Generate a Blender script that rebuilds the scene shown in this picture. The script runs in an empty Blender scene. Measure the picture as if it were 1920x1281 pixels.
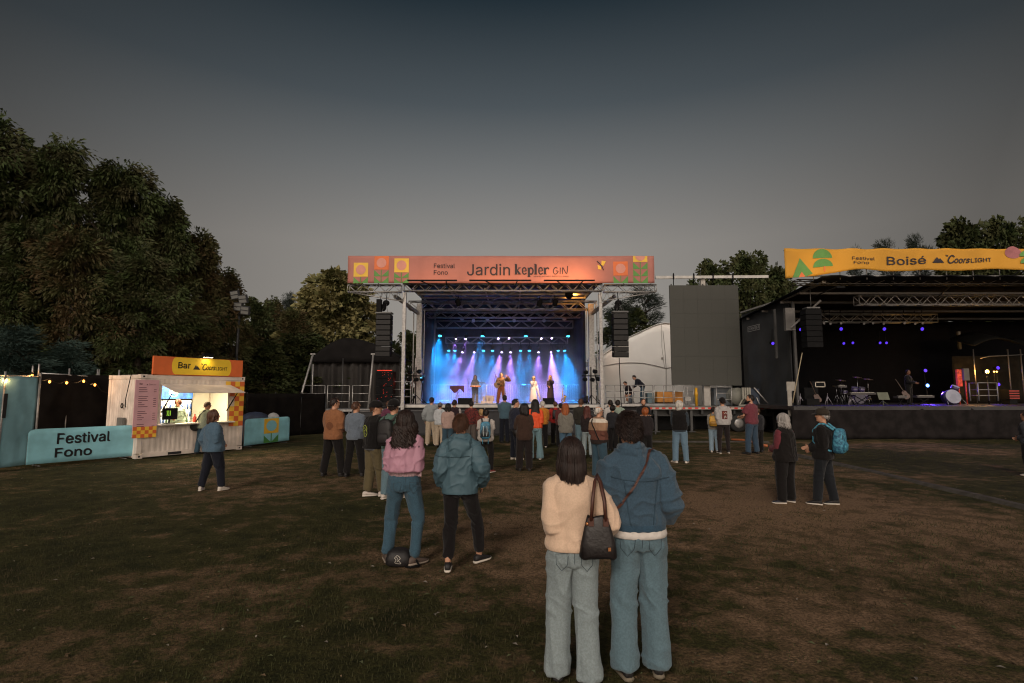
import bpy, math, random
import numpy as np
from mathutils import Vector, Matrix, noise
from mathutils.bvhtree import BVHTree

# ------------------------------------------------------------------ camera, sky, sun, exposure
scene = bpy.context.scene
COL = scene.collection
FPX, CAMH, PITCH = 1013.0, 1.92, math.radians(5.55)
cam_d = bpy.data.cameras.new('camera')
cam_d.sensor_width = 36.0
cam_d.lens = FPX / 1920.0 * 36.0
cam_d.clip_start, cam_d.clip_end = 0.1, 2000
cam = bpy.data.objects.new('camera', cam_d)
COL.objects.link(cam)
cam.location = (0, 0, CAMH)
cam.rotation_euler = (math.pi / 2 + PITCH, 0, 0)
scene.camera = cam

world = bpy.data.worlds.new('World')
scene.world = world
world.use_nodes = True
wn, wl = world.node_tree.nodes, world.node_tree.links
wn.clear()
w_out = wn.new('ShaderNodeOutputWorld')
w_bg = wn.new('ShaderNodeBackground')
w_bg.inputs['Strength'].default_value = 1.0
w_tc = wn.new('ShaderNodeTexCoord')
w_sep = wn.new('ShaderNodeSeparateXYZ')
wl.new(w_tc.outputs['Generated'], w_sep.inputs[0])
def ramp(nodes, stops):
    r = nodes.new('ShaderNodeValToRGB')
    r.color_ramp.interpolation = 'EASE'
    el = r.color_ramp.elements
    while len(el) > 1:
        el.remove(el[-1])
    el[0].position = stops[0][0]; el[0].color = (*stops[0][1], 1)
    for p, c in stops[1:]:
        e = el.new(p); e.color = (*c, 1)
    return r
# dusk sky: dim warm grey low over the trees ahead, slate blue overhead
w_front = ramp(wn, [(0.0, (.330, .304, .272)), (.26, (.282, .266, .246)), (.385, (.164, .170, .171)),
                    (.485, (.072, .087, .098)), (.62, (.014, .025, .034)), (1.0, (.010, .016, .022))])
w_front.color_ramp.interpolation = 'LINEAR'
wl.new(w_sep.outputs['Z'], w_front.inputs[0])
# the afterglow of the sunset stands behind the photographer
w_back = ramp(wn, [(0.0, (2.75, 2.2, 1.74)), (.30, (2.5, 2.12, 1.78)), (.62, (.55, .50, .47)), (1.0, (.03, .04, .05))])
wl.new(w_sep.outputs['Z'], w_back.inputs[0])
w_az = wn.new('ShaderNodeMapRange')
w_az.interpolation_type = 'SMOOTHSTEP'
w_az.inputs['From Min'].default_value = 0.25
w_az.inputs['From Max'].default_value = 0.95
w_dot = wn.new('ShaderNodeVectorMath'); w_dot.operation = 'DOT_PRODUCT'; w_dot.inputs[1].default_value = (.12, -.99, 0)
wl.new(w_tc.outputs['Generated'], w_dot.inputs[0]); wl.new(w_dot.outputs['Value'], w_az.inputs['Value'])
w_mix = wn.new('ShaderNodeMix'); w_mix.data_type = 'RGBA'
wl.new(w_az.outputs['Result'], w_mix.inputs['Factor'])
# the pale patch of sky is straight ahead and dims to both sides
w_x2 = wn.new('ShaderNodeMath'); w_x2.operation = 'MULTIPLY'
wl.new(w_sep.outputs['X'], w_x2.inputs[0]); wl.new(w_sep.outputs['X'], w_x2.inputs[1])
w_dim = wn.new('ShaderNodeMapRange'); w_dim.inputs['From Max'].default_value = .42
w_dim.inputs['To Min'].default_value = 1.0; w_dim.inputs['To Max'].default_value = .42
wl.new(w_x2.outputs[0], w_dim.inputs['Value'])
w_fd = wn.new('ShaderNodeVectorMath'); w_fd.operation = 'SCALE'
wl.new(w_front.outputs['Color'], w_fd.inputs[0]); wl.new(w_dim.outputs['Result'], w_fd.inputs['Scale'])
wl.new(w_fd.outputs[0], w_mix.inputs[6])
wl.new(w_back.outputs['Color'], w_mix.inputs[7])
wl.new(w_mix.outputs[2], w_bg.inputs['Color'])
wl.new(w_bg.outputs[0], w_out.inputs[0])

sun_d = bpy.data.lights.new('sun', 'SUN')
sun_d.energy = 1.15
sun_d.angle = math.radians(14)
sun_d.color = (1.0, .88, .76)
sun = bpy.data.objects.new('sun', sun_d)
COL.objects.link(sun)
sun.rotation_euler = (math.radians(56), 0, math.radians(-20))

scene.view_settings.view_transform = 'Standard'
scene.view_settings.look = 'None'
scene.view_settings.exposure = 0.0
scene.view_settings.gamma = 1.0
scene.cycles.use_denoising = True
scene.cycles.filter_width = 1.15
scene.cycles.max_bounces = 5
scene.cycles.diffuse_bounces = 2
scene.cycles.glossy_bounces = 2
scene.cycles.transparent_max_bounces = 8
scene.cycles.volume_bounces = 1
scene.cycles.volume_step_rate = 1.0
scene.cycles.sample_clamp_indirect = 4.0
scene.cycles.caustics_reflective = False
scene.cycles.caustics_refractive = False

# ------------------------------------------------------------------ helpers
RND = random.Random(7)
SP, CP = math.sin(PITCH), math.cos(PITCH)
def ray(px, py):
    u, v = (px - 960) / FPX, (640.5 - py) / FPX
    return Vector((u, CP - v * SP, SP + v * CP))
def at(px, py, Y):
    r = ray(px, py); t = Y / r.y
    return Vector((r.x * t, Y, CAMH + r.z * t))
def gnd(px, py, z=0.0):
    r = ray(px, py); t = (z - CAMH) / r.z
    return Vector((r.x * t, r.y * t, z))

def lin(c):
    if isinstance(c, str):
        c = [int(c[i:i + 2], 16) for i in (1, 3, 5)]
        return tuple((x / 255 / 12.92) if x < 11 else ((x / 255 + .055) / 1.055) ** 2.4 for x in c)
    return tuple(c)

_mats = {}
def mat(name, col, rough=.75, metal=0.0, var=.12, vs=3.0, bump=0.0, bs=60.0, emit=0.0, sheen=0.0, col2=None, stretch=None, spec=.5, detail=3.0):
    """procedural surface: noise-varied base colour, roughness and bump"""
    key = name
    if key in _mats:
        return _mats[key]
    m = bpy.data.materials.new(name); m.use_nodes = True
    nt = m.node_tree; b = nt.nodes['Principled BSDF']
    c = lin(col)
    b.inputs['Roughness'].default_value = rough
    b.inputs['Metallic'].default_value = metal
    b.inputs['Specular IOR Level'].default_value = spec
    if sheen:
        b.inputs['Sheen Weight'].default_value = sheen
    tc = nt.nodes.new('ShaderNodeTexCoord')
    src = tc.outputs['Object']
    if stretch:
        mp = nt.nodes.new('ShaderNodeMapping'); mp.inputs['Scale'].default_value = stretch
        nt.links.new(src, mp.inputs[0]); src = mp.outputs[0]
    if var or col2:
        n = nt.nodes.new('ShaderNodeTexNoise'); n.inputs['Scale'].default_value = vs; n.inputs['Detail'].default_value = detail
        nt.links.new(src, n.inputs['Vector'])
        lo = lin(col2) if col2 else tuple(x * (1 - var) for x in c)
        hi = c if col2 else tuple(min(1, x * (1 + var)) for x in c)
        r = ramp(nt.nodes, [(.33, lo), (.67, hi)])
        nt.links.new(n.outputs['Fac'], r.inputs[0])
        nt.links.new(r.outputs[0], b.inputs['Base Color'])
    else:
        b.inputs['Base Color'].default_value = (*c, 1)
    if bump:
        n2 = nt.nodes.new('ShaderNodeTexNoise'); n2.inputs['Scale'].default_value = bs; n2.inputs['Detail'].default_value = 3
        nt.links.new(src, n2.inputs['Vector'])
        bp = nt.nodes.new('ShaderNodeBump'); bp.inputs['Strength'].default_value = bump; bp.inputs['Distance'].default_value = .02
        nt.links.new(n2.outputs['Fac'], bp.inputs['Height'])
        nt.links.new(bp.outputs[0], b.inputs['Normal'])
    if emit:
        b.inputs['Emission Color'].default_value = (*c, 1)
        b.inputs['Emission Strength'].default_value = emit
    _mats[key] = m
    return m

def tag(o, label=None, cat=None, group=None, kind=None):
    if label: o['label'] = label
    if cat: o['category'] = cat
    if group: o['group'] = group
    if kind: o['kind'] = kind
    return o

def empty(name, loc, rz=0.0, label=None, cat=None, group=None):
    o = bpy.data.objects.new(name, None)
    o.empty_display_size = .2
    COL.objects.link(o)
    o.location = loc; o.rotation_euler = (0, 0, rz)
    return tag(o, label, cat, group)

def wmat(o):
    m = Matrix.Identity(4)
    while o is not None:
        m = Matrix.LocRotScale(o.location, o.rotation_euler, o.scale) @ m
        o = o.parent
    return m

class MB:
    """collects shapes and links them as ONE mesh object"""
    def __init__(s): s.v = []; s.f = []; s.m = []; s.sm = []
    def add(s, vs, fs, m=0, smooth=False):
        o = len(s.v); s.v += [tuple(p) for p in vs]
        s.f += [tuple(i + o for i in q) for q in fs]; s.m += [m] * len(fs); s.sm += [smooth] * len(fs)
        return s
    def box(s, c, d, R=None, m=0):
        c = Vector(c); h = Vector(d) / 2
        vs = []
        for z in (-1, 1):
            for x, y in ((-1, -1), (1, -1), (1, 1), (-1, 1)):
                p = Vector((x * h.x, y * h.y, z * h.z))
                if R is not None: p = R @ p
                vs.append(c + p)
        return s.add(vs, [(3, 2, 1, 0), (4, 5, 6, 7), (0, 1, 5, 4), (1, 2, 6, 5), (2, 3, 7, 6), (3, 0, 4, 7)], m)
    def bb(s, x0, x1, y0, y1, z0, z1, m=0):
        return s.box(((x0 + x1) / 2, (y0 + y1) / 2, (z0 + z1) / 2), (x1 - x0, y1 - y0, z1 - z0), None, m)
    def path(s, pts, r, n=6, m=0, smooth=True, flat=None, cap=True):
        """tube along points; r number or list; flat=(k, ref) squashes across ref"""
        pts = [Vector(p) for p in pts]; k = len(pts)
        rs = r if isinstance(r, (list, tuple)) else [r] * k
        vs = []; ref = None
        for i, p in enumerate(pts):
            d = (pts[min(i + 1, k - 1)] - pts[max(i - 1, 0)])
            if d.length < 1e-9: d = Vector((0, 0, 1))
            d.normalize()
            if ref is None:
                ref = Vector((0, 0, 1)) if abs(d.z) < .9 else Vector((1, 0, 0))
            a = ref - d * ref.dot(d)
            if a.length < 1e-6: a = d.orthogonal()
            a.normalize(); ref = a; b = d.cross(a)
            for j in range(n):
                t = 2 * math.pi * j / n + math.pi / n
                vs.append(p + a * (math.cos(t) * rs[i]) + b * (math.sin(t) * rs[i]))
        fs = []
        for i in range(k - 1):
            for j in range(n):
                a0 = i * n + j; a1 = i * n + (j + 1) % n
                fs.append((a0, a1, a1 + n, a0 + n))
        if cap:
            fs.append(tuple(range(n - 1, -1, -1))); fs.append(tuple((k - 1) * n + j for j in range(n)))
        return s.add(vs, fs, m, smooth)
    def rod(s, a, b, r, n=6, m=0): return s.path([a, b], r, n, m)
    def bar(s, a, b, w, h, m=0):
        """rectangular bar from a to b, h upright"""
        a, b = Vector(a), Vector(b); d = b - a; L = d.length; d.normalize()
        up = Vector((0, 0, 1)) if abs(d.z) < .95 else Vector((0, 1, 0))
        sx = d.cross(up).normalized(); up = sx.cross(d)
        R = Matrix((d, sx, up)).transposed()
        return s.box((a + b) / 2, (L, w, h), R, m)
    def loft(s, rings, m=0, smooth=True, cap=True):
        n = len(rings[0]); vs = [p for r in rings for p in r]; fs = []
        for i in range(len(rings) - 1):
            for j in range(n):
                a0 = i * n + j; a1 = i * n + (j + 1) % n
                fs.append((a0, a1, a1 + n, a0 + n))
        if cap:
            fs.append(tuple(range(n - 1, -1, -1))); fs.append(tuple((len(rings) - 1) * n + j for j in range(n)))
        return s.add(vs, fs, m, smooth)
    def ball(s, c, r, n=10, k=7, R=None, m=0):
        c = Vector(c); r = r if isinstance(r, (tuple, list)) else (r, r, r); rings = []
        for i in range(k + 1):
            t = math.pi * (i + .02) / (k + .04) ; rr = math.sin(t); z = -math.cos(t)
            ring = []
            for j in range(n):
                a = 2 * math.pi * j / n
                p = Vector((math.cos(a) * rr * r[0], math.sin(a) * rr * r[1], z * r[2]))
                ring.append(c + (R @ p if R is not None else p))
            rings.append(ring)
        return s.loft(rings, m)
    def disc(s, c, nrm, r, th, n=16, m=0):
        c, nrm = Vector(c), Vector(nrm).normalized()
        return s.path([c - nrm * th / 2, c + nrm * th / 2], r, n, m, smooth=False)
    def lathe(s, prof, base, axis=(0, 0, 1), n=14, m=0, cap=True):
        """profile [(radius, distance along axis)]"""
        base, d = Vector(base), Vector(axis).normalized(); a = d.orthogonal().normalized(); b = d.cross(a)
        rings = [[base + d * z + a * (math.cos(2 * math.pi * j / n) * r) + b * (math.sin(2 * math.pi * j / n) * r) for j in range(n)] for r, z in prof]
        return s.loft(rings, m, True, cap)
    def grid(s, fn, nu, nv, m=0, smooth=True):
        vs = [fn(i / nu, j / nv) for j in range(nv + 1) for i in range(nu + 1)]
        fs = [(j * (nu + 1) + i, j * (nu + 1) + i + 1, (j + 1) * (nu + 1) + i + 1, (j + 1) * (nu + 1) + i) for j in range(nv) for i in range(nu)]
        return s.add(vs, fs, m, smooth)
    def prism(s, poly, o, ax, ay, th, m=0):
        """flat polygon (u, v) in plane o + u ax + v ay, thickness th along ax x ay"""
        o, ax, ay = Vector(o), Vector(ax), Vector(ay); nn = ax.cross(ay).normalized() * th
        n = len(poly); a = [o + ax * u + ay * v for u, v in poly]
        vs = a + [p + nn for p in a]
        fs = [tuple(range(n - 1, -1, -1)), tuple(range(n, 2 * n))] + [(i, (i + 1) % n, n + (i + 1) % n, n + i) for i in range(n)]
        return s.add(vs, fs, m)
    def truss(s, a, b, w, h, step=.5, r=.025, rd=.014, m=0, side=None):
        """box truss from a to b hung with its top at a/b"""
        a, b = Vector(a), Vector(b); d = (b - a); L = d.length; d.normalize()
        up = Vector((0, 0, 1)) if abs(d.z) < .9 else Vector((0, 1, 0))
        sx = d.cross(up).normalized() if side is None else Vector(side); up = sx.cross(d)
        cs = [sx * (w / 2), sx * (-w / 2), sx * (-w / 2) - up * h, sx * (w / 2) - up * h]
        for c in cs: s.rod(a + c, b + c, r, 6, m)
        n = max(1, int(round(L / step)))
        for fa in ((0, 3), (1, 2), (0, 1), (3, 2)):
            for i in range(n):
                p, q = fa if i % 2 == 0 else fa[::-1]
                s.rod(a + d * (L * i / n) + cs[p], a + d * (L * (i + 1) / n) + cs[q], rd, 5, m)
        for e in (a, b):
            for i in range(4): s.rod(e + cs[i], e + cs[(i + 1) % 4], rd, 5, m)
        return s
    def build(s, name, mats, parent=None, world=True, origin=None, bevel=0.0):
        if not isinstance(mats, (list, tuple)): mats = [mats]
        me = bpy.data.meshes.new(name)
        o = bpy.data.objects.new(name, me); COL.objects.link(o)
        A = np.array(s.v, dtype=float).reshape(-1, 3)
        if parent is not None:
            o.parent = parent
            if world:
                Mi = np.array(wmat(parent).inverted())
                A = A @ Mi[:3, :3].T + Mi[:3, 3]
        elif world:
            if origin is None:
                origin = ((A[:, 0].min() + A[:, 0].max()) / 2, (A[:, 1].min() + A[:, 1].max()) / 2, A[:, 2].min())
            A = A - np.array(origin); o.location = origin
        me.from_pydata(A.tolist(), [], s.f)
        for mm in mats: me.materials.append(mm)
        me.polygons.foreach_set('material_index', s.m)
        me.polygons.foreach_set('use_smooth', s.sm)
        me.update()
        if bevel:
            bv = o.modifiers.new('bevel', 'BEVEL'); bv.width = bevel; bv.segments = 2; bv.limit_method = 'ANGLE'
        return o

def hang(o, parent):
    """parents an object placed in world space"""
    M = wmat(parent).inverted() @ Matrix.LocRotScale(o.location, o.rotation_euler, o.scale)
    o.parent = parent
    o.location, q, o.scale = M.decompose(); o.rotation_euler = q.to_euler()
    return o

def lamp(name, kind, loc, energy, col, parent=None, target=None, size=.1, angle=40, blend=.3):
    d = bpy.data.lights.new(name, kind); d.energy = energy; d.color = col
    if kind == 'AREA': d.size = size
    else: d.shadow_soft_size = size
    if kind == 'SPOT': d.spot_size = math.radians(angle); d.spot_blend = blend
    o = bpy.data.objects.new(name, d); COL.objects.link(o); o.location = loc
    if target is not None:
        o.rotation_euler = (Vector(target) - Vector(loc)).to_track_quat('-Z', 'Y').to_euler()
    if parent is not None: hang(o, parent)
    return o

# ---- lettering
_txt = {}
try:
    FONT = bpy.data.fonts.load(bpy.utils.system_resource('DATAFILES', path='fonts') + '/Inter.woff2')
except Exception:
    FONT = None
def text_mesh(body, size=1.0):
    """filled outlines of a word as (verts2d, faces), cached"""
    if (body, size) in _txt: return _txt[(body, size)]
    cu = bpy.data.curves.new('lettering', 'FONT'); cu.body = body; cu.font = FONT or cu.font; cu.size = size; cu.resolution_u = 3
    cu.space_line = .92
    ob = bpy.data.objects.new('lettering', cu); COL.objects.link(ob)
    bpy.context.view_layer.update()
    me = bpy.data.meshes.new_from_object(ob.evaluated_get(bpy.context.evaluated_depsgraph_get()))
    vs = [(v.co.x, v.co.y) for v in me.vertices]; fs = [tuple(p.vertices) for p in me.polygons]
    bpy.data.objects.remove(ob); bpy.data.curves.remove(cu); bpy.data.meshes.remove(me)
    _txt[(body, size)] = (vs, fs)
    return vs, fs
def letter(mb, body, fn, x, y, w=None, h=None, m=0, bold=0.0, slant=0.0):
    """puts a word's outline into mb; fn(u, v) -> 3-D point; fitted to the box w x h with lower left x, y"""
    vs, fs = text_mesh(body)
    xs = [p[0] for p in vs]; ys = [p[1] for p in vs]
    x0, x1, y0, y1 = min(xs), max(xs), min(ys), max(ys)
    sx = w / (x1 - x0) if w else None; sy = h / (y1 - y0) if h else None
    if sx is None: sx = sy
    if sy is None: sy = sx
    for db in ((0, 0), (bold, 0), (0, bold)) if bold else ((0, 0),):
        mb.add([fn(x + (p[0] - x0) * sx + slant * (p[1] - y0) * sy + db[0], y + (p[1] - y0) * sy + db[1], ) for p in vs], fs, m)
def stroke(mb, pts, fn, wd, m=0, taper=True):
    """a brush stroke through 2-D points laid on fn(u, v)"""
    P = [Vector((*p, 0)) for p in pts]; out = []
    for i in range(len(P) - 1):
        p0, p1, p2, p3 = P[max(i - 1, 0)], P[i], P[i + 1], P[min(i + 2, len(P) - 1)]
        for t in (0, .2, .4, .6, .8):
            out.append(.5 * ((2 * p1) + (p2 - p0) * t + (2 * p0 - 5 * p1 + 4 * p2 - p3) * t * t + (3 * p1 - p0 - 3 * p2 + p3) * t ** 3))
    out.append(P[-1]); L = []; Rr = []
    for i, p in enumerate(out):
        d = out[min(i + 1, len(out) - 1)] - out[max(i - 1, 0)]
        if d.length < 1e-9: d = Vector((1, 0, 0))
        d.normalize(); nn = Vector((-d.y, d.x, 0)) * (wd / 2)
        L.append(p + nn); Rr.append(p - nn)
    vs = [fn(q.x, q.y) for q in L] + [fn(q.x, q.y) for q in Rr]; n = len(L)
    mb.add(vs, [(i, n + i, n + i + 1, i + 1) for i in range(n - 1)], m)
def poly2d(mb, pts, fn, m=0):
    mb.add([fn(u, v) for u, v in pts], [tuple(range(len(pts)))], m)
def circ(cx, cy, r, a0=0, a1=360, n=28):
    full = abs(a1 - a0) >= 360
    k = n if full else n + 1
    return [(cx + r * math.cos(math.radians(a0 + (a1 - a0) * i / n)), cy + r * math.sin(math.radians(a0 + (a1 - a0) * i / n))) for i in range(k)]
def coors_light(mb, fn, x, y, w, m=0):
    """two peaks, a script word and spaced capitals, total width w"""
    k = w / 10.0
    F = lambda u, v: fn(x + u * k, y + v * k)
    poly2d(mb, [(0, .2), (.75, 1.5), (1.05, 1.0), (1.25, 1.25), (1.95, .2)], F, m)
    stroke(mb, [(2.3, 2.0), (2.42, 1.75), (2.62, 1.9), (2.6, 1.6)], F, .13, m)
    stroke(mb, [(3.75, 1.5), (3.5, 1.85), (3.05, 1.6), (2.72, .8), (2.85, .28), (3.3, .25), (3.7, .7)], F, .26, m)
    letter(mb, 'oors', F, 3.6, .18, w=2.5, h=1.0, m=m, bold=.06, slant=.25)
    letter(mb, 'LIGHT', F, 6.45, .22, w=3.4, h=.95, m=m, bold=.03)
# ------------------------------------------------------------------ ground and grass
def ground_material():
    m = bpy.data.materials.new('trodden lawn'); m.use_nodes = True
    nt = m.node_tree; b = nt.nodes['Principled BSDF']; b.inputs['Roughness'].default_value = .95
    b.inputs['Specular IOR Level'].default_value = .15
    tc = nt.nodes.new('ShaderNodeTexCoord'); N = nt.nodes.new; L = nt.links.new
    def noi(sc, det, rough=.55):
        n = N('ShaderNodeTexNoise'); n.inputs['Scale'].default_value = sc; n.inputs['Detail'].default_value = det; n.inputs['Roughness'].default_value = rough
        L(tc.outputs['Object'], n.inputs['Vector']); return n
    big, mid, fine = noi(.22, 5, .6), noi(2.6, 6, .68), noi(34, 4, .7)
    add = N('ShaderNodeMath'); add.operation = 'MULTIPLY_ADD'; add.inputs[1].default_value = .85
    L(mid.outputs['Fac'], add.inputs[0]); L(big.outputs['Fac'], add.inputs[2])
    spots = []
    for q, (cx, cy, rr_, am) in enumerate(((4.2, 9.2, 5.0, .22), (1.0, 11.5, 4.5, .18), (-.3, 7.0, 3.0, .15), (6.0, 6.6, 4.5, .17), (-2.5, 13, 4, .10), (9, 15, 6, .08), (-4, 6, 3, .07), (2.5, 4.2, 2.2, .08))):
        dd = N('ShaderNodeVectorMath'); dd.operation = 'DISTANCE'; dd.inputs[1].default_value = (cx, cy, 0); L(tc.outputs['Object'], dd.inputs[0])
        mr_ = N('ShaderNodeMapRange'); mr_.interpolation_type = 'SMOOTHSTEP'; mr_.inputs['From Min'].default_value = rr_; mr_.inputs['From Max'].default_value = 0; mr_.inputs['To Max'].default_value = am
        L(dd.outputs['Value'], mr_.inputs['Value']); ad_ = N('ShaderNodeMath'); ad_.operation = 'ADD'; L((spots[-1] if spots else add).outputs[0], ad_.inputs[0]); L(mr_.outputs[0], ad_.inputs[1]); spots.append(ad_)
    add = spots[-1]
    sc_ = N('ShaderNodeMath'); sc_.operation = 'MULTIPLY'; sc_.inputs[1].default_value = .85; L(add.outputs[0], sc_.inputs[0]); add = sc_
    r = ramp(nt.nodes, [(.66, (.025, .027, .009)), (.79, (.050, .048, .017)), (.875, (.125, .086, .050)), (.96, (.21, .138, .088))])
    L(add.outputs[0], r.inputs[0])
    r2 = ramp(nt.nodes, [(.3, (.45, .45, .42)), (.7, (1.35, 1.3, 1.2))]); L(fine.outputs['Fac'], r2.inputs[0])
    mx = N('ShaderNodeMix'); mx.data_type = 'RGBA'; mx.blend_type = 'MULTIPLY'; mx.inputs['Factor'].default_value = 1
    L(r.outputs[0], mx.inputs[6]); L(r2.outputs[0], mx.inputs[7]); L(mx.outputs[2], b.inputs['Base Color'])
    bp = N('ShaderNodeBump'); bp.inputs['Strength'].default_value = .8; bp.inputs['Distance'].default_value = .03
    ad = N('ShaderNodeMath'); ad.operation = 'ADD'; L(fine.outputs['Fac'], ad.inputs[0]); L(mid.outputs['Fac'], ad.inputs[1])
    L(ad.outputs[0], bp.inputs['Height']); L(bp.outputs[0], b.inputs['Normal'])
    return m
g = MB()
xs = [-600, -120, -40] + [x * .5 for x in range(-60, 61)] + [40, 120, 600]
ys = [-600, -60, -10] + [y * .5 for y in range(0, 60)] + [40, 80, 160, 600]
for y in ys:
    for x in xs:
        near = 1 if (abs(x) < 31 and 0 <= y < 29.6) else 0
        h = near * (.025 * noise.noise(Vector((x * .35, y * .35, 1))) + .012 * noise.noise(Vector((x * 1.3, y * 1.3, 5)))) - near * .012
        g.v.append((x, y, h))
nx = len(xs)
g.f = [(j * nx + i, j * nx + i + 1, (j + 1) * nx + i + 1, (j + 1) * nx + i) for j in range(len(ys) - 1) for i in range(nx - 1)]
g.m = [0] * len(g.f); g.sm = [True] * len(g.f)
tag(g.build('ground', ground_material(), origin=(0, 0, 0)), kind='structure')

def grass(seed=3):
    r = np.random.default_rng(seed); V = []; F = []; k = 0
    n = 0
    while n < 110000:
        Y = 2.2 + 17 * r.random() ** 1.8; X = (r.random() * 2 - 1) * (Y * .98 + .6)
        v = .5 * noise.noise(Vector((X * 2.2, Y * 2.2, 3))) + .5 * noise.noise(Vector((X * .25, Y * .25, 8)))
        if v < -.12 + .25 * (r.random() - .5): 
            n += 1; continue
        n += 1
        h = (.008 + .018 * r.random()) * (1 + .35 * v); a = r.random() * 6.283; w = .002 + .0016 * r.random() + Y * .0002
        lx, ly = math.cos(a) * h * (.3 + r.random() * .9), math.sin(a) * h * (.3 + r.random() * .9)
        dx, dy = -math.sin(a) * w, math.cos(a) * w
        V += [(X - dx, Y - dy, -.012), (X + dx, Y + dy, -.012), (X + lx, Y + ly, h)]
        F.append((k, k + 1, k + 2)); k += 3
    mb = MB(); mb.v = V; mb.f = F; mb.m = [0] * len(F); mb.sm = [False] * len(F)
    o = mb.build('grass', mat('grass blades', (.038, .045, .015), .9, 0, 0, .7, col2=(.056, .042, .022), spec=.2), origin=(0, 0, 0))
    tag(o, 'short trodden grass scattered over the lawn', 'grass', kind='stuff')
grass()
def fallen_leaves(seed=8):
    r = np.random.default_rng(seed); mb = MB()
    for _ in range(900):
        Y = 2.3 + 13 * r.random() ** 1.5; X = (r.random() * 2 - 1) * (Y * .98 + .5); a = r.random() * 6.283; s_ = .012 + .022 * r.random()
        t = [(s_ * math.cos(a), s_ * math.sin(a), 0), (-s_ * .5 * math.sin(a), s_ * .5 * math.cos(a), .012), (-s_ * math.cos(a), -s_ * math.sin(a), .003), (s_ * .5 * math.sin(a), -s_ * .5 * math.cos(a), .010)]
        mb.add([(X + p[0], Y + p[1], .012 + p[2]) for p in t], [(0, 1, 2, 3)], int(r.random() * 2.3))
    tag(mb.build('fallen_leaves', [mat('dry leaf', (.13, .085, .045), .8, var=.3), mat('dull weed leaf', (.075, .085, .035), .7, var=.3), mat('pale scrap', (.22, .19, .16), .8, var=.3)], origin=(0, 0, 0)), 'small dry leaves and weeds strewn over the lawn', 'leaves', kind='stuff')
fallen_leaves()

# ------------------------------------------------------------------ trees
def leaf_mat(name, a, b_, rough=.7):
    return mat(name, a, rough, 0, 0, .9, col2=b_, spec=.25, detail=8)
BARK = mat('bark', (.05, .038, .028), .9, 0, .3, 8, .6, 20, stretch=(1, 1, .2))
def crown_mesh(name, seed, H, R, h0, nclump, per, lw, ll, shape='oak', droop=.5, matl=None):
    """leaf faces gathered in clumps on limbs; trunk and limbs in their own mesh. Built at the origin, H tall, crown radius R from h0 up"""
    r = np.random.default_rng(seed); tr = MB()
    tr.path([(0, 0, -.1), (.05, .02, H * .25), (-.04, .05, H * .55), (.02, 0, H * .9)], [H * .022 + .03, H * .018 + .02, H * .012, .02], 8)
    cl = []
    for i in range(nclump):
        t = (i + r.random()) / nclump; a = r.random() * 6.283
        z = h0 + (H - h0) * t
        if shape == 'oak': env = R * (math.sin(math.pi * min(1, (t * .86 + .10))) ** .65)
        elif shape == 'cone': env = R * (1 - t) ** .85 + .15
        else: env = R * math.sin(math.pi * (t * .8 + .15)) ** .5
        env *= .74 + .85 * noise.noise(Vector((math.cos(a) * 1.5, math.sin(a) * 1.5, z * .5 + seed * 3)))
        q = env * (r.random() ** (.45 if shape != 'cone' else .7))
        c = np.array([math.cos(a) * q, math.sin(a) * q, z + (r.random() - .5) * .4])
        cl.append((c, a, q))
        if i % 3 == 0 and q > .4:
            zb = max(h0 * .6, z - q * (.55 if shape != 'cone' else -.15))
            tr.path([(0, 0, zb), (c[0] * .5, c[1] * .5, (zb + z) / 2 + .1), tuple(c)], [H * .007 + .01, H * .004 + .008, .008], 5)
    P = []; 
    for c, a, q in cl:
        rc = (R * .11 + .2) * (.6 + .8 * r.random())
        n = int(per * (.6 + .8 * r.random()))
        d = r.normal(size=(n, 3)); d /= np.linalg.norm(d, axis=1)[:, None]
        rad = rc * r.random(n) ** .5
        if shape == 'cone': d[:, 2] *= .45
        p = c + d * rad[:, None] * np.array([1.15, 1.15, .8])
        out = np.stack([np.cos(a) * np.ones(n), np.sin(a) * np.ones(n), -droop * np.ones(n)], 1) + d * .9 + r.normal(size=(n, 3)) * .35
        out /= np.linalg.norm(out, axis=1)[:, None]
        sd = np.cross(out, r.normal(size=(n, 3))); sd /= np.linalg.norm(sd, axis=1)[:, None]
        s = (.65 + .7 * r.random(n))[:, None]
        nm = np.cross(out, sd)
        P.append(np.stack([p, p + out * ll * s * .45 + sd * lw * s * .5 + nm * .02, p + out * ll * s, p + out * ll * s * .45 - sd * lw * s * .5 + nm * .02], 1))
    V = np.concatenate(P).reshape(-1, 3); nq = len(V) // 4
    me = bpy.data.meshes.new(name)
    me.from_pydata(V.tolist(), [], [(4 * i, 4 * i + 1, 4 * i + 2, 4 * i + 3) for i in range(nq)])
    me.materials.append(matl)
    tm = bpy.data.meshes.new('trunk'); tm.from_pydata(tr.v, [], tr.f); tm.materials.append(BARK)
    tm.polygons.foreach_set('use_smooth', [True] * len(tm.polygons))
    return me, tm
L_dark = leaf_mat('dark ash leaves', (.036, .055, .014), (.040, .036, .014))
L_red = leaf_mat('turning maple leaves', (.046, .054, .016), (.062, .040, .016))
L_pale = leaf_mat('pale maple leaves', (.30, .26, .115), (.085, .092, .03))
L_deep = leaf_mat('deep green leaves', (.040, .058, .019), (.052, .054, .019))
L_blue = leaf_mat('blue spruce needles', (.040, .068, .058), (.020, .040, .034))
L_pine = leaf_mat('pine needles', (.016, .026, .020), (.024, .030, .018))
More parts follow.
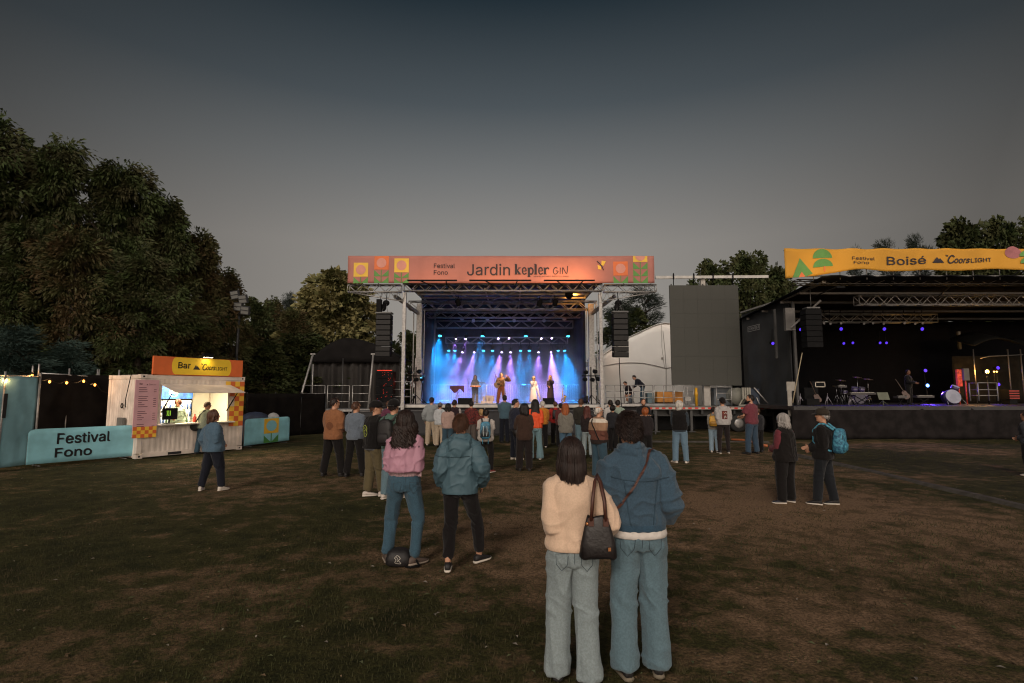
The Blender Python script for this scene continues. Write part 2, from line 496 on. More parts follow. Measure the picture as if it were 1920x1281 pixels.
SPEC = {
    'ash': [crown_mesh('crown', 11 + i, 12, 3.7, 1.0, 230, 165, .095, .29, 'oak', .9, L_dark) for i in range(3)],
    'turning': [crown_mesh('crown', 31 + i, 9, 3.0, .8, 170, 140, .09, .26, 'oak', .6, L_red) for i in range(2)],
    'pale': [crown_mesh('crown', 41, 10, 3.2, 1.6, 130, 100, .22, .34, 'oak', .2, L_pale)],
    'deep': [crown_mesh('crown', 51 + i, 11, 3.4, .8, 140, 85, .20, .36, 'oak', .3, L_deep) for i in range(2)],
    'spruce': [crown_mesh('crown', 61, 6, 2.6, .2, 190, 110, .035, .26, 'cone', .1, L_blue)],
    'pine': [crown_mesh('crown', 71 + i, 14, 2.6, 4, 90, 120, .045, .42, 'round', -.5, L_pine) for i in range(2)],
}
def tree(kind, px, top, Y, wpx, label, group, cat='tree', var=0, rot=0.0, name=None):
    """crown top at pixel height `top`, crown wpx pixels wide, standing Y metres away"""
    p = at(px, 800, Y); z = at(px, top, Y).z
    cm, tm = SPEC[kind][var % len(SPEC[kind])]
    ref = {'ash': (12.4, 7.9), 'turning': (9.3, 6.5), 'pale': (10.3, 7.0), 'deep': (11.3, 7.4), 'spruce': (6.2, 5.4), 'pine': (14.5, 5.8)}[kind]
    sz = z / ref[0]; sx = (wpx / FPX * Y) / ref[1]
    r = empty(name or {'pine': 'pine_tree', 'spruce': 'spruce_tree'}.get(kind, 'broadleaf_tree'), (p.x, Y, 0), rot, label, cat, group)
    r.scale = (sx, sx, sz)
    for nm, me in (('crown', cm), ('trunk', tm)):
        o = bpy.data.objects.new(nm, me); COL.objects.link(o); o.parent = r
    return r
WG = 'trees along the left edge of the lawn'
for a in [
    ('ash', -75, 205, 22, 330, 'tallest dark leafy tree, at the far left edge above the blue cloth screen'),
    ('ash', 70, 262, 23, 250, 'dark leafy tree behind the string lights, second tallest, left of the gap in the skyline'),
    ('ash', 190, 305, 24.5, 240, 'tall dark tree with a peaked top rising right behind the container bar'),
    ('ash', 290, 366, 26, 210, 'dark leafy tree sloping down behind the right half of the bar sign'),
    ('turning', 355, 440, 27, 200, 'rusty green tree low beside the floodlight mast, left of it'),
    ('turning', 405, 510, 30, 150, 'reddish small tree directly behind the floodlight mast'),
    ('turning', 120, 430, 20.5, 230, 'brownish leafy tree low behind the dark windbreak and string lights'),
    ('ash', 250, 475, 21.5, 230, 'thick dark bushy tree right behind the roof of the container bar'),
    ('ash', 20, 420, 20.5, 240, 'bushy dark tree above the blue spruce'),
    ('turning', 335, 560, 23.5, 190, 'low rust-tinged tree between the bar sign and the floodlight mast')]:
    tree(*a, WG, var=RND.randrange(3), rot=RND.random() * 6)
tree('spruce', 15, 612, 17.6, 240, 'bluish spruce with drooping needles behind the cloth screen', 'spruces by the left fence')
tree('spruce', 118, 640, 18.6, 190, 'lower bluish spruce behind the string lights, right of the other spruce', 'spruces by the left fence', rot=2)
BG = 'trees behind the stages'
for a in [
    ('deep', 470, 560, 38, 120, 'dark tree just right of the floodlight mast'),
    ('turning', 500, 562, 44, 110, 'reddish brown tree in the dip left of the pale maple'),
    ('pine', 532, 545, 48, 60, 'slim dark pine poking up left of the pale maple'),
    ('pale', 618, 508, 40, 205, 'pale yellow-green maple lit above the black canopy tent'),
    ('pale', 672, 560, 43, 110, 'smaller pale tree behind the left hanging loudspeaker stack'),
    ('deep', 560, 625, 34, 170, 'low dark tree behind the left end of the guard rails'),
    ('turning', 545, 582, 36, 130, 'mid green tree filling the dip between the floodlight mast and the pale maple'),
    ('pale', 575, 560, 42, 110, 'pale shrubby tree left of the big pale maple'),
    ('deep', 490, 640, 31, 150, 'low dark bushy tree between bar and black canopy tent'),
    ('deep', 765, 620, 46, 90, 'dark tree seen between the two left stage posts'),
    ('pine', 1165, 560, 46, 100, 'dark pine directly behind the right hanging loudspeaker stack'),
    ('pine', 1215, 535, 50, 110, 'dark pine above the white tent, left of the blank screen'),
    ('deep', 1185, 580, 48, 160, 'dark leafy tree behind the crest of the white tent'),
    ('deep', 1345, 488, 44, 120, 'dark leafy tree rising behind the blank video screen'),
    ('deep', 1415, 472, 42, 140, 'dark leafy tree between the blank screen and the yellow banner'),
    ('deep', 1470, 500, 46, 130, 'dark tree behind the left end of the yellow banner'),
    ('pine', 1620, 462, 45, 50, 'small pine tip just above the middle of the yellow banner'),
    ('pine', 1690, 446, 45, 90, 'spiky pine above the yellow banner, left of the gap'),
    ('pine', 1748, 436, 44, 70, 'spiky pine above the yellow banner, right of the gap'),
    ('deep', 1835, 412, 42, 170, 'big dark rounded tree at the right above the yellow banner'),
    ('deep', 1915, 408, 40, 150, 'dark tree cut by the right edge of the view')]:
    tree(*a, BG, var=RND.randrange(3), rot=RND.random() * 6)
# ------------------------------------------------------------------ container bar
A0 = gnd(254, 861); BRZ = math.atan2(1.0, .597)
U = Vector((math.cos(BRZ), math.sin(BRZ), 0)); NIN = Vector((-U.y, U.x, 0))
def on_front(px, py, d=0.0, O=None, N_=None, Ux=None):
    """point of a tilted facade seen at a pixel, as (along, up) in that facade's own plane"""
    O = A0 if O is None else O; N_ = NIN if N_ is None else N_; Ux = U if Ux is None else Ux
    r = ray(px, py); c = Vector((0, 0, CAMH)); P0 = O + N_ * d
    t = (P0 - c).dot(N_) / r.dot(N_); p = c + r * t
    return (p - O).dot(Ux), p.z
BW = on_front(453, 842)[0]; BH = on_front(268, 702)[1]; BD = 2.0
PB = lambda u, d, z: A0 + U * u + NIN * d + Vector((0, 0, z))
white = mat('white container paint', (.64, .56, .49), .5, 0, .14, 2.2, .06, 30)
white_in = mat('white interior panel', (.72, .70, .64), .6, 0, .05, 2)
dark = mat('dark opening', (.012, .012, .013), .8)
black = mat('black plastic', (.005, .005, .0055), .75, spec=.15)
steel = mat('galvanised steel', (.36, .35, .34), .45, .6, .18, 7, .05, 60)
alu = mat('truss aluminium', (.34, .33, .32), .5, .5, .16, 9, .05, 80)
bar = empty('container_bar', A0, BRZ, 'white shipping container bar with an open hatch and lit counter', 'bar')
w0, _ = on_front(305, 730); w1, _ = on_front(429, 732)
z0 = on_front(300, 795)[1]; z1 = on_front(300, 722)[1]
def frame_boxes(mb, lst, m=0):
    for u0, u1, d0, d1, za, zb in lst:
        vs = [PB(u, d, z) for z in (za, zb) for u, d in ((u0, d0), (u1, d0), (u1, d1), (u0, d1))]
        mb.add(vs, [(3, 2, 1, 0), (4, 5, 6, 7), (0, 1, 5, 4), (1, 2, 6, 5), (2, 3, 7, 6), (3, 0, 4, 7)], m)
fr = MB()
frame_boxes(fr, [(0, .14, 0, .14, .14, BH - .13), (BW - .14, BW, 0, .14, .14, BH - .13), (0, .14, BD - .14, BD, .14, BH - .13), (BW - .14, BW, BD - .14, BD, .14, BH - .13),
                 (.17, BW - .17, .015, .13, 0.02, .155), (.17, BW - .17, .015, .13, BH - .13, BH - .005), (.02, .13, .17, BD - .17, .02, .15), (.02, .13, .17, BD - .17, BH - .13, BH - .005),
                 (BW - .13, BW - .02, .17, BD - .17, .02, .15), (BW - .13, BW - .02, .17, BD - .17, BH - .13, BH - .005)])
fr.build('frame', white, bar, bevel=.012)
cc = MB()
for u in (0, BW - .175):
    for d in (0, BD - .175):
        for z in (0, BH - .12):
            frame_boxes(cc, [(u - .004, u + .179, d - .004, d + .179, z, z + .124)])
            frame_boxes(cc, [(u + .06, u + .115, d - .007, d + .05, z + .035, z + .085)], 1)
cc.build('corner_casting', [white, dark], bar)
def corrug(u0, u1, za, zb, dbase, side=False, name='wall'):
    mb = MB(); L = u1 - u0; n = max(2, int(L / .14)); pr = []
    for i in range(n):
        a = u0 + L * i / n; s_ = L / n
        pr += [(a, 0), (a + s_ * .28, 0), (a + s_ * .5, .03 if side else .006), (a + s_ * .78, .03 if side else .006)]
    pr.append((u1, 0))
    for z in (za, zb):
        for a, d in pr:
            mb.v.append(PB(a, dbase + d, z) if not side else PB(dbase + d, a, z))
    k = len(pr)
    mb.f = [(i, i + 1, k + i + 1, k + i) for i in range(k - 1)]; mb.m = [0] * len(mb.f); mb.sm = [False] * len(mb.f)
    o = mb.build(name, white, bar); md = o.modifiers.new('thick', 'SOLIDIFY'); md.thickness = .012; md.offset = 0
    return o
corrug(.14, w0, .155, BH - .13, .04, name='front_wall'); corrug(w1, BW - .14, .155, BH - .13, .04, name='front_wall')
corrug(w0, w1, .155, z0, .04, name='front_wall'); corrug(w0, w1, z1, BH - .13, .04, name='front_wall')
corrug(.14, BD - .14, .15, BH - .13, .035, True, name='side_wall'); corrug(.14, BD - .14, .15, BH - .13, BW - .06, True, name='side_wall')
iw = MB(); frame_boxes(iw, [(.15, BW - .15, BD - .10, BD - .06, .15, BH - .14), (.09, .12, .15, BD - .15, .155, BH - .15), (BW - .12, BW - .09, .15, BD - .15, .155, BH - .15),
                            ((w0 + w1) / 2 + .28, (w0 + w1) / 2 + .292, BD - .106, BD - .101, .3, BH - .16)])
iw.build('inner_lining', white_in, bar)
rf = MB(); frame_boxes(rf, [(.10, BW - .10, .10, BD - .10, BH - .055, BH - .012), (.14, BW - .14, .14, BD - .14, .08, .14)]); rf.build('roof', white, bar)
fk = MB(); a_, _ = on_front(315, 853); b_, _ = on_front(340, 850); frame_boxes(fk, [(a_, b_, .008, .02, .04, .12)]); fk.build('forklift_pocket', dark, bar)
ct = MB(); frame_boxes(ct, [(w0 - .12, w1 + .10, -.30, .16, z0 - .045, z0)]); 
for u in (w0 + .3, w1 - .4): ct.bar(PB(u, 0.03, z0 - .3), PB(u, -.26, z0 - .05), .03, .03)
ct.build('counter', mat('counter steel', (.62, .58, .52), .35, .3, .1, 4), bar, bevel=.006)
ha = MB(); hz = on_front(305, 722)[1]
cand = [(abs(on_front(331, 737, -k * .02)[0] - on_front(304, 722)[0]), -k * .02) for k in range(5, 70)]
ud = min(cand)[1]; hzf = on_front(331, 737, ud)[1]; print('hatch', ud, hz, hzf, 'W,H', BW, BH, w0, w1, z0, z1)
ha.add([PB(u, d, z + t) for t in (0, .03) for u, d, z in ((w0 - .05, -.004, hz), (w1 + .06, -.004, hz), (w1 + .06, ud, hzf), (w0 - .05, ud, hzf))],
       [(3, 2, 1, 0), (4, 5, 6, 7), (0, 1, 5, 4), (1, 2, 6, 5), (2, 3, 7, 6), (3, 0, 4, 7)])
hat = ha.build('hatch', white, bar, bevel=.006)
gs = MB()
for u in (w0 + .02, w1 - .02): e0, e1 = PB(u, ud * .7, hz + (hzf - hz) * .7), PB(u, .03, z0 + .35); gs.rod(e0, e1, .014, 6); gs.rod(e0.lerp(e1, .45), e1, .022, 6)
gs.build('gas_strut', black, hat)
lampd = lamp('bar ceiling light', 'AREA', PB((w0 + w1) / 2, .75, BH - .22), 150, (1.0, .80, .46), bar, target=PB((w0 + w1) / 2, .78, 0), size=1.0)
tb = MB(); tb.path([PB(w0 + .2, .72, BH - .17), PB(w1 - .2, .72, BH - .17)], .03, 8); tb.build('ceiling_tube', mat('lit tube', (1, .9, .7), emit=9, var=0), bar)
# cable and box on the left side
cb = MB(); cb.path([PB(-.02, .55, BH), PB(-.05, .6, BH - .35), PB(-.04, .75, BH - .75), PB(-.04, .72, BH - 1.0)], .012, 6); cb.path([PB(-.04, .95 + .06 * math.cos(t), BH - .95 + .07 * math.sin(t)) for t in [q * .5 for q in range(27)]], .016, 5)
cb.build('power_cable', black, bar)
eb = MB(); eb.box(PB(-.055, .9, .95), (.1, .34, .5), Matrix.Rotation(BRZ, 3, 'Z')); eb.build('junction_box', mat('grey cabinet', (.16, .16, .15), .6), bar, bevel=.01)
# chequered corner, painted on the front
orange, yellow = mat('orange print', (.62, .13, .03), .6, var=.06), mat('yellow print', (.80, .48, .05), .6, var=.06)
ck = MB(); u1c = BW - .01; cs = .17
for i in range(4):
    for j in range(9):
        u = u1c - (i + 1) * cs; z = BH - .16 - (j + 1) * cs
        if j in (3, 4) and i > 1: continue
        if i == 3 and j not in (0, 1): continue
        if j > 6 and i > 2: continue
        ck.add([PB(u, -.006, z), PB(u + cs, -.006, z), PB(u + cs, -.006, z + cs), PB(u, -.006, z + cs)], [(0, 1, 2, 3)], (i + j) % 2)
ck.build('chequered_decal', [orange, yellow], bar)
# roof sign
s0, sz0 = on_front(286, 703, -.02); s1, _ = on_front(454, 708, -.02); sz1 = on_front(287, 667, -.02)[1]
sign = empty('bar_sign', PB((s0 + s1) / 2, 0, BH), BRZ, 'orange and yellow bar name board standing on the container roof', 'sign')
sb = MB(); frame_boxes(sb, [(s0, s1, -.03, .05, BH + .005, sz1)]); sb.build('board', orange, sign, bevel=.005)
F = lambda u, v: PB(s0 + u, -.034, BH + .02 + v)
sw, shh = s1 - s0, sz1 - BH - .02
sg = MB(); pp = []; cx, hw = sw * .52, sw * .335
for t in range(0, 25): a = math.pi * (-.5 + t / 24); pp.append((cx + hw * .88 + hw * .12 * math.cos(a), shh * .5 + shh * .485 * math.sin(a)))
for t in range(0, 25): a = math.pi * (.5 + t / 24); pp.append((cx - hw * .88 + hw * .12 * math.cos(a), shh * .5 + shh * .485 * math.sin(a)))
poly2d(sg, pp, F); sg.build('yellow_panel', mat('yellow sign vinyl', (.78, .52, .03), .5, var=.04), sign)
F2 = lambda u, v: PB(s0 + u, -.038, BH + .02 + v)
sl = MB(); letter(sl, 'Bar', F2, sw * .25, shh * .36, h=shh * .34, bold=.012); coors_light(sl, F2, sw * .41, shh * .28, sw * .40)
sl.build('lettering', mat('dark lettering', (.02, .016, .012), .6, var=0), sign)
fl = MB(); fl.box(PB(s0 + sw * .55, -.14, sz1 + .10), (.34, .10, .13), Matrix.Rotation(BRZ, 3, 'Z')); fl.bar(PB(s0 + sw * .55, .02, sz1), PB(s0 + sw * .55, -.1, sz1 + .08), .05, .03)
sl_t = empty('flood_lamp', PB(s0 + sw * .55, 0, sz1), BRZ, 'small lit floodlight clamped on top of the bar sign', 'lamp')
fl.build('body', black, sl_t)
fg = MB(); fg.box(PB(s0 + sw * .55, -.15, sz1 + .032), (.28, .07, .012), Matrix.Rotation(BRZ, 3, 'Z')); fg.build('lit_glass', mat('warm lamp glass', (1, .8, .45), emit=14, var=0), sl_t)
lamp('sign light', 'SPOT', PB(s0 + sw * .55, -.17, sz1 + .0), 6, (1, .78, .42), sl_t, target=PB(s0 + sw * .55, -.02, BH + .15), size=.06, angle=150, blend=.8)
# menu board
m0, mz0 = on_front(247, 822, -.06); m1, _ = on_front(292, 818, -.06); mzt = on_front(254, 712, -.06)[1]
mz0 = on_front(250, 822, -.06)[1]
menu = empty('menu_board', PB((m0 + m1) / 2, -.06, mz0), BRZ, 'pink price list board with chequered foot hung on the bar corner', 'sign')
mm = MB(); frame_boxes(mm, [(m0, m1, -.075, -.045, mz0, mzt)]); mm.build('board', mat('pink board', (.58, .33, .36), .6, var=.05), menu)
FM = lambda u, v: PB(m0 + u, -.079, mz0 + v)
mw, mh = m1 - m0, mzt - mz0
mc = MB()
for i in range(6):
    for j in range(3):
        q = mw / 6; poly2d(mc, [(i * q, j * q), ((i + 1) * q, j * q), ((i + 1) * q, (j + 1) * q), (i * q, (j + 1) * q)], FM, (i + j) % 2)
mc.build('chequered_foot', [orange, yellow], menu)
ml = MB(); r9 = random.Random(5)
letter(ml, 'Bar', FM, mw * .16, mh * .915, h=.045, bold=.004); coors_light(ml, FM, mw * .45, mh * .905, mw * .42)
y = mh * .86
for blk in (3, 6, 5, 2):
    for q in range(blk):
        wl_ = mw * r9.uniform(.14, .42)
        poly2d(ml, [(mw * .15, y), (mw * .15 + wl_, y), (mw * .15 + wl_, y + .016), (mw * .15, y + .016)], FM)
        if q: poly2d(ml, [(mw * .78, y), (mw * .9, y), (mw * .9, y + .016), (mw * .78, y + .016)], FM)
        y -= .062
    y -= .075
ml.build('lettering', mat('menu ink', (.10, .04, .05), .7, var=0), menu)
# drinks fridge inside
f0, _ = on_front(292, 760, 1.35); f1, _ = on_front(362, 760, 1.35); f0 = max(f0, .2)
fz1 = on_front(320, 726, 1.35)[1]; fzb = on_front(320, 748, 1.35)[1]
frg = empty('drinks_fridge', PB((f0 + f1) / 2, 1.55, .15), BRZ, 'glass door drinks fridge with blue lit header behind the bar counter', 'fridge')
fb = MB(); frame_boxes(fb, [(f0, f1, 1.40, 1.88, .15, fz1 + .05)]); fb.build('cabinet', black, frg)
fgl = MB(); frame_boxes(fgl, [(f0 + .05, f1 - .05, 1.385, 1.395, .35, fzb - .06)]); fgl.build('lit_interior', mat('fridge glow', (.62, .68, .72), emit=.45, var=0), frg)
bt = MB(); rr = random.Random(4)
for j in range(5):
    for i in range(12):
        u = f0 + .08 + (f1 - f0 - .16) * i / 11; zz = .4 + j * (fzb - .5) / 5
        bt.path([PB(u, 1.365, zz), PB(u, 1.365, zz + .13), PB(u, 1.365, zz + .17), PB(u, 1.365, zz + .22)], [.03, .03, .013, .012], 7, rr.randrange(3))
bt.build('bottles', [mat('green bottle', (.05, .12, .05), .3), mat('blue can', (.05, .1, .3), .3), mat('silver can', (.5, .5, .5), .3)], frg)['kind'] = 'stuff'
hd = MB(); frame_boxes(hd, [(f0 + .02, f1 - .02, 1.375, 1.398, fzb, fz1 + .04)]); hd.build('header', mat('blue lit header', (.02, .09, .36), emit=.7, var=.6, vs=4), frg)
FH = lambda u, v: PB((f0 + f1) / 2 - .05 + u, 1.368, (fzb + fz1) / 2 + .02 + v)
em = MB(); poly2d(em, circ(0, 0, .15), FH, 0); em.build('roundel', mat('white roundel', (.75, .76, .78), emit=.9, var=0), frg)
FH2 = lambda u, v: PB((f0 + f1) / 2 - .05 + u, 1.362, (fzb + fz1) / 2 + .02 + v)
em = MB(); poly2d(em, circ(0, 0, .13, 200, 340), FH2, 0); poly2d(em, circ(0, 0, .13, 35, 145), FH2, 1); em.build('roundel_wave', [mat('wave blue', (.02, .08, .45), var=0), mat('wave red', (.55, .05, .05), var=0)], frg)
# things on the counter
till = empty('card_terminal', PB(w0 + .28, -.02, z0), BRZ, 'black point of sale screen on the left end of the bar counter', 'till')
tl = MB(); tl.box(PB(w0 + .26, .0, z0 + .30), (.44, .05, .36), Matrix.Rotation(BRZ, 3, 'Z')); tl.build('screen', black, till, bevel=.01)
tl = MB(); tl.box(PB(w0 + .26, .02, z0 + .012), (.26, .2, .024), Matrix.Rotation(BRZ, 3, 'Z')); tl.rod(PB(w0 + .26, .03, z0 + .02), PB(w0 + .26, .03, z0 + .2), .025); tl.build('stand', black, till)
tg = MB()
for q in (-.045, 0, .045): stroke(tg, [(w0 + .2 + q, z0 + .40), (w0 + .2 + q + .012, z0 + .3), (w0 + .2 + q, z0 + .24)], lambda u, v: PB(u, -.031, v), .022)
tg.build('claw_mark', mat('bright green mark', (.35, .75, .06), emit=.25, var=0), till)
ju = MB(); pu = on_front(364, 785, .05)[0]
ju.lathe([(.05, 0), (.055, .02), (.055, .16), (.02, .21), (.02, .26), (.01, .28)], PB(pu, 0.02, z0)); tag(ju.build('sauce_bottle', mat('red bottle', (.65, .05, .02), .3)), 'red squeeze bottle standing on the bar counter', 'bottle')
# ------------------------------------------------------------------ left fences, cloth screens, string lights
def cloth(name, a, b, za, zb, m, parent=None, amp=.03, nu=24, nv=10, th=.02, world=True, rag=0.0, seed=0, cs=0.0):
    a, b = Vector(a), Vector(b); d = (b - a); nrm = Vector((d.y, -d.x, 0)).normalized()
    def fn(u, v):
        z = za + (zb - za) * v + rag * (1 - v) * noise.noise(Vector((u * 6, seed, 0)))
        p = a + d * u + Vector((0, 0, z))
        return p + nrm * (amp * noise.noise(Vector((u * d.length * 1.6 + seed, v * 1.2, seed))) * (1 - v * .6) + amp * .5 * noise.noise(Vector((u * d.length * 4 + seed, v * 4, 3))))
    mb = MB(); mb.grid(fn, nu, nv)
    o = mb.build(name, m, parent); sd = o.modifiers.new('thick', 'SOLIDIFY'); sd.thickness = th
    return o
blue = mat('turquoise fabric', (.24, .53, .61), .75, 0, .10, 2.5, .12, 90)
blue2 = mat('turquoise tall cloth', (.22, .43, .50), .8, 0, .16, 1.6, .15, 60)
mesh_black = mat('black windbreak mesh', (.0055, .0045, .004), .95, 0, .3, 3, .2, 200, spec=.1)
ink = mat('black print', (.014, .014, .016), .7, var=0)
def barrier(pa, pb, h, label, group, deco, cat='barrier'):
    a, b = Vector(pa), Vector(pb); rz = math.atan2(b.y - a.y, b.x - a.x); L = (b - a).length
    u = (b - a).normalized(); nn = Vector((u.y, -u.x, 0))
    r = empty('crowd_barrier', a.lerp(b, .5), rz, label, cat, group)
    P = lambda s_, v, o=0: a + u * s_ + nn * o + Vector((0, 0, v))
    f = MB(); f.path([P(.02, .06, -.02), P(.02, h - .2, -.02), P(.06, h - .06, -.02), P(.2, h - .02, -.02), P(L - .2, h - .02, -.02), P(L - .06, h - .06, -.02), P(L - .02, h - .2, -.02), P(L - .02, .06, -.02)], .02, 6)
    f.rod(P(.02, .15, -.02), P(L - .02, .15, -.02), .018)
    for s_ in (.25, L - .25): f.bar(P(s_, .02, -.3), P(s_, .02, .12), .05, .012)
    n = int(L / .14)
    for i in range(1, n): f.rod(P(L * i / n, .15, -.02), P(L * i / n, h - .03, -.02), .007, 5)
    f.build('frame', steel, r)
    c = MB(); pts = []
    for i in range(41):
        pts.append(i / 40)
    def fn(t, v):
        s_ = L * t; cor = .2; e = 0
        if s_ < cor: e = cor - math.sqrt(max(0, cor * cor - (cor - s_) ** 2))
        if L - s_ < cor: e = cor - math.sqrt(max(0, cor * cor - (cor - L + s_) ** 2))
        z = .07 + (h - .07 - e * .5) * v
        return P(s_, z, .012 + .012 * noise.noise(Vector((s_ * 2, v * 2, a.x))))
    c.grid(fn, 60, 6)
    co = c.build('fabric_cover', blue, r); sd = co.modifiers.new('thick', 'SOLIDIFY'); sd.thickness = .012; sd.offset = 1
    deco(lambda s_, v, o=.03: P(s_, v, o), L, h, co)
    return r
def deco_fono(P, L, h, co):
    mb = MB(); F = lambda u, v: P(u, v, .034)
    letter(mb, 'Festival', F, L * .245, h * .56, w=L * .49, h=h * .29, bold=.02); letter(mb, 'Fono', F, L * .235, h * .20, w=L * .33, h=h * .24, bold=.02)
    mb.build('lettering', ink, co)
gL, gR = gnd(47, 877), gnd(254, 859)
barrier(gL, gR + (gL - gR).normalized() * .05, .5 * (at(47, 805, gL.y).z + at(252, 797, gR.y).z), 'turquoise covered barrier lettered Festival Fono beside the container bar', 'turquoise covered barriers', deco_fono)
green = mat('green print', (.06, .22, .05), .6, var=.05)
def deco_flower(P, L, h, co):
    mb = MB(); F = lambda u, v: P(u, v, .032); F2 = lambda u, v: P(u, v, .036); c = L * .565; w = L * .165
    poly2d(mb, [(c - w, h * .42), (c + w, h * .42), (c + w, h * .97), (c - w, h * .97)], F, 0)
    poly2d(mb, [(c + w * .72 * math.cos(t) * 1.0, h * .70 + h * .2 * math.sin(t)) for t in [q * .2244 for q in range(28)]], F2, 1)
    for sx in (-1, 1): poly2d(mb, [(c, h * .08), (c + sx * w, h * .08), (c + sx * w, h * .36)][::sx], F, 2)
    poly2d(mb, [(c - w * .07, h * .08), (c + w * .07, h * .08), (c + w * .07, h * .42), (c - w * .07, h * .42)], F2, 2)
    mb.build('flower_print', [mat('yellow print bright', (.75, .45, .04), .6, var=.05), mat('turquoise print', (.22, .50, .58), .7, var=.05), green], co)
hL, hR = gnd(456, 840), gnd(541, 829)
barrier(hL, hR, at(541, 781, hR.y).z, 'turquoise covered barrier with yellow flower print right of the bar', 'turquoise covered barriers', deco_flower)
# tall cloth screen
tL, tR = gnd(-90, 895), gnd(50, 877); tzt = at(79, 707, tR.y + .6).z
tR2 = Vector((at(66, 780, tR.y + .3).x, tR.y + .3, 0))
scr = empty('cloth_screen', tL.lerp(tR2, .5), 0, 'tall turquoise cloth screen at the far left edge', 'screen')
cloth('cloth', tL, tR2, .06, tzt, blue2, scr, .05, 30, 16)
fp = MB(); pn = [tL, tL.lerp(tR2, .5), tR2]
for p in pn: fp.rod(p + Vector((0, .06, 0)), p + Vector((0, .06, tzt + .1)), .025)
fp.rod(tL + Vector((0, .06, tzt)), tR2 + Vector((0, .06, tzt)), .02); fp.rod(tR2 + Vector((-.05, .05, tzt)), tR2 + Vector((-.05, .05, tzt + .35)), .022)
fp.rod(tR2 + Vector((-.22, .05, tzt)), tR2 + Vector((-.22, .05, tzt + .3)), .022)
fp.build('frame', steel, scr)
dT = (tR2 - tL); dl = dT.length; dT.normalize(); nT = Vector((dT.y, -dT.x, 0))
def scr_uv(px, py):
    r = ray(px, py); c = Vector((0, 0, CAMH)); t = (tL - c).dot(nT) / r.dot(nT); p = c + r * t; return (p - tL).dot(dT), p.z
lt = MB(); FT = lambda u, v: tL + dT * u + nT * .05 + Vector((0, 0, v))
q0 = scr_uv(5, 738); q1 = scr_uv(12, 738); q2 = scr_uv(7, 784); q3 = scr_uv(0, 784)
poly2d(lt, [q3, q2, q1, q0], FT); lt.build('lettering', ink, scr)
# windbreak between screen and bar
w_a = Vector((at(70, 760, 16.6).x, 16.6, 0)); w_b = Vector((at(216, 760, 18.2).x, 18.2, 0))
wz = at(75, 700, 16.6).z; wzb = at(214, 709, 18.2).z
wbk = empty('windbreak_fence', w_a.lerp(w_b, .5), 0, 'dark windbreak fence under the string lights left of the bar', 'fence')
cloth('mesh_panel', w_a, w_b, .02, wz - .02, mesh_black, wbk, .08, 30, 12)
wf = MB()
for t in (0, .33, .72, 1): p = w_a.lerp(w_b, t); wf.rod(p + Vector((0, .08, 0)), p + Vector((0, .08, wz + (.18 if t else 0))), .024)
p = w_a.lerp(w_b, .70); wf.rod(p + Vector((0, .08, 0)), p + Vector((0, .08, wz + .18)), .024)
wf.rod(w_a + Vector((0, .05, wz)), w_b + Vector((0, .05, wzb)), .024); wf.build('frame', steel, wbk)
sb_pts = [(-60, 716, 13.2), (15, 713, 13.9), (60, 705, 14.6), (93, 716, 15.3), (125, 718, 15.8), (157, 715, 16.4), (178, 722, 17.0), (205, 741, 17.4)]
sbw = [at(*q) for q in sb_pts]
slt = empty('string_lights', (sbw[3].x, sbw[3].y, sbw[3].z), 0, 'string of small warm bulbs drooping along the left fence', 'lights')
sw_ = MB(); wire = []
for i in range(len(sbw) - 1):
    for t in range(6): p = sbw[i].lerp(sbw[i + 1], t / 6); wire.append(p + Vector((0, 0, .09 - .12 * math.sin(math.pi * t / 6))))
wire.append(sbw[-1] + Vector((0, 0, .09))); sw_.path(wire, .008, 5); sw_.build('wire', black, slt)
for p in sbw:
    b_ = MB(); b_.ball(p, (.030, .030, .042)); bo = b_.build('bulb', mat('warm bulb', (1, .33, .05), emit=5, var=0), slt)
    c_ = MB(); c_.rod(p + Vector((0, 0, .04)), p + Vector((0, 0, .10)), .018); c_.build('socket', black, bo)
    lamp('bulb light', 'POINT', p + Vector((.06, -.1, 0)), 5.0, (1, .52, .2), bo, size=.03)
# long dark fence from the bar to the left stage wing, and a few things over it
d_a, d_b = Vector((at(455, 800, 23).x, 23.2, 0)), Vector((at(600, 800, 26).x, 26.6, 0))
lf = empty('windbreak_fence', d_a.lerp(d_b, .5), 0, 'low dark windbreak fence between the bar and the left guard rails', 'fence')
cloth('mesh_panel', d_a, d_b, .02, at(500, 738, 24.5).z, mesh_black, lf, .08, 30, 8)
f2 = MB()
for t in (0, .33, .66, 1): p = d_a.lerp(d_b, t); f2.rod(p + Vector((0, .06, 0)), p + Vector((0, .06, 2.0)), .022)
f2.build('frame', mat('dark steel', (.06, .06, .06), .5, .5), lf)
tp = MB(); c = at(490, 778, 22.3); tp.ball((c.x - .25, 22.3, .86), (.62, .35, .34), 14, 8, m=0); tp.ball((c.x + .45, 22.4, .92), (.26, .2, .24), 12, 7, m=1); tp.bb(c.x - .8, c.x + .8, 22.0, 22.7, .02, .85, 0)
tag(tp.build('covered_pile', [mat('navy tarp', (.02, .03, .06), .7, 0, .3, 4, .5, 8), mat('white sheet', (.30, .30, .30), .8, bump=.3, bs=9)]), 'navy and white tarpaulin heap behind the flower printed barrier', 'tarp')
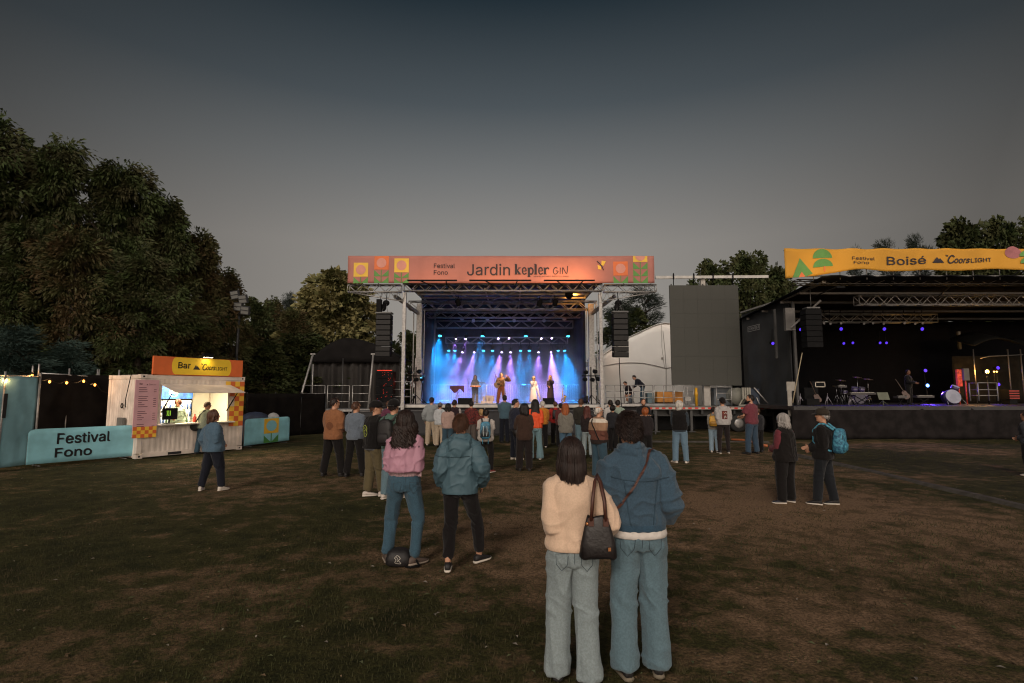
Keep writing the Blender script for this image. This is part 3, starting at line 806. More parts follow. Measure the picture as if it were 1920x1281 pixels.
# floodlight mast
ml_ = at(437, 800, 27.0); mast = empty('floodlight_mast', (ml_.x, 27, 0), 0, 'tall mast with four unlit square floodlights above the bar', 'floodlight')
mp = MB(); mp.path([(ml_.x, 27, 0), (ml_.x, 27, 4), (ml_.x + .05, 27, at(440, 572, 27).z)], [.09, .07, .05], 8); mp.build('pole', mat('dark pole', (.035, .036, .038), .6, .3), mast)
for px, py, ti in ((441, 553, -.15), (456, 561, -.1), (447, 575, .1), (460, 582, .15)):
    p = at(px, py, 26.8); hb = MB(); R = Matrix.Rotation(.25, 3, 'X') @ Matrix.Rotation(ti, 3, 'Y')
    hb.box(p, (.42, .16, .42), R); hb.bar(p + Vector((0, .1, 0)), Vector((ml_.x + .05, 27, p.z - .05)), .05, .05)
    h_ = hb.build('lamp_head', mat('lamp housing', (.03, .03, .032), .5), mast)
    gl = MB()
    for q in (-.1, .1): gl.box(p + R @ Vector((0, -.085, q)), (.36, .01, .15), R)
    gl.build('glass', mat('unlit lamp glass', (.17, .17, .16), .35, var=0), h_)
# ------------------------------------------------------------------ main stage
YS, DZ = 28.0, 1.38                       # front edge of the deck, deck height
XL, XR, YB = -5.6, 4.62, 37.2
XC = (XL + XR) / 2
stage = empty('concert_stage', (XC, YS, 0), 0, 'roofed concert stage in the middle with lit performers and smoke', 'stage')
deckm = mat('stage deck', (.20, .20, .205), .45, 0, .3, 1.5, .05, 40)
skirtm = mat('black skirt cloth', (.007, .007, .008), .95, 0, .3, 3)
roofm = mat('dark blue roof fabric', (.040, .050, .085), .8, 0, .25, 1.2, .1, 20)
drape = mat('black drape', (.010, .010, .013), .9, 0, .3, 3, .2, 14)
d = MB(); d.bb(XL - .25, XR + .25, YS, YB, DZ - .16, DZ); d.build('deck', deckm, stage)
e = MB(); e.bb(XL - .25, XR + .25, YS - .03, YS - .004, DZ - .15, DZ - .01); e.build('deck_edge', mat('deck edge trim', (.40, .39, .37), .4, .5), stage)
cloth('skirt', (XL - .25, YS + .06, 0), (XR + .25, YS + .06, 0), .02, DZ - .17, skirtm, stage, .03, 60, 6)
st = MB()
for x in np.arange(XL, XR, 1.4):
    st.rod((x, YS + .02, 0), (x, YS + .02, DZ - .16), .03); st.rod((x, YS + .02, .5), (x + 1.4, YS + .02, .5), .02); st.rod((x, YS + .02, .15), (x + 1.4, YS + .02, .95), .016)
st.build('scaffold_legs', steel, stage)
# posts: thin outer pair, boxy inner pair, rear pair
zt = at(757, 533, 27.6).z
for px in (757, 1127):
    p = MB(); x = at(px, 650, 27.75).x; p.bb(x - .085, x + .085, 27.66, 27.84, .02, zt - .42); p.bb(x - .25, x + .25, 27.5, 28.0, 0, .02); p.build('front_post', alu, stage, bevel=.008)
for px, sx in ((786, 1), (1109, -1)):
    p = MB(); x = at(px, 650, 30.5).x; zz = at(px, 580, 30.5).z
    p.bb(x - .19, x + .19, 30.3, 30.7, DZ, at(px, 672, 30.5).z); p.bb(x - .15, x + .15, 30.34, 30.66, at(px, 672, 30.5).z, zz + .3); p.rod((x - sx * .3, 30.3, DZ), (x - sx * .3, 30.3, zz), .035); p.rod((x + sx * .27, 30.5, at(px, 700, 30.5).z), (x + sx * .27, 30.5, zz), .03)
    p.bar((x, 30.5, zz - .3), (x - sx * .95, 28.2, zt - .5), .16, .16)
    p.build('mast', alu, stage, bevel=.01)
for px in (813, 1089):
    p = MB(); x = at(px, 650, 36.3).x; p.bb(x - .11, x + .11, 36.2, 36.42, DZ, at(px, 585, 36.3).z); p.build('rear_post', mat('dim post', (.30, .29, .29), .5, .4), stage)
# roof skin, side drapes, backdrop
zr = zt + .02; zrb = at(945, 590, 36.9).z + .45
rf = MB()
rf.grid(lambda u, v: Vector((XL + .1 + (XR - XL - .2) * u, 27.9 + 9.2 * v, zr - .02 + (zrb - zr) * v + .05 * math.sin(u * math.pi * 10) ** 2)), 40, 6)
o = rf.build('roof', roofm, stage); sd = o.modifiers.new('thick', 'SOLIDIFY'); sd.thickness = .05; sd.offset = 1
cloth('backdrop', (XL - .2, YB - .1, 0), (XR + .2, YB - .1, 0), DZ, zrb, mat('blue black backdrop', (.018, .020, .032), .9, 0, .3, 2, .2, 12), stage, .10, 60, 10)
for x in (XL + .35, XR - .35):
    cloth('side_drape', (x, 31.2, 0), (x, YB - .15, 0), DZ, zrb + .2, drape, stage, .10, 30, 8)
rb = MB()
for i, x in enumerate(np.linspace(XL + .4, XR - .4, 6)):
    rb.bar((x, 28.1, zr - .16), (x, 36.9, zrb - .16), .07, .10)
for y, t in ((29.4, .16), (30.6, .29), (33.0, .55)):
    rb.bar((XL + .4, y, zr + (zrb - zr) * t - .26), (XR - .4, y, zr + (zrb - zr) * t - .26), .06, .09)
rb.rod((XC - .9, 28.3, zr - .2), (XC + .9, 31, zr - .35), .035); rb.rod((XC + .9, 28.3, zr - .2), (XC - .9, 31, zr - .35), .035)
rb.rod((XC - 2.9, 28.3, zr - .2), (XC - 1.2, 31, zr - .4), .03); rb.rod((XC + 2.9, 28.3, zr - .2), (XC + 1.2, 31, zr - .4), .03)
rb.build('roof_beams', alu, stage)
def stage_truss(name, px0, px1, pt, pb, Y, w=.4, step=.5, r=.032, rd=.02, par=None, m=alu):
    a, b = at(px0, pt, Y), at(px1, pt, Y); z = a.z
    mb = MB(); mb.truss((a.x, Y, z), (b.x, Y, z), w, z - at(px0, pb, Y).z, step, r, rd); return mb.build(name, m, par if par else stage)
stage_truss('front_truss', 757, 1128, 533, 546, 27.75, .35, .38)
stage_truss('roof_truss', 768, 1118, 566, 581, 31.0, .5, .55, .035, .022)
stage_truss('roof_truss', 796, 1092, 586, 596, 33.4, .45, .5)
stage_truss('roof_truss', 818, 1074, 602, 615, 35.2, .4, .55)
stage_truss('light_truss', 836, 1064, 633, 644, 35.9, .4, .55, .03, .02)
# PA wings
for sx, a_, b_ in ((-1, 654, 752), (1, 1132, 1229)):
    mb = MB(); a = at(a_, 535, 27.6); b = at(b_, 535, 27.6)
    mb.truss(a, (b.x, 27.6, a.z), .35, a.z - at(654, 548, 27.6).z, .38, .03, .018)
    o_ = at(660 if sx < 0 else 1222, 549, 27.6); i_ = at(755 if sx < 0 else 1130, 565, 27.6)
    mb.rod(o_, i_, .035); n = 7
    for k in range(n):
        p = o_.lerp(i_, (k + 1) / n); mb.rod(p, (o_.lerp(i_, (k + .4) / n).x, 27.6, o_.z), .016, 5)
        mb.rod(p, (o_.lerp(i_, (k + 1.3) / n).x, 27.6, o_.z), .016, 5)
    mb.build('speaker_wing', alu, stage)
# the banner across the top
def banner(name, px0, px1, pt, pb, Y, colr, label, deco, sag=None, seed=0, amp=.05, nu=90, kind='a'):
    a, b = at(px0, pt, Y), at(px1, pt, Y); z1, z0 = a.z, at((px0 + px1) / 2, pb, Y).z
    W, Hh = b.x - a.x, z1 - z0
    r = empty('banner', (a.x + W / 2, Y, z0), 0, label, 'banner')
    def surf(u, v, o=0.0):                    # metres from the lower left corner
        t, q = u / W, v / Hh
        z = v if sag is None else z_of(t, q) - z0
        wv = amp * noise.noise(Vector((u * .9 + seed, v * .35, seed))) + amp * .45 * noise.noise(Vector((u * 2.6 + v * .8, v * 1.0, seed + 4)))
        if sag is not None: wv += .03 * math.sin(t * 62) * q ** 2
        return Vector((a.x + u, Y - wv - o, z0 + z))
    def z_of(t, q):
        zb = sag(t); zt_ = z1 - .03 * math.sin(t * math.pi * 9) ** 2
        return zb + (zt_ - zb) * q
    mb = MB(); mb.grid(lambda u, v: surf(u * W, v * Hh), nu, 10)
    o = mb.build('cloth', colr, r); sd = o.modifiers.new('thick', 'SOLIDIFY'); sd.thickness = .02; sd.offset = -1
    fr_ = MB(); 
    for zz in (z1 - .06, z0 + .1): fr_.rod((a.x + .05, Y + .12, zz), (b.x - .05, Y + .12, zz), .03)
    for t in np.linspace(.01, .99, 12): fr_.rod((a.x + W * t, Y + .12, z0 - .05), (a.x + W * t, Y + .12, z1 - .05), .02)
    fr_.build('frame', alu, r)
    deco(lambda u, v, o_=.012: surf(u * W, v * Hh, o_), W, Hh, o, W / (px1 - px0), lambda px, py: ((px - px0) / (px1 - px0), (pb - py) / (pb - pt)))
    return r
salmon = mat('salmon banner cloth', (.39, .155, .125), .75, 0, .07, .8, .06, 6)
def sub(poly, k=6):
    out = []
    for i in range(len(poly)):
        a, b = poly[i], poly[(i + 1) % len(poly)]
        out += [(a[0] + (b[0] - a[0]) * t / k, a[1] + (b[1] - a[1]) * t / k) for t in range(k)]
    return out
def strip(mb, F, x0, x1, y0, y1, m, n=4):
    mb.grid(lambda u, v: F(x0 + (x1 - x0) * u, y0 + (y1 - y0) * v), n, n, m, smooth=True)
pr_green, pr_yel, pr_or, pr_sal, pr_ink = mat('banner green', (.10, .26, .06), .7, var=.05), mat('banner yellow', (.74, .46, .06), .7, var=.05), mat('banner orange', (.66, .16, .05), .7, var=.05), mat('banner circle', (.60, .26, .20), .7, var=.05), mat('banner ink', (.022, .016, .022), .7, var=0)
def tulip(mb, F, cx, w, ytop, ysq, ybot, mcol, o=.014):
    """square bloom with a round eye over two rows of pointed leaves (px units through F)"""
    G = lambda px, py: F(px, py, o); G2 = lambda px, py: F(px, py, o + .012)
    mb.grid(lambda u, v: G(cx - w + 2 * w * u, ysq + (ytop - ysq) * v), 4, 4, mcol)
    cyy = (ytop + ysq) / 2; r_ = w * .68; half = ysq - ytop < 15
    if half: cyy = ytop
    mb.add([G2(cx, cyy)] + [G2(cx + r_ * math.cos(t), cyy + r_ * math.sin(t)) for t in [q * (math.pi if half else 2 * math.pi) / 24 for q in range(25)]], [(0, 2 + q, 1 + q) for q in range(24)], 3)
    rows = max(1, int(round((ybot - ysq) / 13))); hgt = (ybot - ysq) / rows
    for k in range(rows):
        yb = ysq + hgt * (k + 1)
        for sx in (-1, 1):
            mb.add([G(cx + sx * w * .04, yb), G(cx + sx * w, yb), G(cx + sx * w, yb - hgt * .95)], [(0, 1, 2) if sx > 0 else (2, 1, 0)], 0)
    mb.grid(lambda u, v: G2(cx - w * .05 + w * .1 * u, ybot + (ysq - ybot) * v), 1, 4, 0)
def deco_main(Fn, W, Hh, co, mpp, uv):
    F = lambda px, py, o=.014: Fn(*uv(px, py), o)
    for a_ in ((677.5, 493, 519, 1), (716, 480.5, 506, 2), (753.5, 485, 511, 1), (1163, 490.5, 517, 2), (1200, 480.5, 491.5, 1)):
        mb = MB(); tulip(mb, F, a_[0], 13.5, a_[1], a_[2], 531, a_[3]); mb.build('flower_print', [pr_green, pr_yel, pr_or, pr_sal], co)
    P = lambda u, v: F(u, -v, .026)
    t = MB()
    letter(t, 'Festival', P, 814, -503, w=39, h=8.5, bold=.06); letter(t, 'Fono', P, 814, -515.5, w=26, h=8.3, bold=.06)
    t.build('lettering', pr_ink, co); t = MB()
    letter(t, 'Jardin', P, 876, -517, w=80, h=21.5, bold=.35); t.build('lettering', pr_ink, co); t = MB()
    # heavy slab word
    S = lambda pts, w_: stroke(t, pts, P, w_)
    x = 965.5
    S([(x + 2, -496), (x + 2, -515)], 4.2); S([(x - .5, -496), (x + 3, -496)], 1.3); S([(x - .5, -514.4), (x + 5, -514.4)], 1.4); S([(x + 3, -508.6), (x + 8.5, -502.6)], 1.6); S([(x + 6.5, -502.6), (x + 11, -502.6)], 1.3); S([(x + 4.5, -508), (x + 9, -514.6)], 3.6); S([(x + 6, -514.4), (x + 11.5, -514.4)], 1.4)
    for xe in (978.0, 1008.5):
        S([(xe + .6, -508.6), (xe + 8.6, -508.6)], 1.3); S([(xe + 8.4, -508.4), (xe + 7.4, -503.6), (xe + 4.8, -502.4), (xe + 2.2, -504.2), (xe + 1.6, -508.6), (xe + 2.4, -512.6), (xe + 5.2, -514.6), (xe + 9, -512.4)], 2.3)
    x = 989.5; S([(x + 2, -503), (x + 2, -519.6)], 4); S([(x - .6, -503), (x + 3, -503)], 1.3); S([(x - .6, -519.2), (x + 5, -519.2)], 1.4); S([(x + 3, -504.4), (x + 6, -502.6), (x + 9.4, -506), (x + 9.2, -511.6), (x + 6.4, -514.6), (x + 3, -513)], 2.6)
    x = 1002.2; S([(x + 2, -496), (x + 2, -515)], 4); S([(x - .6, -496), (x + 3, -496)], 1.3); S([(x - .8, -514.4), (x + 5, -514.4)], 1.4)
    x = 1019.5; S([(x + 2, -503), (x + 2, -515)], 4); S([(x - .6, -503), (x + 3, -503)], 1.3); S([(x - .6, -514.4), (x + 5.4, -514.4)], 1.4); S([(x + 3, -506), (x + 6, -503), (x + 8.6, -503.4), (x + 8.4, -505.4)], 2.2)
    t.build('lettering', pr_ink, co); t = MB()
    S([(1045, -503.4), (1041, -502.2), (1037.6, -507), (1038, -513), (1042, -514.4), (1046.4, -509.4), (1041.6, -508.6)], 1.3)
    S([(1050.6, -502.4), (1049.8, -514.4)], 1.4); S([(1054.4, -514.6), (1055, -502.2), (1062, -513.8), (1064.2, -499)], 1.4)
    t.build('lettering', pr_ink, co); t = MB()
    letter(t, 'APPALACHES DISTILLERIE', P, 1000, -519.9, w=66, h=2.3)
    t.build('lettering', pr_ink, co)
    z = MB()
    for pts, mi in (([(1120, -497), (1126, -499), (1127, -506), (1121, -505)], 0), ([(1128, -489), (1136, -490), (1131, -499), (1127, -497)], 0)):
        poly2d(z, pts, lambda u, v: F(u, -v, .02), mi)
    stroke(z, [(1119, -490), (1127, -498), (1131, -507)], lambda u, v: F(u, -v, .03), 1.6, 1)
    z.build('torn_patch', [pr_yel, pr_ink], co)
banner('banner', 653, 1226, 480, 531, 27.2, salmon, 'wide salmon banner lettered Jardin with flower prints above the main stage', deco_main, seed=2)
# lamp bars in front of the banner and their warm light
for px0, px1, e_ in ((764, 857, 9), (880, 996, 24), (1020, 1115, 48)):
    a, b = at(px0, 526, 26.4), at(px1, 526, 26.4)
    r = empty('banner_lamp', a.lerp(b, .5), 0, {764: 'thin black lamp bar under the flower end of the salmon banner', 880: 'thin black lamp bar under the word Jardin', 1020: 'brightest thin black lamp bar, under the right end of the salmon banner'}[px0], 'lamp', 'lamp bars before the salmon banner')
    m_ = MB(); m_.bar(a, b, .12, .06); m_.build('lamp_bar', black, r)
    m_ = MB()
    for t in (.25, .78): p = a.lerp(b, t); m_.rod(p, (p.x + .45 * (1 if t < .5 else -.3), 27.6, at(900, 537, 27.6).z), .03)
    m_.build('arm', black, r)
    ld = lamp('banner light', 'AREA', a.lerp(b, .5) + Vector((0, .04, .04)), e_, (1, .50, .17), r, target=a.lerp(b, .5) + Vector((0, .62, .75)), size=1.0)
    ld.data.shape = 'RECTANGLE'; ld.data.size = (b - a).length; ld.data.size_y = .05
# warm lamp that colours the right roof corner
p = at(1067, 552, 29.2)
r = empty('work_lamp', p, 0, 'black hanging lamp under the right of the roof casting orange light', 'lamp')
m_ = MB(); m_.ball(p, (.22, .2, .28)); m_.rod(p, (p.x, p.y, zr - .2), .03); m_.build('body', black, r)
lamp('orange light', 'SPOT', p + Vector((.25, 0, -.1)), 260, (1, .38, .06), r, target=p + Vector((1.4, 3.0, .3)), size=.08, angle=95, blend=.8)
# hanging loudspeakers
def line_array(px, pt, pb, label):
    Y = 27.0; t, b = at(px, pt, Y), at(px, pb, Y); n = 8; w = .76; hh = (t.z - b.z) / n
    r = empty('line_array', (t.x, Y, b.z), 0, label, 'loudspeaker', 'hanging loudspeaker stacks')
    for i in range(n):
        z1_ = t.z - i * hh; tl_ = math.radians(1.0 * i); mb = MB()
        mb.box((t.x, Y + .12, z1_ - hh / 2), (w, .5, hh - .02), Matrix.Rotation(tl_, 3, 'X')); o = mb.build('cabinet', black, r, bevel=.01)
        g_ = MB(); g_.box((t.x, Y - .14, z1_ - hh / 2), (w - .06, .02, hh - .05), Matrix.Rotation(tl_, 3, 'X')); g_.build('grille', mat('speaker grille', (.010, .009, .009), .7, 0, .4, 40), o)
    f = MB(); f.bar((t.x - .4, Y + .1, t.z + .08), (t.x + .4, Y + .1, t.z + .08), .5, .07)
    for q in (-.15, .15): f.rod((t.x + q, Y + .1, t.z + .1), (t.x, Y + .4, at(px, 560, Y).z), .015)
    f.build('rigging_frame', mat('rigging', (.10, .10, .10), .5, .5), r)
    h_ = MB(); h_.ball((t.x, Y + .4, at(px, 566, Y).z), (.18, .15, .16)); h_.ball((t.x - .1, Y + .3, at(px, 575, Y).z), (.14, .12, .2)); h_.rod((t.x, Y + .4, at(px, 566, Y).z), (t.x, Y + .55, at(px, 545, Y).z), .02); h_.build('hoist', black, r)
    return t
line_array(720, 590, 669, 'tall black loudspeaker stack hanging left of the stage'); line_array(1162.5, 588, 670, 'tall black loudspeaker stack hanging right of the stage')
q = at(711, 573, 27.0); m_ = MB(); m_.box(q, (.24, .25, .62)); m_.rod(q, (q.x, 27.4, at(711, 547, 27).z), .015); tag(m_.build('side_loudspeaker', black, bevel=.01), 'small black box loudspeaker hanging beside the left stack', 'loudspeaker')
c_ = MB(); a = at(1161, 671, 27.1); c_.path([a, (a.x + .03, 27.2, 3), (a.x + .12, 27.4, DZ), (a.x + .12, 27.5, .1)], .022, 6); tag(c_.build('cable', black), 'black cable dropping from the right hanging loudspeaker stack', 'cable')
# ground stack with a red glow at the left wing
gx = at(721, 700, 29).x
sub_ = empty('subwoofer_stack', (gx, 29.3, DZ), 0, 'dark speaker stack with red glints below the left hanging stack', 'loudspeaker')
for i in range(4):
    m_ = MB(); m_.bb(gx - .46, gx + .46, 29.0, 29.7, DZ + .1 + i * .42, DZ + .1 + i * .42 + .40); m_.build('cabinet', black, sub_, bevel=.012)
m_ = MB(); rr = random.Random(2)
for _ in range(26): m_.ball((gx + rr.uniform(-.4, .42), 28.985, DZ + rr.uniform(.15, 1.7)), (.012, .008, .012), 6, 4)
m_.bar((gx - .4, 28.99, DZ + 1.80), (gx + .4, 28.99, DZ + 1.80), .02, .03)
m_.build('red_lights', mat('red led', (1, .05, .02), emit=.9, var=0), sub_)['kind'] = 'stuff'
lamp('red light', 'POINT', (gx + .75, 29.6, DZ + 1.2), 5, (1, .08, .03), sub_, size=.1)
# stage lights -------------------------------------------------------
cyan, violet = (.006, .30, .86), (.46, .22, 1.0)
glass_c, glass_v, glass_w = mat('cyan lens', (.06, .62, 1.0), emit=4, var=0), mat('violet lens', (.75, .55, 1.0), emit=12, var=0), mat('dim lens', (.4, .4, .42), .3, var=0)
LG = 'lamps hung under the stage roof'
def stage_light(px, py, Y, col, glass, target, pw, label, ang=26, sz=.16, hang_z=None):
    p = at(px, py, Y); tg_ = Vector(target) if target is not None else p + Vector((0, -1, -.7)); dr = (tg_ - p).normalized()
    r = empty('stage_light', p, 0, label, 'stage light', LG)
    b = MB(); fc = (Vector((p.x, 0, p.z)) - Vector((p.x, 0, p.z)))
    b.lathe([(sz * .5, -.34), (sz * .95, -.26), (sz, 0), (sz * .9, .03)], p, dr, 14); b.build('body', black, r)
    y_ = MB(); sd = dr.cross(Vector((0, 0, 1))).normalized(); top = p + Vector((0, 0, hang_z if hang_z else .45))
    y_.path([p - dr * .12 + sd * (sz + .03), p - dr * .12 + sd * (sz + .04) + Vector((0, 0, .26)), p - dr * .12 - sd * (sz + .04) + Vector((0, 0, .26)), p - dr * .12 - sd * (sz + .03)], .018, 5); y_.rod(p - dr * .12 + Vector((0, 0, .26)), top - dr * .12, .025); y_.build('yoke', black, r)
    l = MB(); l.disc(p + dr * .036, dr, sz * .82, .012, 16); l.build('lens', glass, r)
    if pw: lamp('beam', 'SPOT', p + dr * .09, pw, col, r, target=tg_, size=.09, angle=ang * 1.6, blend=.85)
    return r
def tgt(px, py, Y): return at(px, py, Y)
N_ = ['first', 'second', 'third', 'fourth', 'fifth', 'sixth', 'seventh', 'eighth']
E = 3500
up_c = [(825, 629, 808, 742, 1.5), (905, 630, 886, 742, 1.0), (986, 630, 985, 742, .0), (1065, 630, 1075, 742, .0)]
for i, (px, py, tx, ty, k) in enumerate(up_c):
    stage_light(px, py, 36.1, cyan, glass_c, tgt(tx, ty, 34.5), E * k * 1.6, '%s cyan wash light from the left in the upper row' % N_[i], 30, .15)
for i, (px, py, tx, ty, k) in enumerate([(855, 635, 838, 740, .5), (873, 635, 862, 745, .6), (934.5, 634.5, None, 0, 0), (954.5, 634, None, 0, 0), (1015, 634.5, None, 0, 0), (1034.5, 634, None, 0, 0)]):
    stage_light(px, py, 35.6, violet, glass_v, tgt(tx, ty, 33.8) if tx else None, E * k, '%s small violet spot from the left along the lower truss' % N_[i], 16, .07, .2)
for i, (px, tx, k) in enumerate([(841.5, 830, .8), (853, 846, .9), (906.5, 900, .7), (923.5, 918, .7), (976, 974, .8), (992.5, 990, .8), (1046.5, 1050, .8), (1058.5, 1078, 2.0)]):
    stage_light(px, 657, 35.4, cyan, glass_c, tgt(tx, 752, 34.2), E * k * .9, '%s cyan lamp from the left in the low row' % N_[i], 28, .12)
for i, (px, tx, k) in enumerate([(867.5, 835, 1.3), (889.5, 868, 1.5), (941, 918, 2.0), (957.5, 955, 2.0), (1010, 1008, 1.2), (1033, 1040, 4.2)]):
    stage_light(px, 660, 35.0, violet, glass_v, tgt(tx, 752, 33.6), E * k * 1.1, '%s violet spot from the left in the low row' % N_[i], 19, .075)
for i, px in enumerate((866, 888, 914, 964, 992, 1020, 1058)):
    stage_light(px, 598 + (i % 2) * 3, 34.3, cyan, glass_w, None, 0, '%s unlit black moving lamp from the left under the roof truss' % N_[i], 20, .15, .35)
for i, (px, tx) in enumerate(((860, 893), (1010, 940), (1040, 1015))):
    stage_light(px, 572 + i % 2, 28.6, (1, .60, .28), glass_w, tgt(tx, 722, 31.0), 9000 if i == 1 else 5000, '%s warm front spot from the left by the front truss' % N_[i], 12, .13, .4)
# smoke inside the stage
sm = bpy.data.materials.new('stage smoke'); sm.use_nodes = True; nt = sm.node_tree; nt.nodes.clear()
so = nt.nodes.new('ShaderNodeOutputMaterial'); pv = nt.nodes.new('ShaderNodeVolumePrincipled'); pv.inputs['Color'].default_value = (.80, .86, .92, 1); pv.inputs['Anisotropy'].default_value = .15
tc = nt.nodes.new('ShaderNodeTexCoord'); nz = nt.nodes.new('ShaderNodeTexNoise'); nz.inputs['Scale'].default_value = .95; nz.inputs['Detail'].default_value = 3
nt.links.new(tc.outputs['Object'], nz.inputs['Vector']); mr = nt.nodes.new('ShaderNodeMapRange'); mr.inputs['From Min'].default_value = .32; mr.inputs['From Max'].default_value = .68
mr.inputs['To Min'].default_value = .025; mr.inputs['To Max'].default_value = .34
nt.links.new(nz.outputs['Fac'], mr.inputs['Value']); sx_ = nt.nodes.new('ShaderNodeSeparateXYZ'); nt.links.new(tc.outputs['Object'], sx_.inputs[0])
hz = nt.nodes.new('ShaderNodeMapRange'); hz.interpolation_type = 'SMOOTHSTEP'; hz.inputs['From Min'].default_value = 1.2; hz.inputs['From Max'].default_value = 4.2; hz.inputs['To Min'].default_value = 1.0; hz.inputs['To Max'].default_value = .10
nt.links.new(sx_.outputs['Z'], hz.inputs['Value']); dm = nt.nodes.new('ShaderNodeMath'); dm.operation = 'MULTIPLY'
nt.links.new(mr.outputs[0], dm.inputs[0]); nt.links.new(hz.outputs[0], dm.inputs[1]); nt.links.new(dm.outputs[0], pv.inputs['Density']); nt.links.new(pv.outputs[0], so.inputs['Volume'])
sv = MB(); sv.bb(XL + .45, XR - .45, 31.3, YB - .45, DZ + .03, at(900, 612, 35).z)
tag(sv.build('stage_smoke', sm), 'thin smoke drifting over the back of the stage in coloured beams', 'smoke', kind='stuff')
# railings ----------------------------------------------------------
def railing(a, b, h, n, label, group='guard rails on the stage wings', m=steel, vert=False, bars=(1.0, .66, .33)):
    a, b = Vector(a), Vector(b); r = empty('guard_rail', a.lerp(b, .5), 0, label, 'railing', group)
    f = MB()
    for i in range(n + 1): p = a.lerp(b, i / n); f.rod(p, p + Vector((0, 0, h)), .024)
    for k in bars: f.rod(a + Vector((0, 0, h * k)), b + Vector((0, 0, h * k)), .02)
    f.build('rails', m, r)
    if vert:
        g_ = MB(); L = (b - a).length; k = int(L / .13)
        for i in range(1, k): p = a.lerp(b, i / k); g_.rod(p + Vector((0, 0, .1)), p + Vector((0, 0, h)), .010, 5)
        g_.build('uprights', m, r)
    return r
# back barriers on the deck
bx = [at(px, 720, 34.6).x for px in (800, 848, 902, 950, 972, 1007, 1060, 1094)]
BGp = 'crowd barriers at the back of the stage deck'
for i, (x0, x1) in enumerate(((bx[0], bx[1]), (bx[1] + .1, bx[2]), (bx[2] + .1, bx[4] - .5), (bx[4] - .35, bx[5]), (bx[5] + .1, bx[6]), (bx[6] + .1, bx[7]))):
    railing((x0, 34.8, DZ), (x1, 34.8, DZ), 1.12, 1, ['leftmost steel barrier at the back of the stage deck in cyan light', 'steel barrier behind the keyboard player', 'steel barrier behind the guitarist', 'steel barrier behind the singer in white', 'steel barrier behind the singer in black', 'rightmost steel barrier at the back of the stage beside the leaning instrument'][i], BGp, mat('pale barrier', (.62, .62, .64), .4, .3), True, (1.0, .09))
# left wing deck and rails
wzk = at(600, 768, 28.4).z
lw = empty('stage_wing', (at(640, 768, 28.4).x, 28.4, 0), 0, 'raised side platform with pale edge left of the stage', 'platform')
x0, x1 = at(563, 768, 28.3).x, XL - .35
m_ = MB(); m_.bb(x0, x1, 28.3, 31.5, wzk - .12, wzk); m_.build('deck', deckm, lw)
m_ = MB(); m_.bb(x0, x1, 28.26, 28.295, wzk - .10, wzk + .01); m_.build('edge', alu, lw)
cloth('skirt', (x0 + .5, 28.5, 0), (x1, 28.5, 0), .02, wzk - .13, skirtm, lw, .05, 40, 6)
m_ = MB()
for x in np.linspace(x0 + .1, x1 - .1, 5): m_.rod((x, 28.35, 0), (x, 28.35, wzk - .1), .03)
m_.rod((x0 + .1, 28.35, .45), (x1, 28.35, .45), .018); m_.build('scaffold_legs', steel, lw)
for i, (a_, b_) in enumerate(((567, 609), (614, 655), (661, 694))):
    railing((at(a_, 740, 28.35).x, 28.35, wzk), (at(b_, 740, 28.35).x, 28.35, wzk), 1.25, 1, ['steel guard rail at the left end of the left platform', 'middle steel guard rail on the left platform', 'steel guard rail by the long prop on the left platform'][i])
railing((at(738, 740, 29.5).x, 29.2, DZ), (at(772, 740, 29.5).x, 29.2, DZ), 1.2, 2, 'steel guard rail beside the dark speaker stack')
for k, (xa, ya, xb, yb) in enumerate(((587, 664, 548, 800), (700, 664, 690, 768))):
    a, b = at(xa, ya, 28.2), at(xb, yb, 28.0 if k else 27.0); b.z = max(.03, b.z) if k == 0 else wzk
    m_ = MB(); m_.rod(a, b, .05, 8); m_.box(b, (.18, .18, .05)); m_.bar(a + Vector((-.12, 0, 0)), a + Vector((.12, 0, 0)), .06, .06)
    tag(m_.build('prop_pole', alu), ['slanted metal prop running down to the white weight box', 'steep metal prop right of the guard rails, by the dark speaker stack'][k], 'pole')
wb = at(556, 808, 26.8); m_ = MB(); m_.bb(wb.x - .35, wb.x + .33, 26.6, 27.1, .32, .80); m_.bb(wb.x - .28, wb.x + .26, 26.65, 27.05, .02, .32, 1)
tag(m_.build('ballast_box', [mat('pale ballast', (.40, .39, .37), .7), dark], bevel=.02), 'pale square weight box at the foot of the slanted prop', 'box')
m_ = MB(); p = at(587, 690, 28.6); m_.rod((p.x, 28.6, wzk), (p.x, 28.6, at(587, 683, 28.6).z), .035); tag(m_.build('upright_pole', alu), 'upright metal pole behind the leftmost guard rail', 'pole')
# black canopy tent behind the left wing
cy = 32.5; tx0, tx1 = at(583, 700, cy).x, at(752, 700, cy).x; ez, tz = at(600, 672, cy).z, at(640, 631, cy).z
tent = empty('canopy_tent', ((tx0 + tx1) / 2, cy + 1.8, 0), 0, 'black domed canopy tent with hanging curtains left of the stage', 'tent')
mx_ = at(645, 640, cy).x
def dome(u, v):
    x = tx0 + (tx1 - tx0) * u; y = cy + 3.6 * v
    pk = (1 - abs((x - mx_) / ((tx1 - mx_) if x > mx_ else (mx_ - tx0))) ** 1.7)
    return Vector((x, y, ez + (tz - ez) * pk * (1 - abs(2 * v - 1) ** 4 * .1)))
m_ = MB(); m_.grid(dome, 24, 10); o = m_.build('roof', mat('black tent cloth', (.009, .008, .008), .85, 0, .2, 2, spec=.15), tent); sd = o.modifiers.new('thick', 'SOLIDIFY'); sd.thickness = .04
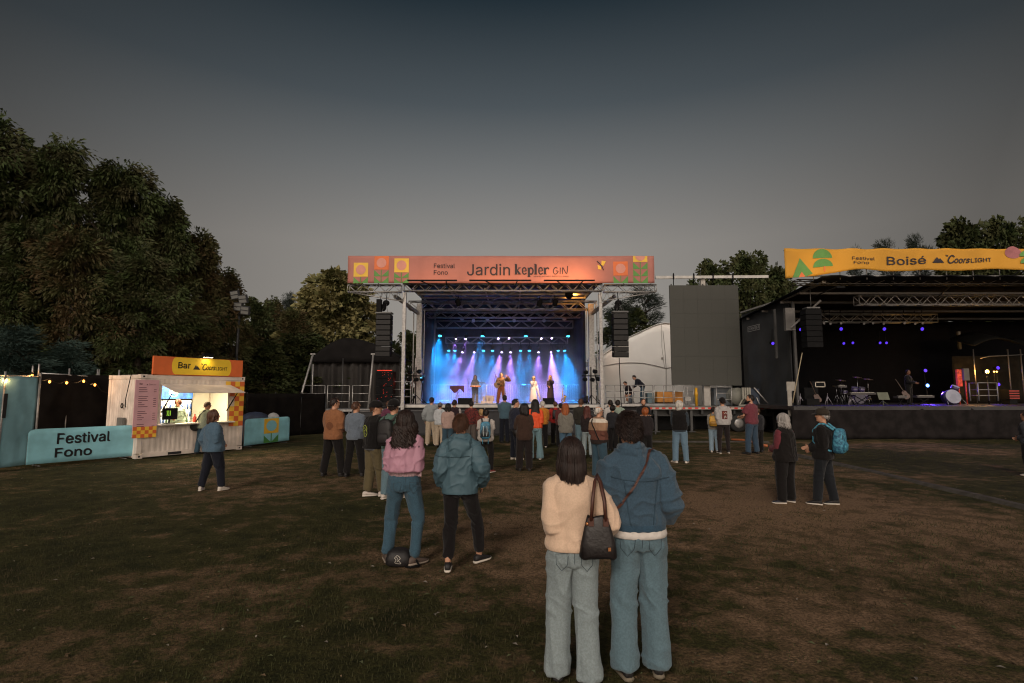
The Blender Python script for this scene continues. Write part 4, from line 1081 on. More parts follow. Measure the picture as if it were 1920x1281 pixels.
m_ = MB(); m_.grid(lambda u, v: (lambda p: Vector((p.x, cy - .01, ez + (p.z - ez) * v - .25 * (1 - v))))(dome(u, 0)), 24, 4); o = m_.build('valance', mat('black tent cloth', (.016, .014, .014)), tent); sd = o.modifiers.new('thick', 'SOLIDIFY'); sd.thickness = .03
m_ = MB(); m_.grid(lambda u, v: Vector((tx0 + .1 + (tx1 - tx0 - .2) * u, cy + .25 + .09 * math.sin(u * 70 + 2 * math.sin(u * 9)) + .05 * math.sin(u * 23), .1 + (ez - .15) * v)), 150, 4); o = m_.build('curtain', mat('striped dark curtain', (.014, .012, .011), .95, 0, 0, 3, .2, 30, col2=(.034, .030, .027), stretch=(1.2, .2, .02)), tent); sd = o.modifiers.new('thick', 'SOLIDIFY'); sd.thickness = .02
m_ = MB()
for x in (tx0 + .05, mx_, tx1 - .05): m_ = MB(); m_.rod((x, cy - .05, 0), (x, cy - .05, ez), .035); m_.build('leg', mat('dark steel', (.06, .06, .06), .5, .5), tent)
# ------------------------------------------------------------------ white tent, screen trailer
ty = 35.5
tent2 = empty('marquee_tent', (at(1195, 700, ty).x, ty + 3, 0), 0, 'white marquee tent with an arched end wall behind the right wing', 'tent')
tcloth = mat('white tent cloth', (.80, .79, .77), .75, 0, .05, .6, .12, 4)
crest = [(1118, 683), (1128, 668), (1150, 654), (1178, 634), (1203, 622), (1228, 611), (1245, 607), (1275, 610), (1330, 650), (1372, 690)]
cw = [at(px, py, ty) for px, py in crest]
def crest_z(x):
    for a, b in zip(cw, cw[1:]):
        if a.x <= x <= b.x: return a.z + (b.z - a.z) * (x - a.x) / (b.x - a.x)
    return cw[0].z if x < cw[0].x else cw[-1].z
X0, X1 = cw[0].x, cw[-1].x
m_ = MB(); m_.grid(lambda u, v: Vector((X0 + (X1 - X0) * u, ty + .05 * noise.noise(Vector((u * 14, v * 4, 2))), crest_z(X0 + (X1 - X0) * u) * v)), 60, 14)
o = m_.build('end_wall', tcloth, tent2); sd = o.modifiers.new('thick', 'SOLIDIFY'); sd.thickness = .03
m_ = MB(); m_.grid(lambda u, v: Vector((X0 + (X1 - X0) * u, ty - .10 + 7 * v, crest_z(X0 + (X1 - X0) * u) + .06)), 60, 6); o = m_.build('roof', tcloth, tent2); sd = o.modifiers.new('thick', 'SOLIDIFY'); sd.thickness = .03
seam = mat('tent seam', (.22, .20, .185), .8)
arc = [(1130, 687), (1155, 682), (1180, 680), (1205, 681), (1230, 686), (1249, 691), (1262, 688)]
m_ = MB(); m_.path([at(px, py, ty - .06) for px, py in arc], .022, 6); m_.path([at(1249, 691, ty - .06), at(1249, 760, ty - .06)], .022, 6); m_.path([at(1243, 620, ty - .06), at(1246, 650, ty - .06), at(1249, 690, ty - .06)], .016, 6); m_.path([at(1240, 610, ty - .06), at(1241, 650, ty - .06), at(1246, 690, ty - .06)], .012, 6); m_.build('seams', seam, tent2)
m_ = MB(); p = at(1242, 672, ty - .06); m_.box(p, (.14, .02, .14)); m_.build('patch', mat('patch', (.25, .23, .21)), tent2)
# video screen on its support
sy = 29.0
sa, sb_ = at(1255, 535, sy), at(1391.5, 723, sy)
scn = empty('video_screen', ((sa.x + sb_.x) / 2, sy, sb_.z), 0, 'big blank grey video screen hung from a horizontal boom', 'screen')
panel = mat('screen tiles', (.036, .037, .031), .6, 0, .14, 40, .0)
cols, rows = 5, 7; pwd, phh = (sb_.x - sa.x) / cols, (sa.z - sb_.z) / rows
for i in range(cols):
    for j in range(rows):
        m_ = MB(); m_.bb(sa.x + i * pwd + .002, sa.x + (i + 1) * pwd - .002, sy, sy + .10, sb_.z + j * phh + .002, sb_.z + (j + 1) * phh - .002); m_.build('tile', panel, scn)
m_ = MB()
for x in np.linspace(sa.x + .15, sb_.x - .15, 5): m_.bar((x, sy + .16, sb_.z), (x, sy + .16, sa.z + .1), .06, .06)
m_.build('back_frame', mat('dark steel', (.06, .06, .06), .5, .5), scn)
bm = empty('support_boom', at(1335, 520, sy + .2), 0, 'long pale horizontal boom above the blank screen', 'boom')
a, b = at(1229, 520.5, sy + .2), at(1440, 519, sy + .2)
m_ = MB(); m_.bar(a, b, .12, .15); m_.build('beam', mat('boom paint', (.42, .41, .39), .5, .2), bm)
m_ = MB()
for px in (1262, 1300, 1336, 1373):
    p = at(px, 520, sy + .2); m_.rod(p + Vector((0, -.08, .22)), p + Vector((0, -.02, -.5)), .025); m_.box(p + Vector((0, -.08, .02)), (.06, .08, .30))
m_.build('hangers', black, bm)
m_ = MB(); p = at(1325, 720, sy + .3); m_.bb(p.x - .17, p.x + .17, sy + .25, sy + .55, 1.2, sb_.z + .8); m_.bb(p.x - .12, p.x + .12, sy + .3, sy + .5, sb_.z + .8, a.z); m_.build('mast', mat('white painted post', (.36, .34, .31), .5), bm)
# trailer with reflective strip
yl = 27.6; zt_ = at(1350, 762, yl).z; zb_ = at(1350, 769, yl).z
trl = empty('flatbed_trailer', (at(1350, 770, yl).x, yl, 0), 0, 'long flatbed trailer with a red and white reflective edge under the screen', 'trailer')
xa, xb = at(1212, 765, yl).x, at(1483, 765, yl).x
m_ = MB(); m_.bb(xa, xb, yl, yl + 2.5, zb_, zt_); m_.build('bed', mat('trailer bed', (.12, .11, .10), .6, .2), trl, bevel=.01)
rw = MB(); L = xb - xa; n = 22
for i in range(n):
    x = xa + L * i / n; rw.bb(x + .12, x + .30, yl - .008, yl - .002, zb_ + .05, zb_ + .13, 0)
    rw.bb(x + .30, x + L / n + .12, yl - .008, yl - .002, zb_ + .05, zb_ + .13, 1)
rw.build('reflective_strip', [mat('red reflector', (.50, .03, .02), .4, var=0), mat('white reflector', (.42, .36, .31), .4, var=0)], trl)
m_ = MB(); m_.bb(xa + .1, xb - .1, yl + .35, yl + .6, zb_ - .32, zb_ - .005); m_.bb(xa + .1, xb - .1, yl + 1.9, yl + 2.1, zb_ - .32, zb_ - .005)
for x in np.linspace(xa + .4, xb - .4, 9): m_.bb(x - .05, x + .05, yl + .05, yl + 2.4, zb_ - .2, zb_ - .006)
m_.build('chassis', mat('black chassis', (.02, .02, .02), .6), trl)
for x in (xa + .5, xa + 2.3, xb - .8):
    m_ = MB(); m_.bb(x - .06, x + .06, yl + .08, yl + .2, .03, zb_ - .01); m_.bb(x - .18, x + .18, yl, yl + .3, 0, .04); m_.build('landing_leg', mat('dark steel', (.06, .06, .06), .5, .5), trl)
for x in (xb - 2.6, xb - 1.6):
    m_ = MB(); m_.lathe([(.20, 0), (.42, .02), (.44, .06), (.44, .22), (.40, .26), (.2, .26)], (x, yl + .15, .44), (0, 1, 0), 20); w_ = m_.build('wheel', mat('tyre', (.02, .02, .02), .9), trl)
    m_ = MB(); m_.lathe([(.02, -.03), (.18, -.02), (.24, .0), (.24, .05)], (x, yl + .15, .44), (0, 1, 0), 16); m_.build('rim', steel, w_)
cloth('undercloth', (xa + .1, yl + 2.2, 0), (xb, yl + 2.2, 0), .02, zb_ - .1, skirtm, trl, .05, 30, 5)
# guard rails on the right wing and what stands there
wz2 = at(1200, 757, 29.2).z
rw_ = empty('stage_wing', (at(1190, 760, 29).x, 29.2, 0), 0, 'raised side platform with crew right of the stage', 'platform')
m_ = MB(); m_.bb(XR + .35, at(1300, 757, 29.2).x, 28.9, 31.8, wz2 - .14, wz2); m_.build('deck', deckm, rw_)
m_ = MB(); m_.bb(XR + .35, xa - .02, 28.85, 28.89, wz2 - .13, wz2 - .01); m_.build('edge', alu, rw_)
cloth('skirt', (XR + .4, 29.0, 0), (at(1300, 757, 29.2).x, 29.0, 0), .02, wz2 - .15, skirtm, rw_, .05, 30, 5)
for i, (a_, b_) in enumerate(((1136, 1170), (1171, 1186), (1187, 1224), (1227, 1262), (1265, 1300))):
    railing((at(a_, 740, 29.0).x, 29.0, wz2), (at(b_, 740, 29.0).x, 29.0, wz2), .98, 2, ['steel guard rail below the right hanging loudspeaker stack', 'short steel guard rail left of the crouching crew member', 'steel guard rail before the bending crew member', 'steel guard rail before the orange crate', 'steel guard rail below the left edge of the blank screen'][i])
m_ = MB(); p = at(1253, 741, 30.3); m_.box((p.x, 30.3, wz2 + .35), (1.42, .7, .58)); m_.bb(p.x - .7, p.x + .7, 30.0, 30.6, wz2 + .003, wz2 + .06, 1); tag(m_.build('equipment_crate', [mat('orange crate', (.42, .17, .025), .6, 0, .12, 3), dark], bevel=.02), 'orange equipment crate behind the guard rail of the right wing', 'crate')
crate2 = mat('steel blue crate', (.10, .15, .17), .6)
m_ = MB(); p = at(1219, 745, 30.6); m_.box((p.x, 30.6, wz2 + .29), (.42, .5, .56)); tag(m_.build('equipment_crate', crate2, bevel=.02), 'blue grey crate right of the bending crew member', 'crate')
m_ = MB(); p = at(1372, 740, 29.8); m_.bb(p.x - 1.0, p.x + .35, 29.7, 30.3, zt_ + .005, zt_ + .95); tag(m_.build('equipment_crate', mat('pale blue crate', (.13, .15, .17), .6, 0, .15, 3), bevel=.02), 'pale blue grey cabinet on the trailer right of the white post', 'crate')
m_ = MB(); p = at(1303, 741, 28.6); m_.path([(p.x, 28.4, zt_), (p.x, 28.4, zt_ + .95)], .07, 10); m_.ball((p.x, 28.4, zt_ + .62), (.10, .10, .2)); tag(m_.build('cable_reel', mat('bright yellow plastic', (.50, .26, .01), .4)), 'bright yellow rolled cable standing on the trailer left of the white post', 'cable')
m_ = MB(); p = at(1289, 745, 28.5); m_.bb(p.x - .15, p.x + .15, 28.4, 28.6, zt_ + .25, zt_ + .48); m_.rod((p.x, 28.5, zt_), (p.x, 28.5, zt_ + 1.0), .02); tag(m_.build('junction_box', mat('pale box', (.28, .27, .25), .6)), 'small pale junction box on a thin post beside the yellow rolled cable', 'box')
railing((at(1342, 740, 28).x, 27.9, zt_), (at(1370, 740, 28).x, 27.9, zt_), 1.0, 1, 'steel guard rail in front of the pale blue cabinet')
# winch rig at the right end
wr = empty('winch_rig', (at(1392, 750, 28.2).x, 28.2, zt_), 0, 'cluster of pale winch gear and diagonal stays on the trailer end', 'winch')
m_ = MB(); p = at(1392, 745, 28.2)
m_.lathe([(.02, 0), (.45, .02), (.45, .1), (.2, .12), (.2, .4), (.45, .42), (.45, .5)], (p.x - .25, 28.1, zt_ + .5), (0, 1, 0), 18); m_.build('cable_drum', mat('dull drum', (.13, .13, .11), .6), wr)
m_ = MB()
for q in (0, .12, .24, .36): m_.bb(p.x - .1 + q, p.x - .02 + q, 27.95, 28.05, zt_ + .35, zt_ + .95)
m_.bb(p.x - .3, p.x + .5, 27.95, 28.1, zt_ + .02, zt_ + .08); m_.bar((p.x - .25, 28, zt_ + .08), (p.x + .15, 28, zt_ + .7), .05, .05); m_.bar((p.x + .45, 28, zt_ + .08), (p.x + .1, 28, zt_ + .7), .05, .05); m_.build('levers', mat('pale levers', (.26, .25, .21), .5), wr)
m_ = MB(); a = at(1414, 727, 28); b = at(1440, 757, 28); m_.rod(a, b, .035); m_.rod(a + Vector((.1, 0, -.5)), (b.x - .4, 28, zt_), .03); m_.bb(a.x - .3, a.x + .3, 28.1, 28.6, zt_, zt_ + .9, 1); m_.build('stays', [alu, mat('dark blue cover', (.02, .03, .05), .7)], wr)
# ------------------------------------------------------------------ right stage
RY, RZ = 23.3, 1.40
RXL = at(1488, 760, RY).x; RXR = 33.0
rs = empty('concert_stage', ((RXL + RXR) / 2, RY, 0), 0, 'dark second stage at the right under a yellow banner', 'stage')
m_ = MB(); m_.bb(RXL, RXR, RY, 32.5, RZ - .16, RZ); m_.build('deck', mat('dark deck', (.018, .018, .020), .45, 0, .3, 1.5, .05, 30), rs)
cloth('skirt', (RXL - .1, RY + .01, 0), (RXR, RY + .01, 0), .02, RZ - .02, mat('grey black skirt', (.014, .012, .012), .95, 0, .3, 2.5, .2, 60, spec=.1), rs, .05, 90, 8)
wallm = mat('black tarp wall', (.016, .018, .021), .7, 0, .3, 1.2, .2, 10)
rt0 = at(1500, 519, RY).z
cloth('backdrop', (RXL + 1.2, 32.3, 0), (RXR, 32.3, 0), RZ, rt0 - .78, mat('black backdrop', (.004, .004, .005), .95, spec=.1), rs, .1, 50, 8)
m_ = MB(); m_.grid(lambda u, v: Vector((RXL + 1.3 + (RXR - RXL - 1.3) * u, RY - .4 + 9.4 * v, rt0 - .12 - .7 * v + .08 * math.sin(u * 50) ** 2)), 50, 8); o = m_.build('roof', mat('dark roof cloth', (.008, .008, .009), .9, 0, .2, 1, spec=.1), rs); sd = o.modifiers.new('thick', 'SOLIDIFY'); sd.thickness = .05; sd.offset = 1
# slanted left wall with its sloping top rail
lwz = [(1390, 588, 31.5), (1470, 563, 27.0), (1545, 531, 23.6)]
tp = [at(*q) for q in lwz]
def side(u, v):
    k = u * 2; i = min(1, int(k)); p = tp[i].lerp(tp[i + 1], k - i)
    return Vector((p.x + .06 * math.sin(u * 40) * (1 - v), p.y, .05 + (p.z - .1) * v))
m_ = MB(); m_.grid(lambda u, v: side(u * .56, v), 40, 8); o = m_.build('side_wall', wallm, rs); sd = o.modifiers.new('thick', 'SOLIDIFY'); sd.thickness = .03
m_ = MB()
for a, b in ((tp[0], tp[1]), (tp[1], tp[2])): m_.bar(a + Vector((0, 0, .05)), b + Vector((0, 0, .05)), .14, .09)
m_.build('roof_edge', alu, rs)
lm = MB(); dW = (tp[1] - tp[0]); dW.z = 0; dW.normalize(); pw_ = at(1404, 620, 30.7)
cs_ = tp[0].lerp(tp[1], .20); FL = lambda u, v: Vector((cs_.x, cs_.y, at(1406, 623, cs_.y).z)) + dW * u + Vector((-dW.y, dW.x, 0)) * -.12 + Vector((0, 0, v))
w_, h_ = 1.35, .30
for x0, x1, y0, y1 in ((0, w_, 0, .025), (0, w_, h_ - .025, h_), (0, .03, 0, h_), (w_ - .03, w_, 0, h_), (w_ * .62, w_ * .65, 0, h_)): poly2d(lm, [(x0, y0), (x1, y0), (x1, y1), (x0, y1)], FL)
letter(lm, 'STAGE', FL, .08, .08, w=.72, h=.14, bold=.01); letter(lm, 'B3', FL, .92, .08, w=.34, h=.14, bold=.01)
lm.build('wall_lettering', mat('faded white print', (.32, .32, .32), .7, var=0), rs)
for px, Y, ztop, zbot, wd in ((1486, 26.2, 566, 760, .06), (1452, 27.2, 580, 672, .05)):
    p = at(px, ztop, Y); m_ = MB(); m_.bar((p.x, Y, max(.02, at(px, zbot, Y).z)), p, wd * 2, wd * 2); m_.build('post', mat('dull post', (.05, .05, .05), .5, .4), rs)
m_ = MB(); a = at(1482, 578, 25.5); m_.bb(a.x - .3, a.x + .15, 25.4, 25.6, at(1482, 620, 25.5).z, a.z); m_.bar((a.x - .1, 25.3, at(1480, 615, 25.5).z), (a.x + .9, 24.5, at(1495, 570, 25.5).z), .08, .08); m_.build('bracket', mat('pale bracket', (.16, .155, .15), .5, .3), rs)
stage_truss('front_truss', 1605, 1990, 555, 572, 25.2, .4, .42, .03, .02, rs)
stage_truss('light_truss', 1535, 1752, 590, 605, 28.4, .4, .5, .028, .018, rs, mat('dim truss', (.26, .25, .22), .45, .6))
stage_truss('front_truss', 1490, 1990, 526, 534, RY + .5, .4, .5, .025, .015, rs, mat('dark truss', (.10, .09, .08), .5, .5))
m_ = MB()
for x0, x1, y0, y1, px in ((1755, 1800, 520, 560, 0), (1800, 1870, 512, 540, 0), (1880, 1915, 505, 535, 0)):
    m_.rod(at(x0, y1, 25), at(x1, y0, 24), .03)
for Y in (24.8, 26.6, 28.6, 30.5): m_.bar((RXL + 1.3, Y, rt0 - .35 - .07 * (Y - RY)), (RXR, Y, rt0 - .35 - .07 * (Y - RY)), .07, .10)
m_.build('roof_beams', mat('dark truss', (.10, .09, .08), .5, .5), rs)
for px in (1797,):
    p = at(px, 620, 31.0); m_ = MB(); m_.bar((p.x, 31, at(px, 655, 31).z), (p.x, 31, at(px, 622, 31).z), .12, .12); m_.build('post', mat('grey post', (.12, .12, .11), .5), rs)
# yellow banner
ybm = mat('yellow banner cloth', (.56, .27, .022), .75, 0, .08, .7, .06, 6)
def sag2(t):
    W_ = 560.0; px = 1470 + t * W_
    py = np.interp(px, [1470, 1520, 1560, 1600, 1614, 1660, 1700, 1730, 1790, 1850, 1870, 1920, 2030], [522, 518, 512, 505, 504.5, 509, 508.5, 506, 508, 505, 504, 507, 507])
    return at(px, float(py), 23.0).z
def deco_right(Fn, W, Hh, co, mpp, uv):
    F = lambda px, py, o=.014: Fn(*uv(px, py), o)
    g_ = MB(); pm_ = [mat('banner green', (.10, .26, .06)), mat('banner orange', (.66, .16, .05)), mat('banner pink', (.36, .13, .14), var=.05)]
    g_.add([F(1498, 484), F(1483, 521), F(1508, 521), F(1521, 516), F(1503, 500)], [(0, 1, 2, 3)], 0); g_.add([F(1500, 511, .03), F(1494, 521.5, .03), F(1506.5, 521, .03)], [(0, 1, 2)], 1); g_.build('tree_print', pm_, co); g_ = MB()
    for cy_, r1, r2 in ((486, 18.5, 19), (504.5, 19, 16.5)):
        c = [(1541 + r1 * math.cos(math.radians(t)), cy_ - r2 * math.sin(math.radians(t))) for t in range(0, 181, 12)]
        g_.add([F(1541, cy_)] + [F(*q) for q in c], [(0, i, i + 1) for i in range(1, len(c))], 0)
    g_.grid(lambda u, v: F(1542 + 2.5 * u, 515 - 11 * v, .02), 1, 2, 1)
    g_.build('tree_print', pm_, co); g_ = MB()
    c = [(1899 + 16 * math.cos(math.radians(t)), 476 - 16 * math.sin(math.radians(t))) for t in range(0, 360, 12)]
    g_.add([F(1899, 476)] + [F(*q) for q in c], [(0, i + 1, (i + 1) % 30 + 1) for i in range(30)], 2)
    g_.build('round_print', pm_, co); g_ = MB()
    for cy_ in (486, 504): 
        c = [(1930 + 20 * math.cos(math.radians(t)), cy_ - 17 * math.sin(math.radians(t))) for t in range(0, 181, 12)]
        g_.add([F(1930, cy_, .03)] + [F(*q, .03) for q in c], [(0, i, i + 1) for i in range(1, len(c))], 0)
    g_.build('tree_print', pm_, co)
    P = lambda u, v: F(u, -v, .03); t = MB()
    letter(t, 'Festival', P, 1596, -496, w=42, h=8.5, bold=.07); letter(t, 'Fono', P, 1598.5, -507, w=28, h=8, bold=.07)
    t.build('lettering', mat('banner ink', (.022, .016, .022)), co); t = MB()
    letter(t, 'Boisé', P, 1660, -506, w=73, h=20, bold=.5)
    t.build('lettering', mat('banner ink', (.022, .016, .022)), co); t = MB()
    coors_light(t, P, 1745, -504.5, 112)
    t.build('lettering', mat('banner ink', (.022, .016, .022)), co)
banner('banner', 1470, 2030, 466, 521, 23.0, ybm, 'yellow banner lettered Boise with green tree prints above the second stage', deco_right, sag=sag2, seed=9, nu=130, amp=.06)
lamp('banner glow', 'SPOT', at(1575, 534, 21.6), 55, (1, .60, .18), None, target=at(1540, 495, 23), size=.2, angle=110, blend=1)
m_ = MB(); p = at(1575, 536, 21.65); m_.box(p + Vector((0, 0, -.06)), (.35, .12, .08)); m_.rod(p, (p.x, RY + .4, p.z - .1), .025); bl = tag(m_.build('banner_lamp', black), 'black lamp on an arm under the left of the yellow banner', 'lamp')
hang(bpy.data.objects['banner glow'], bl)
# dark hanging speakers at its left, and dim lamps
for px, pt, pb, lab in ((1523, 580, 652, 'dark loudspeaker stack hanging in the left of the second stage'),):
    t, b = at(px, pt, 24.2), at(px, pb, 24.2); r = empty('line_array', (t.x, 24.4, b.z), 0, lab, 'loudspeaker'); n = 7; hh = (t.z - b.z) / n
    for i in range(n): m_ = MB(); m_.bb(t.x - .36, t.x + .36, 24.1, 24.6, t.z - (i + 1) * hh + .01, t.z - i * hh - .01); m_.build('cabinet', black, r, bevel=.01)
    m_ = MB(); m_.bar((t.x - .3, 24.3, t.z + .06), (t.x + .3, 24.3, t.z + .06), .4, .06); m_.rod((t.x, 24.3, t.z), (t.x, 24.3, rt0 - .3), .02); m_.build('rigging_frame', mat('rigging', (.10, .10, .10)), r)
blue_l = mat('dim blue lens', (.10, .04, 1.0), emit=.8, var=0)
def small_light(px, py, Y, glass, label, pw=0, col=(.15, .05, 1), sz=.11, stand=None, group='small blue lamps on the second stage'):
    p = at(px, py, Y); r = empty('stage_light', p, 0, label, 'stage light', group)
    dr = (Vector((0, -1, -.25)) if stand is None else Vector((0, -1, .1))).normalized()
    m_ = MB(); m_.lathe([(sz * .5, -.28), (sz, -.2), (sz, 0)], p, dr, 12); m_.build('body', black, r)
    m_ = MB(); m_.disc(p + dr * .01, dr, sz * .8, .01, 12); m_.build('lens', glass, r)
    m_ = MB(); m_.rod(p - dr * .1, (p.x, p.y, p.z + .7) if stand is None else (p.x, p.y, RZ), .02); m_.build('yoke', black, r)
    if pw: lamp('blue light', 'SPOT', p + dr * .04, pw, col, r, target=p + dr * 3 + Vector((0, 0, -1.6)), size=.05, angle=110, blend=.7)
for i, (px, py) in enumerate(((1577, 617), (1658, 617), (1729, 617))):
    small_light(px, py, 28.4, blue_l, ['blue lamp under the left of the dim light truss', 'blue lamp under the middle of the dim light truss', 'blue lamp under the right of the dim light truss'][i], 130)
for i, (px, py) in enumerate(((1449, 644), (1582, 644), (1599, 643), (1650, 643), (1662, 643), (1501, 618))):
    small_light(px, py, 30.6 if i not in (0, 5) else 26.0, blue_l, ['blue lamp by the outer post of the side wall', 'left lamp of the left blue pair at the back of the second stage', 'right lamp of the left blue pair at the back of the second stage', 'left lamp of the right blue pair at the back of the second stage', 'right lamp of the right blue pair at the back of the second stage', 'blue lamp beside the dark hanging loudspeaker stack'][i], 0, sz=.09)
for i, (px, py, k) in enumerate(((1735, 695, 1), (1739, 723, 2), (1871, 690, 1), (1872, 721, 1))):
    small_light(px, py, 29.0, mat('bright blue lens', (.10, .30, 1.0), emit=8, var=0) if k == 2 else blue_l, ['upper floor blue lamp left of the small drum', 'bright blue lamp above the small round drum', 'upper blue lamp right of the yellow work lamp', 'lower blue lamp right of the yellow work lamp'][i], 130 if k == 2 else 25, stand=1)
for i, px in enumerate((1545, 1557, 1577, 1620, 1637, 1657, 1696, 1716, 1730)):
    small_light(px, 606 + i % 2, 28.2, glass_w, 'unlit small lamp, number %s from the left along the dim light truss' % ('one', 'two', 'three', 'four', 'five', 'six', 'seven', 'eight', 'nine')[i], 0, sz=.08, group='unlit lamps along the dim truss')
# yellow work lamp and what it lights
yl_p = at(1851, 697, 27.5); r = empty('work_lamp', (yl_p.x, 27.5, RZ), 0, 'glaring yellow work lamp at the back right of the second stage', 'lamp')
m_ = MB(); m_.box(yl_p + Vector((0, .06, 0)), (.3, .1, .2)); m_.rod(yl_p, (yl_p.x, 27.55, RZ), .03); m_.build('stand', black, r)
m_ = MB(); m_.disc(yl_p, (0, -1, .05), .085, .02, 14); m_.build('lit_glass', mat('yellow lamp glass', (1, .55, .10), emit=40, var=0), r)
lamp('yellow light', 'POINT', yl_p + Vector((0, .45, .1)), 170, (1, .5, .12), r, size=.07)
for px in (1864, 1869):
    p = at(px, 697, 27.6); m_ = MB(); m_.ball(p, .035); m_.rod(p, (p.x, 27.6, RZ), .012, m=1); tag(m_.build('indicator_lamp', [mat('small amber lamp', (1, .5, .1), emit=8, var=0), black]), 'tiny amber lamp just right of the yellow work lamp, %s of two' % ('nearer' if px == 1864 else 'farther'), 'lamp')
sh_ = empty('stage_shelter', (at(1870, 700, 28.6).x, 28.6, RZ), 0, 'dark curtained booth behind the yellow work lamp', 'booth')
m_ = MB(); a, b = at(1826, 640, 28.3), at(1960, 634, 28.3); m_.grid(lambda u, v: Vector((a.x + (b.x - a.x) * u, 28.3 + 1.6 * v, at(1840, 648 - 14 * math.sin(math.pi * min(1, u * 1.4)), 28.3).z + .5 * v)), 12, 4); o = m_.build('roof', mat('booth cloth', (.012, .012, .011), .9, spec=.1), sh_); sd = o.modifiers.new('thick', 'SOLIDIFY'); sd.thickness = .03
cloth('back_curtain', (a.x, 29.8, RZ), (b.x, 29.8, RZ), 0, 2.6, mat('brown curtain', (.012, .010, .007), .95, 0, .3, 3, spec=.1), sh_, .08, 20, 5)
m_ = MB()
for px in (1828, 1893, 1917): p = at(px, 700, 28.25); m_ = MB(); m_.rod((p.x, 28.25, RZ), (p.x, 28.25, at(px, 655, 28.25).z), .03); m_.build('leg', mat('dark truss', (.10, .09, .08)), sh_)
m_ = MB(); m_.path([at(1838, 672, 28.2), at(1856, 668, 28.2), at(1885, 667, 28.2), at(1918, 665, 28.2)], .03, 6); m_.build('curtain_rail', mat('dark truss', (.10, .09, .08)), sh_)
# red lit equipment cart, ladder
def ladder(px0, px1, pt, pb, Y, label, m=steel):
    a, b = at(px0, pt, Y), at(px1, pt, Y); zb = max(RZ, at(px0, pb, Y).z); m_ = MB()
    for x in (a.x, b.x): m_.rod((x, Y, zb), (x, Y, a.z), .028); m_.rod((x, Y + .5, zb), (x, Y + .5, a.z), .028)
    for k in (1, .62, .3): m_.rod((a.x, Y, zb + (a.z - zb) * k), (b.x, Y, zb + (a.z - zb) * k), .02); m_.bar((a.x, Y + .25, zb + (a.z - zb) * k), (b.x, Y + .25, zb + (a.z - zb) * k), .5, .02)
    tag(m_.build('rack_table', m), label, 'table')
ladder(1833, 1869, 718, 752, 26.5, 'metal shelf stand under the yellow work lamp', mat('dull steel', (.25, .24, .22), .5, .5))
m_ = MB(); p = at(1892, 720, 27.2); m_.bb(p.x - .2, p.x + .25, 27, 27.6, RZ + .25, RZ + .75)
for k in range(4): m_.bb(p.x - .22, p.x + .27, 26.98, 26.995, RZ + .28 + k * .12, RZ + .34 + k * .12, 1)
m_.bb(p.x - .18, p.x + .2, 27.05, 27.5, RZ, RZ + .24); tag(m_.build('amplifier_rack', [black, mat('dark red panel', (.30, .03, .02), .6)]), 'dark rack with red shelves right of the metal shelf stand', 'rack')
p = at(1798, 690, 27.2); m_ = MB(); m_.bb(p.x - .12, p.x + .12, 27.2, 27.3, RZ + .9, RZ + 1.75); m_.bb(p.x + .22, p.x + .5, 27.2, 27.3, RZ + 1.2, RZ + 1.8, 1); m_.rod((p.x, 27.3, RZ), (p.x, 27.3, RZ + 1), .03); m_.rod((p.x + .36, 27.3, RZ), (p.x + .36, 27.3, RZ + 1.3), .03)
rr_ = tag(m_.build('light_panel', [mat('red lit panel', (.60, .06, .03), emit=.08, var=.5, vs=8), mat('grey panel', (.10, .09, .08))]), 'reddish glowing panel on a stand right of the drums', 'panel')
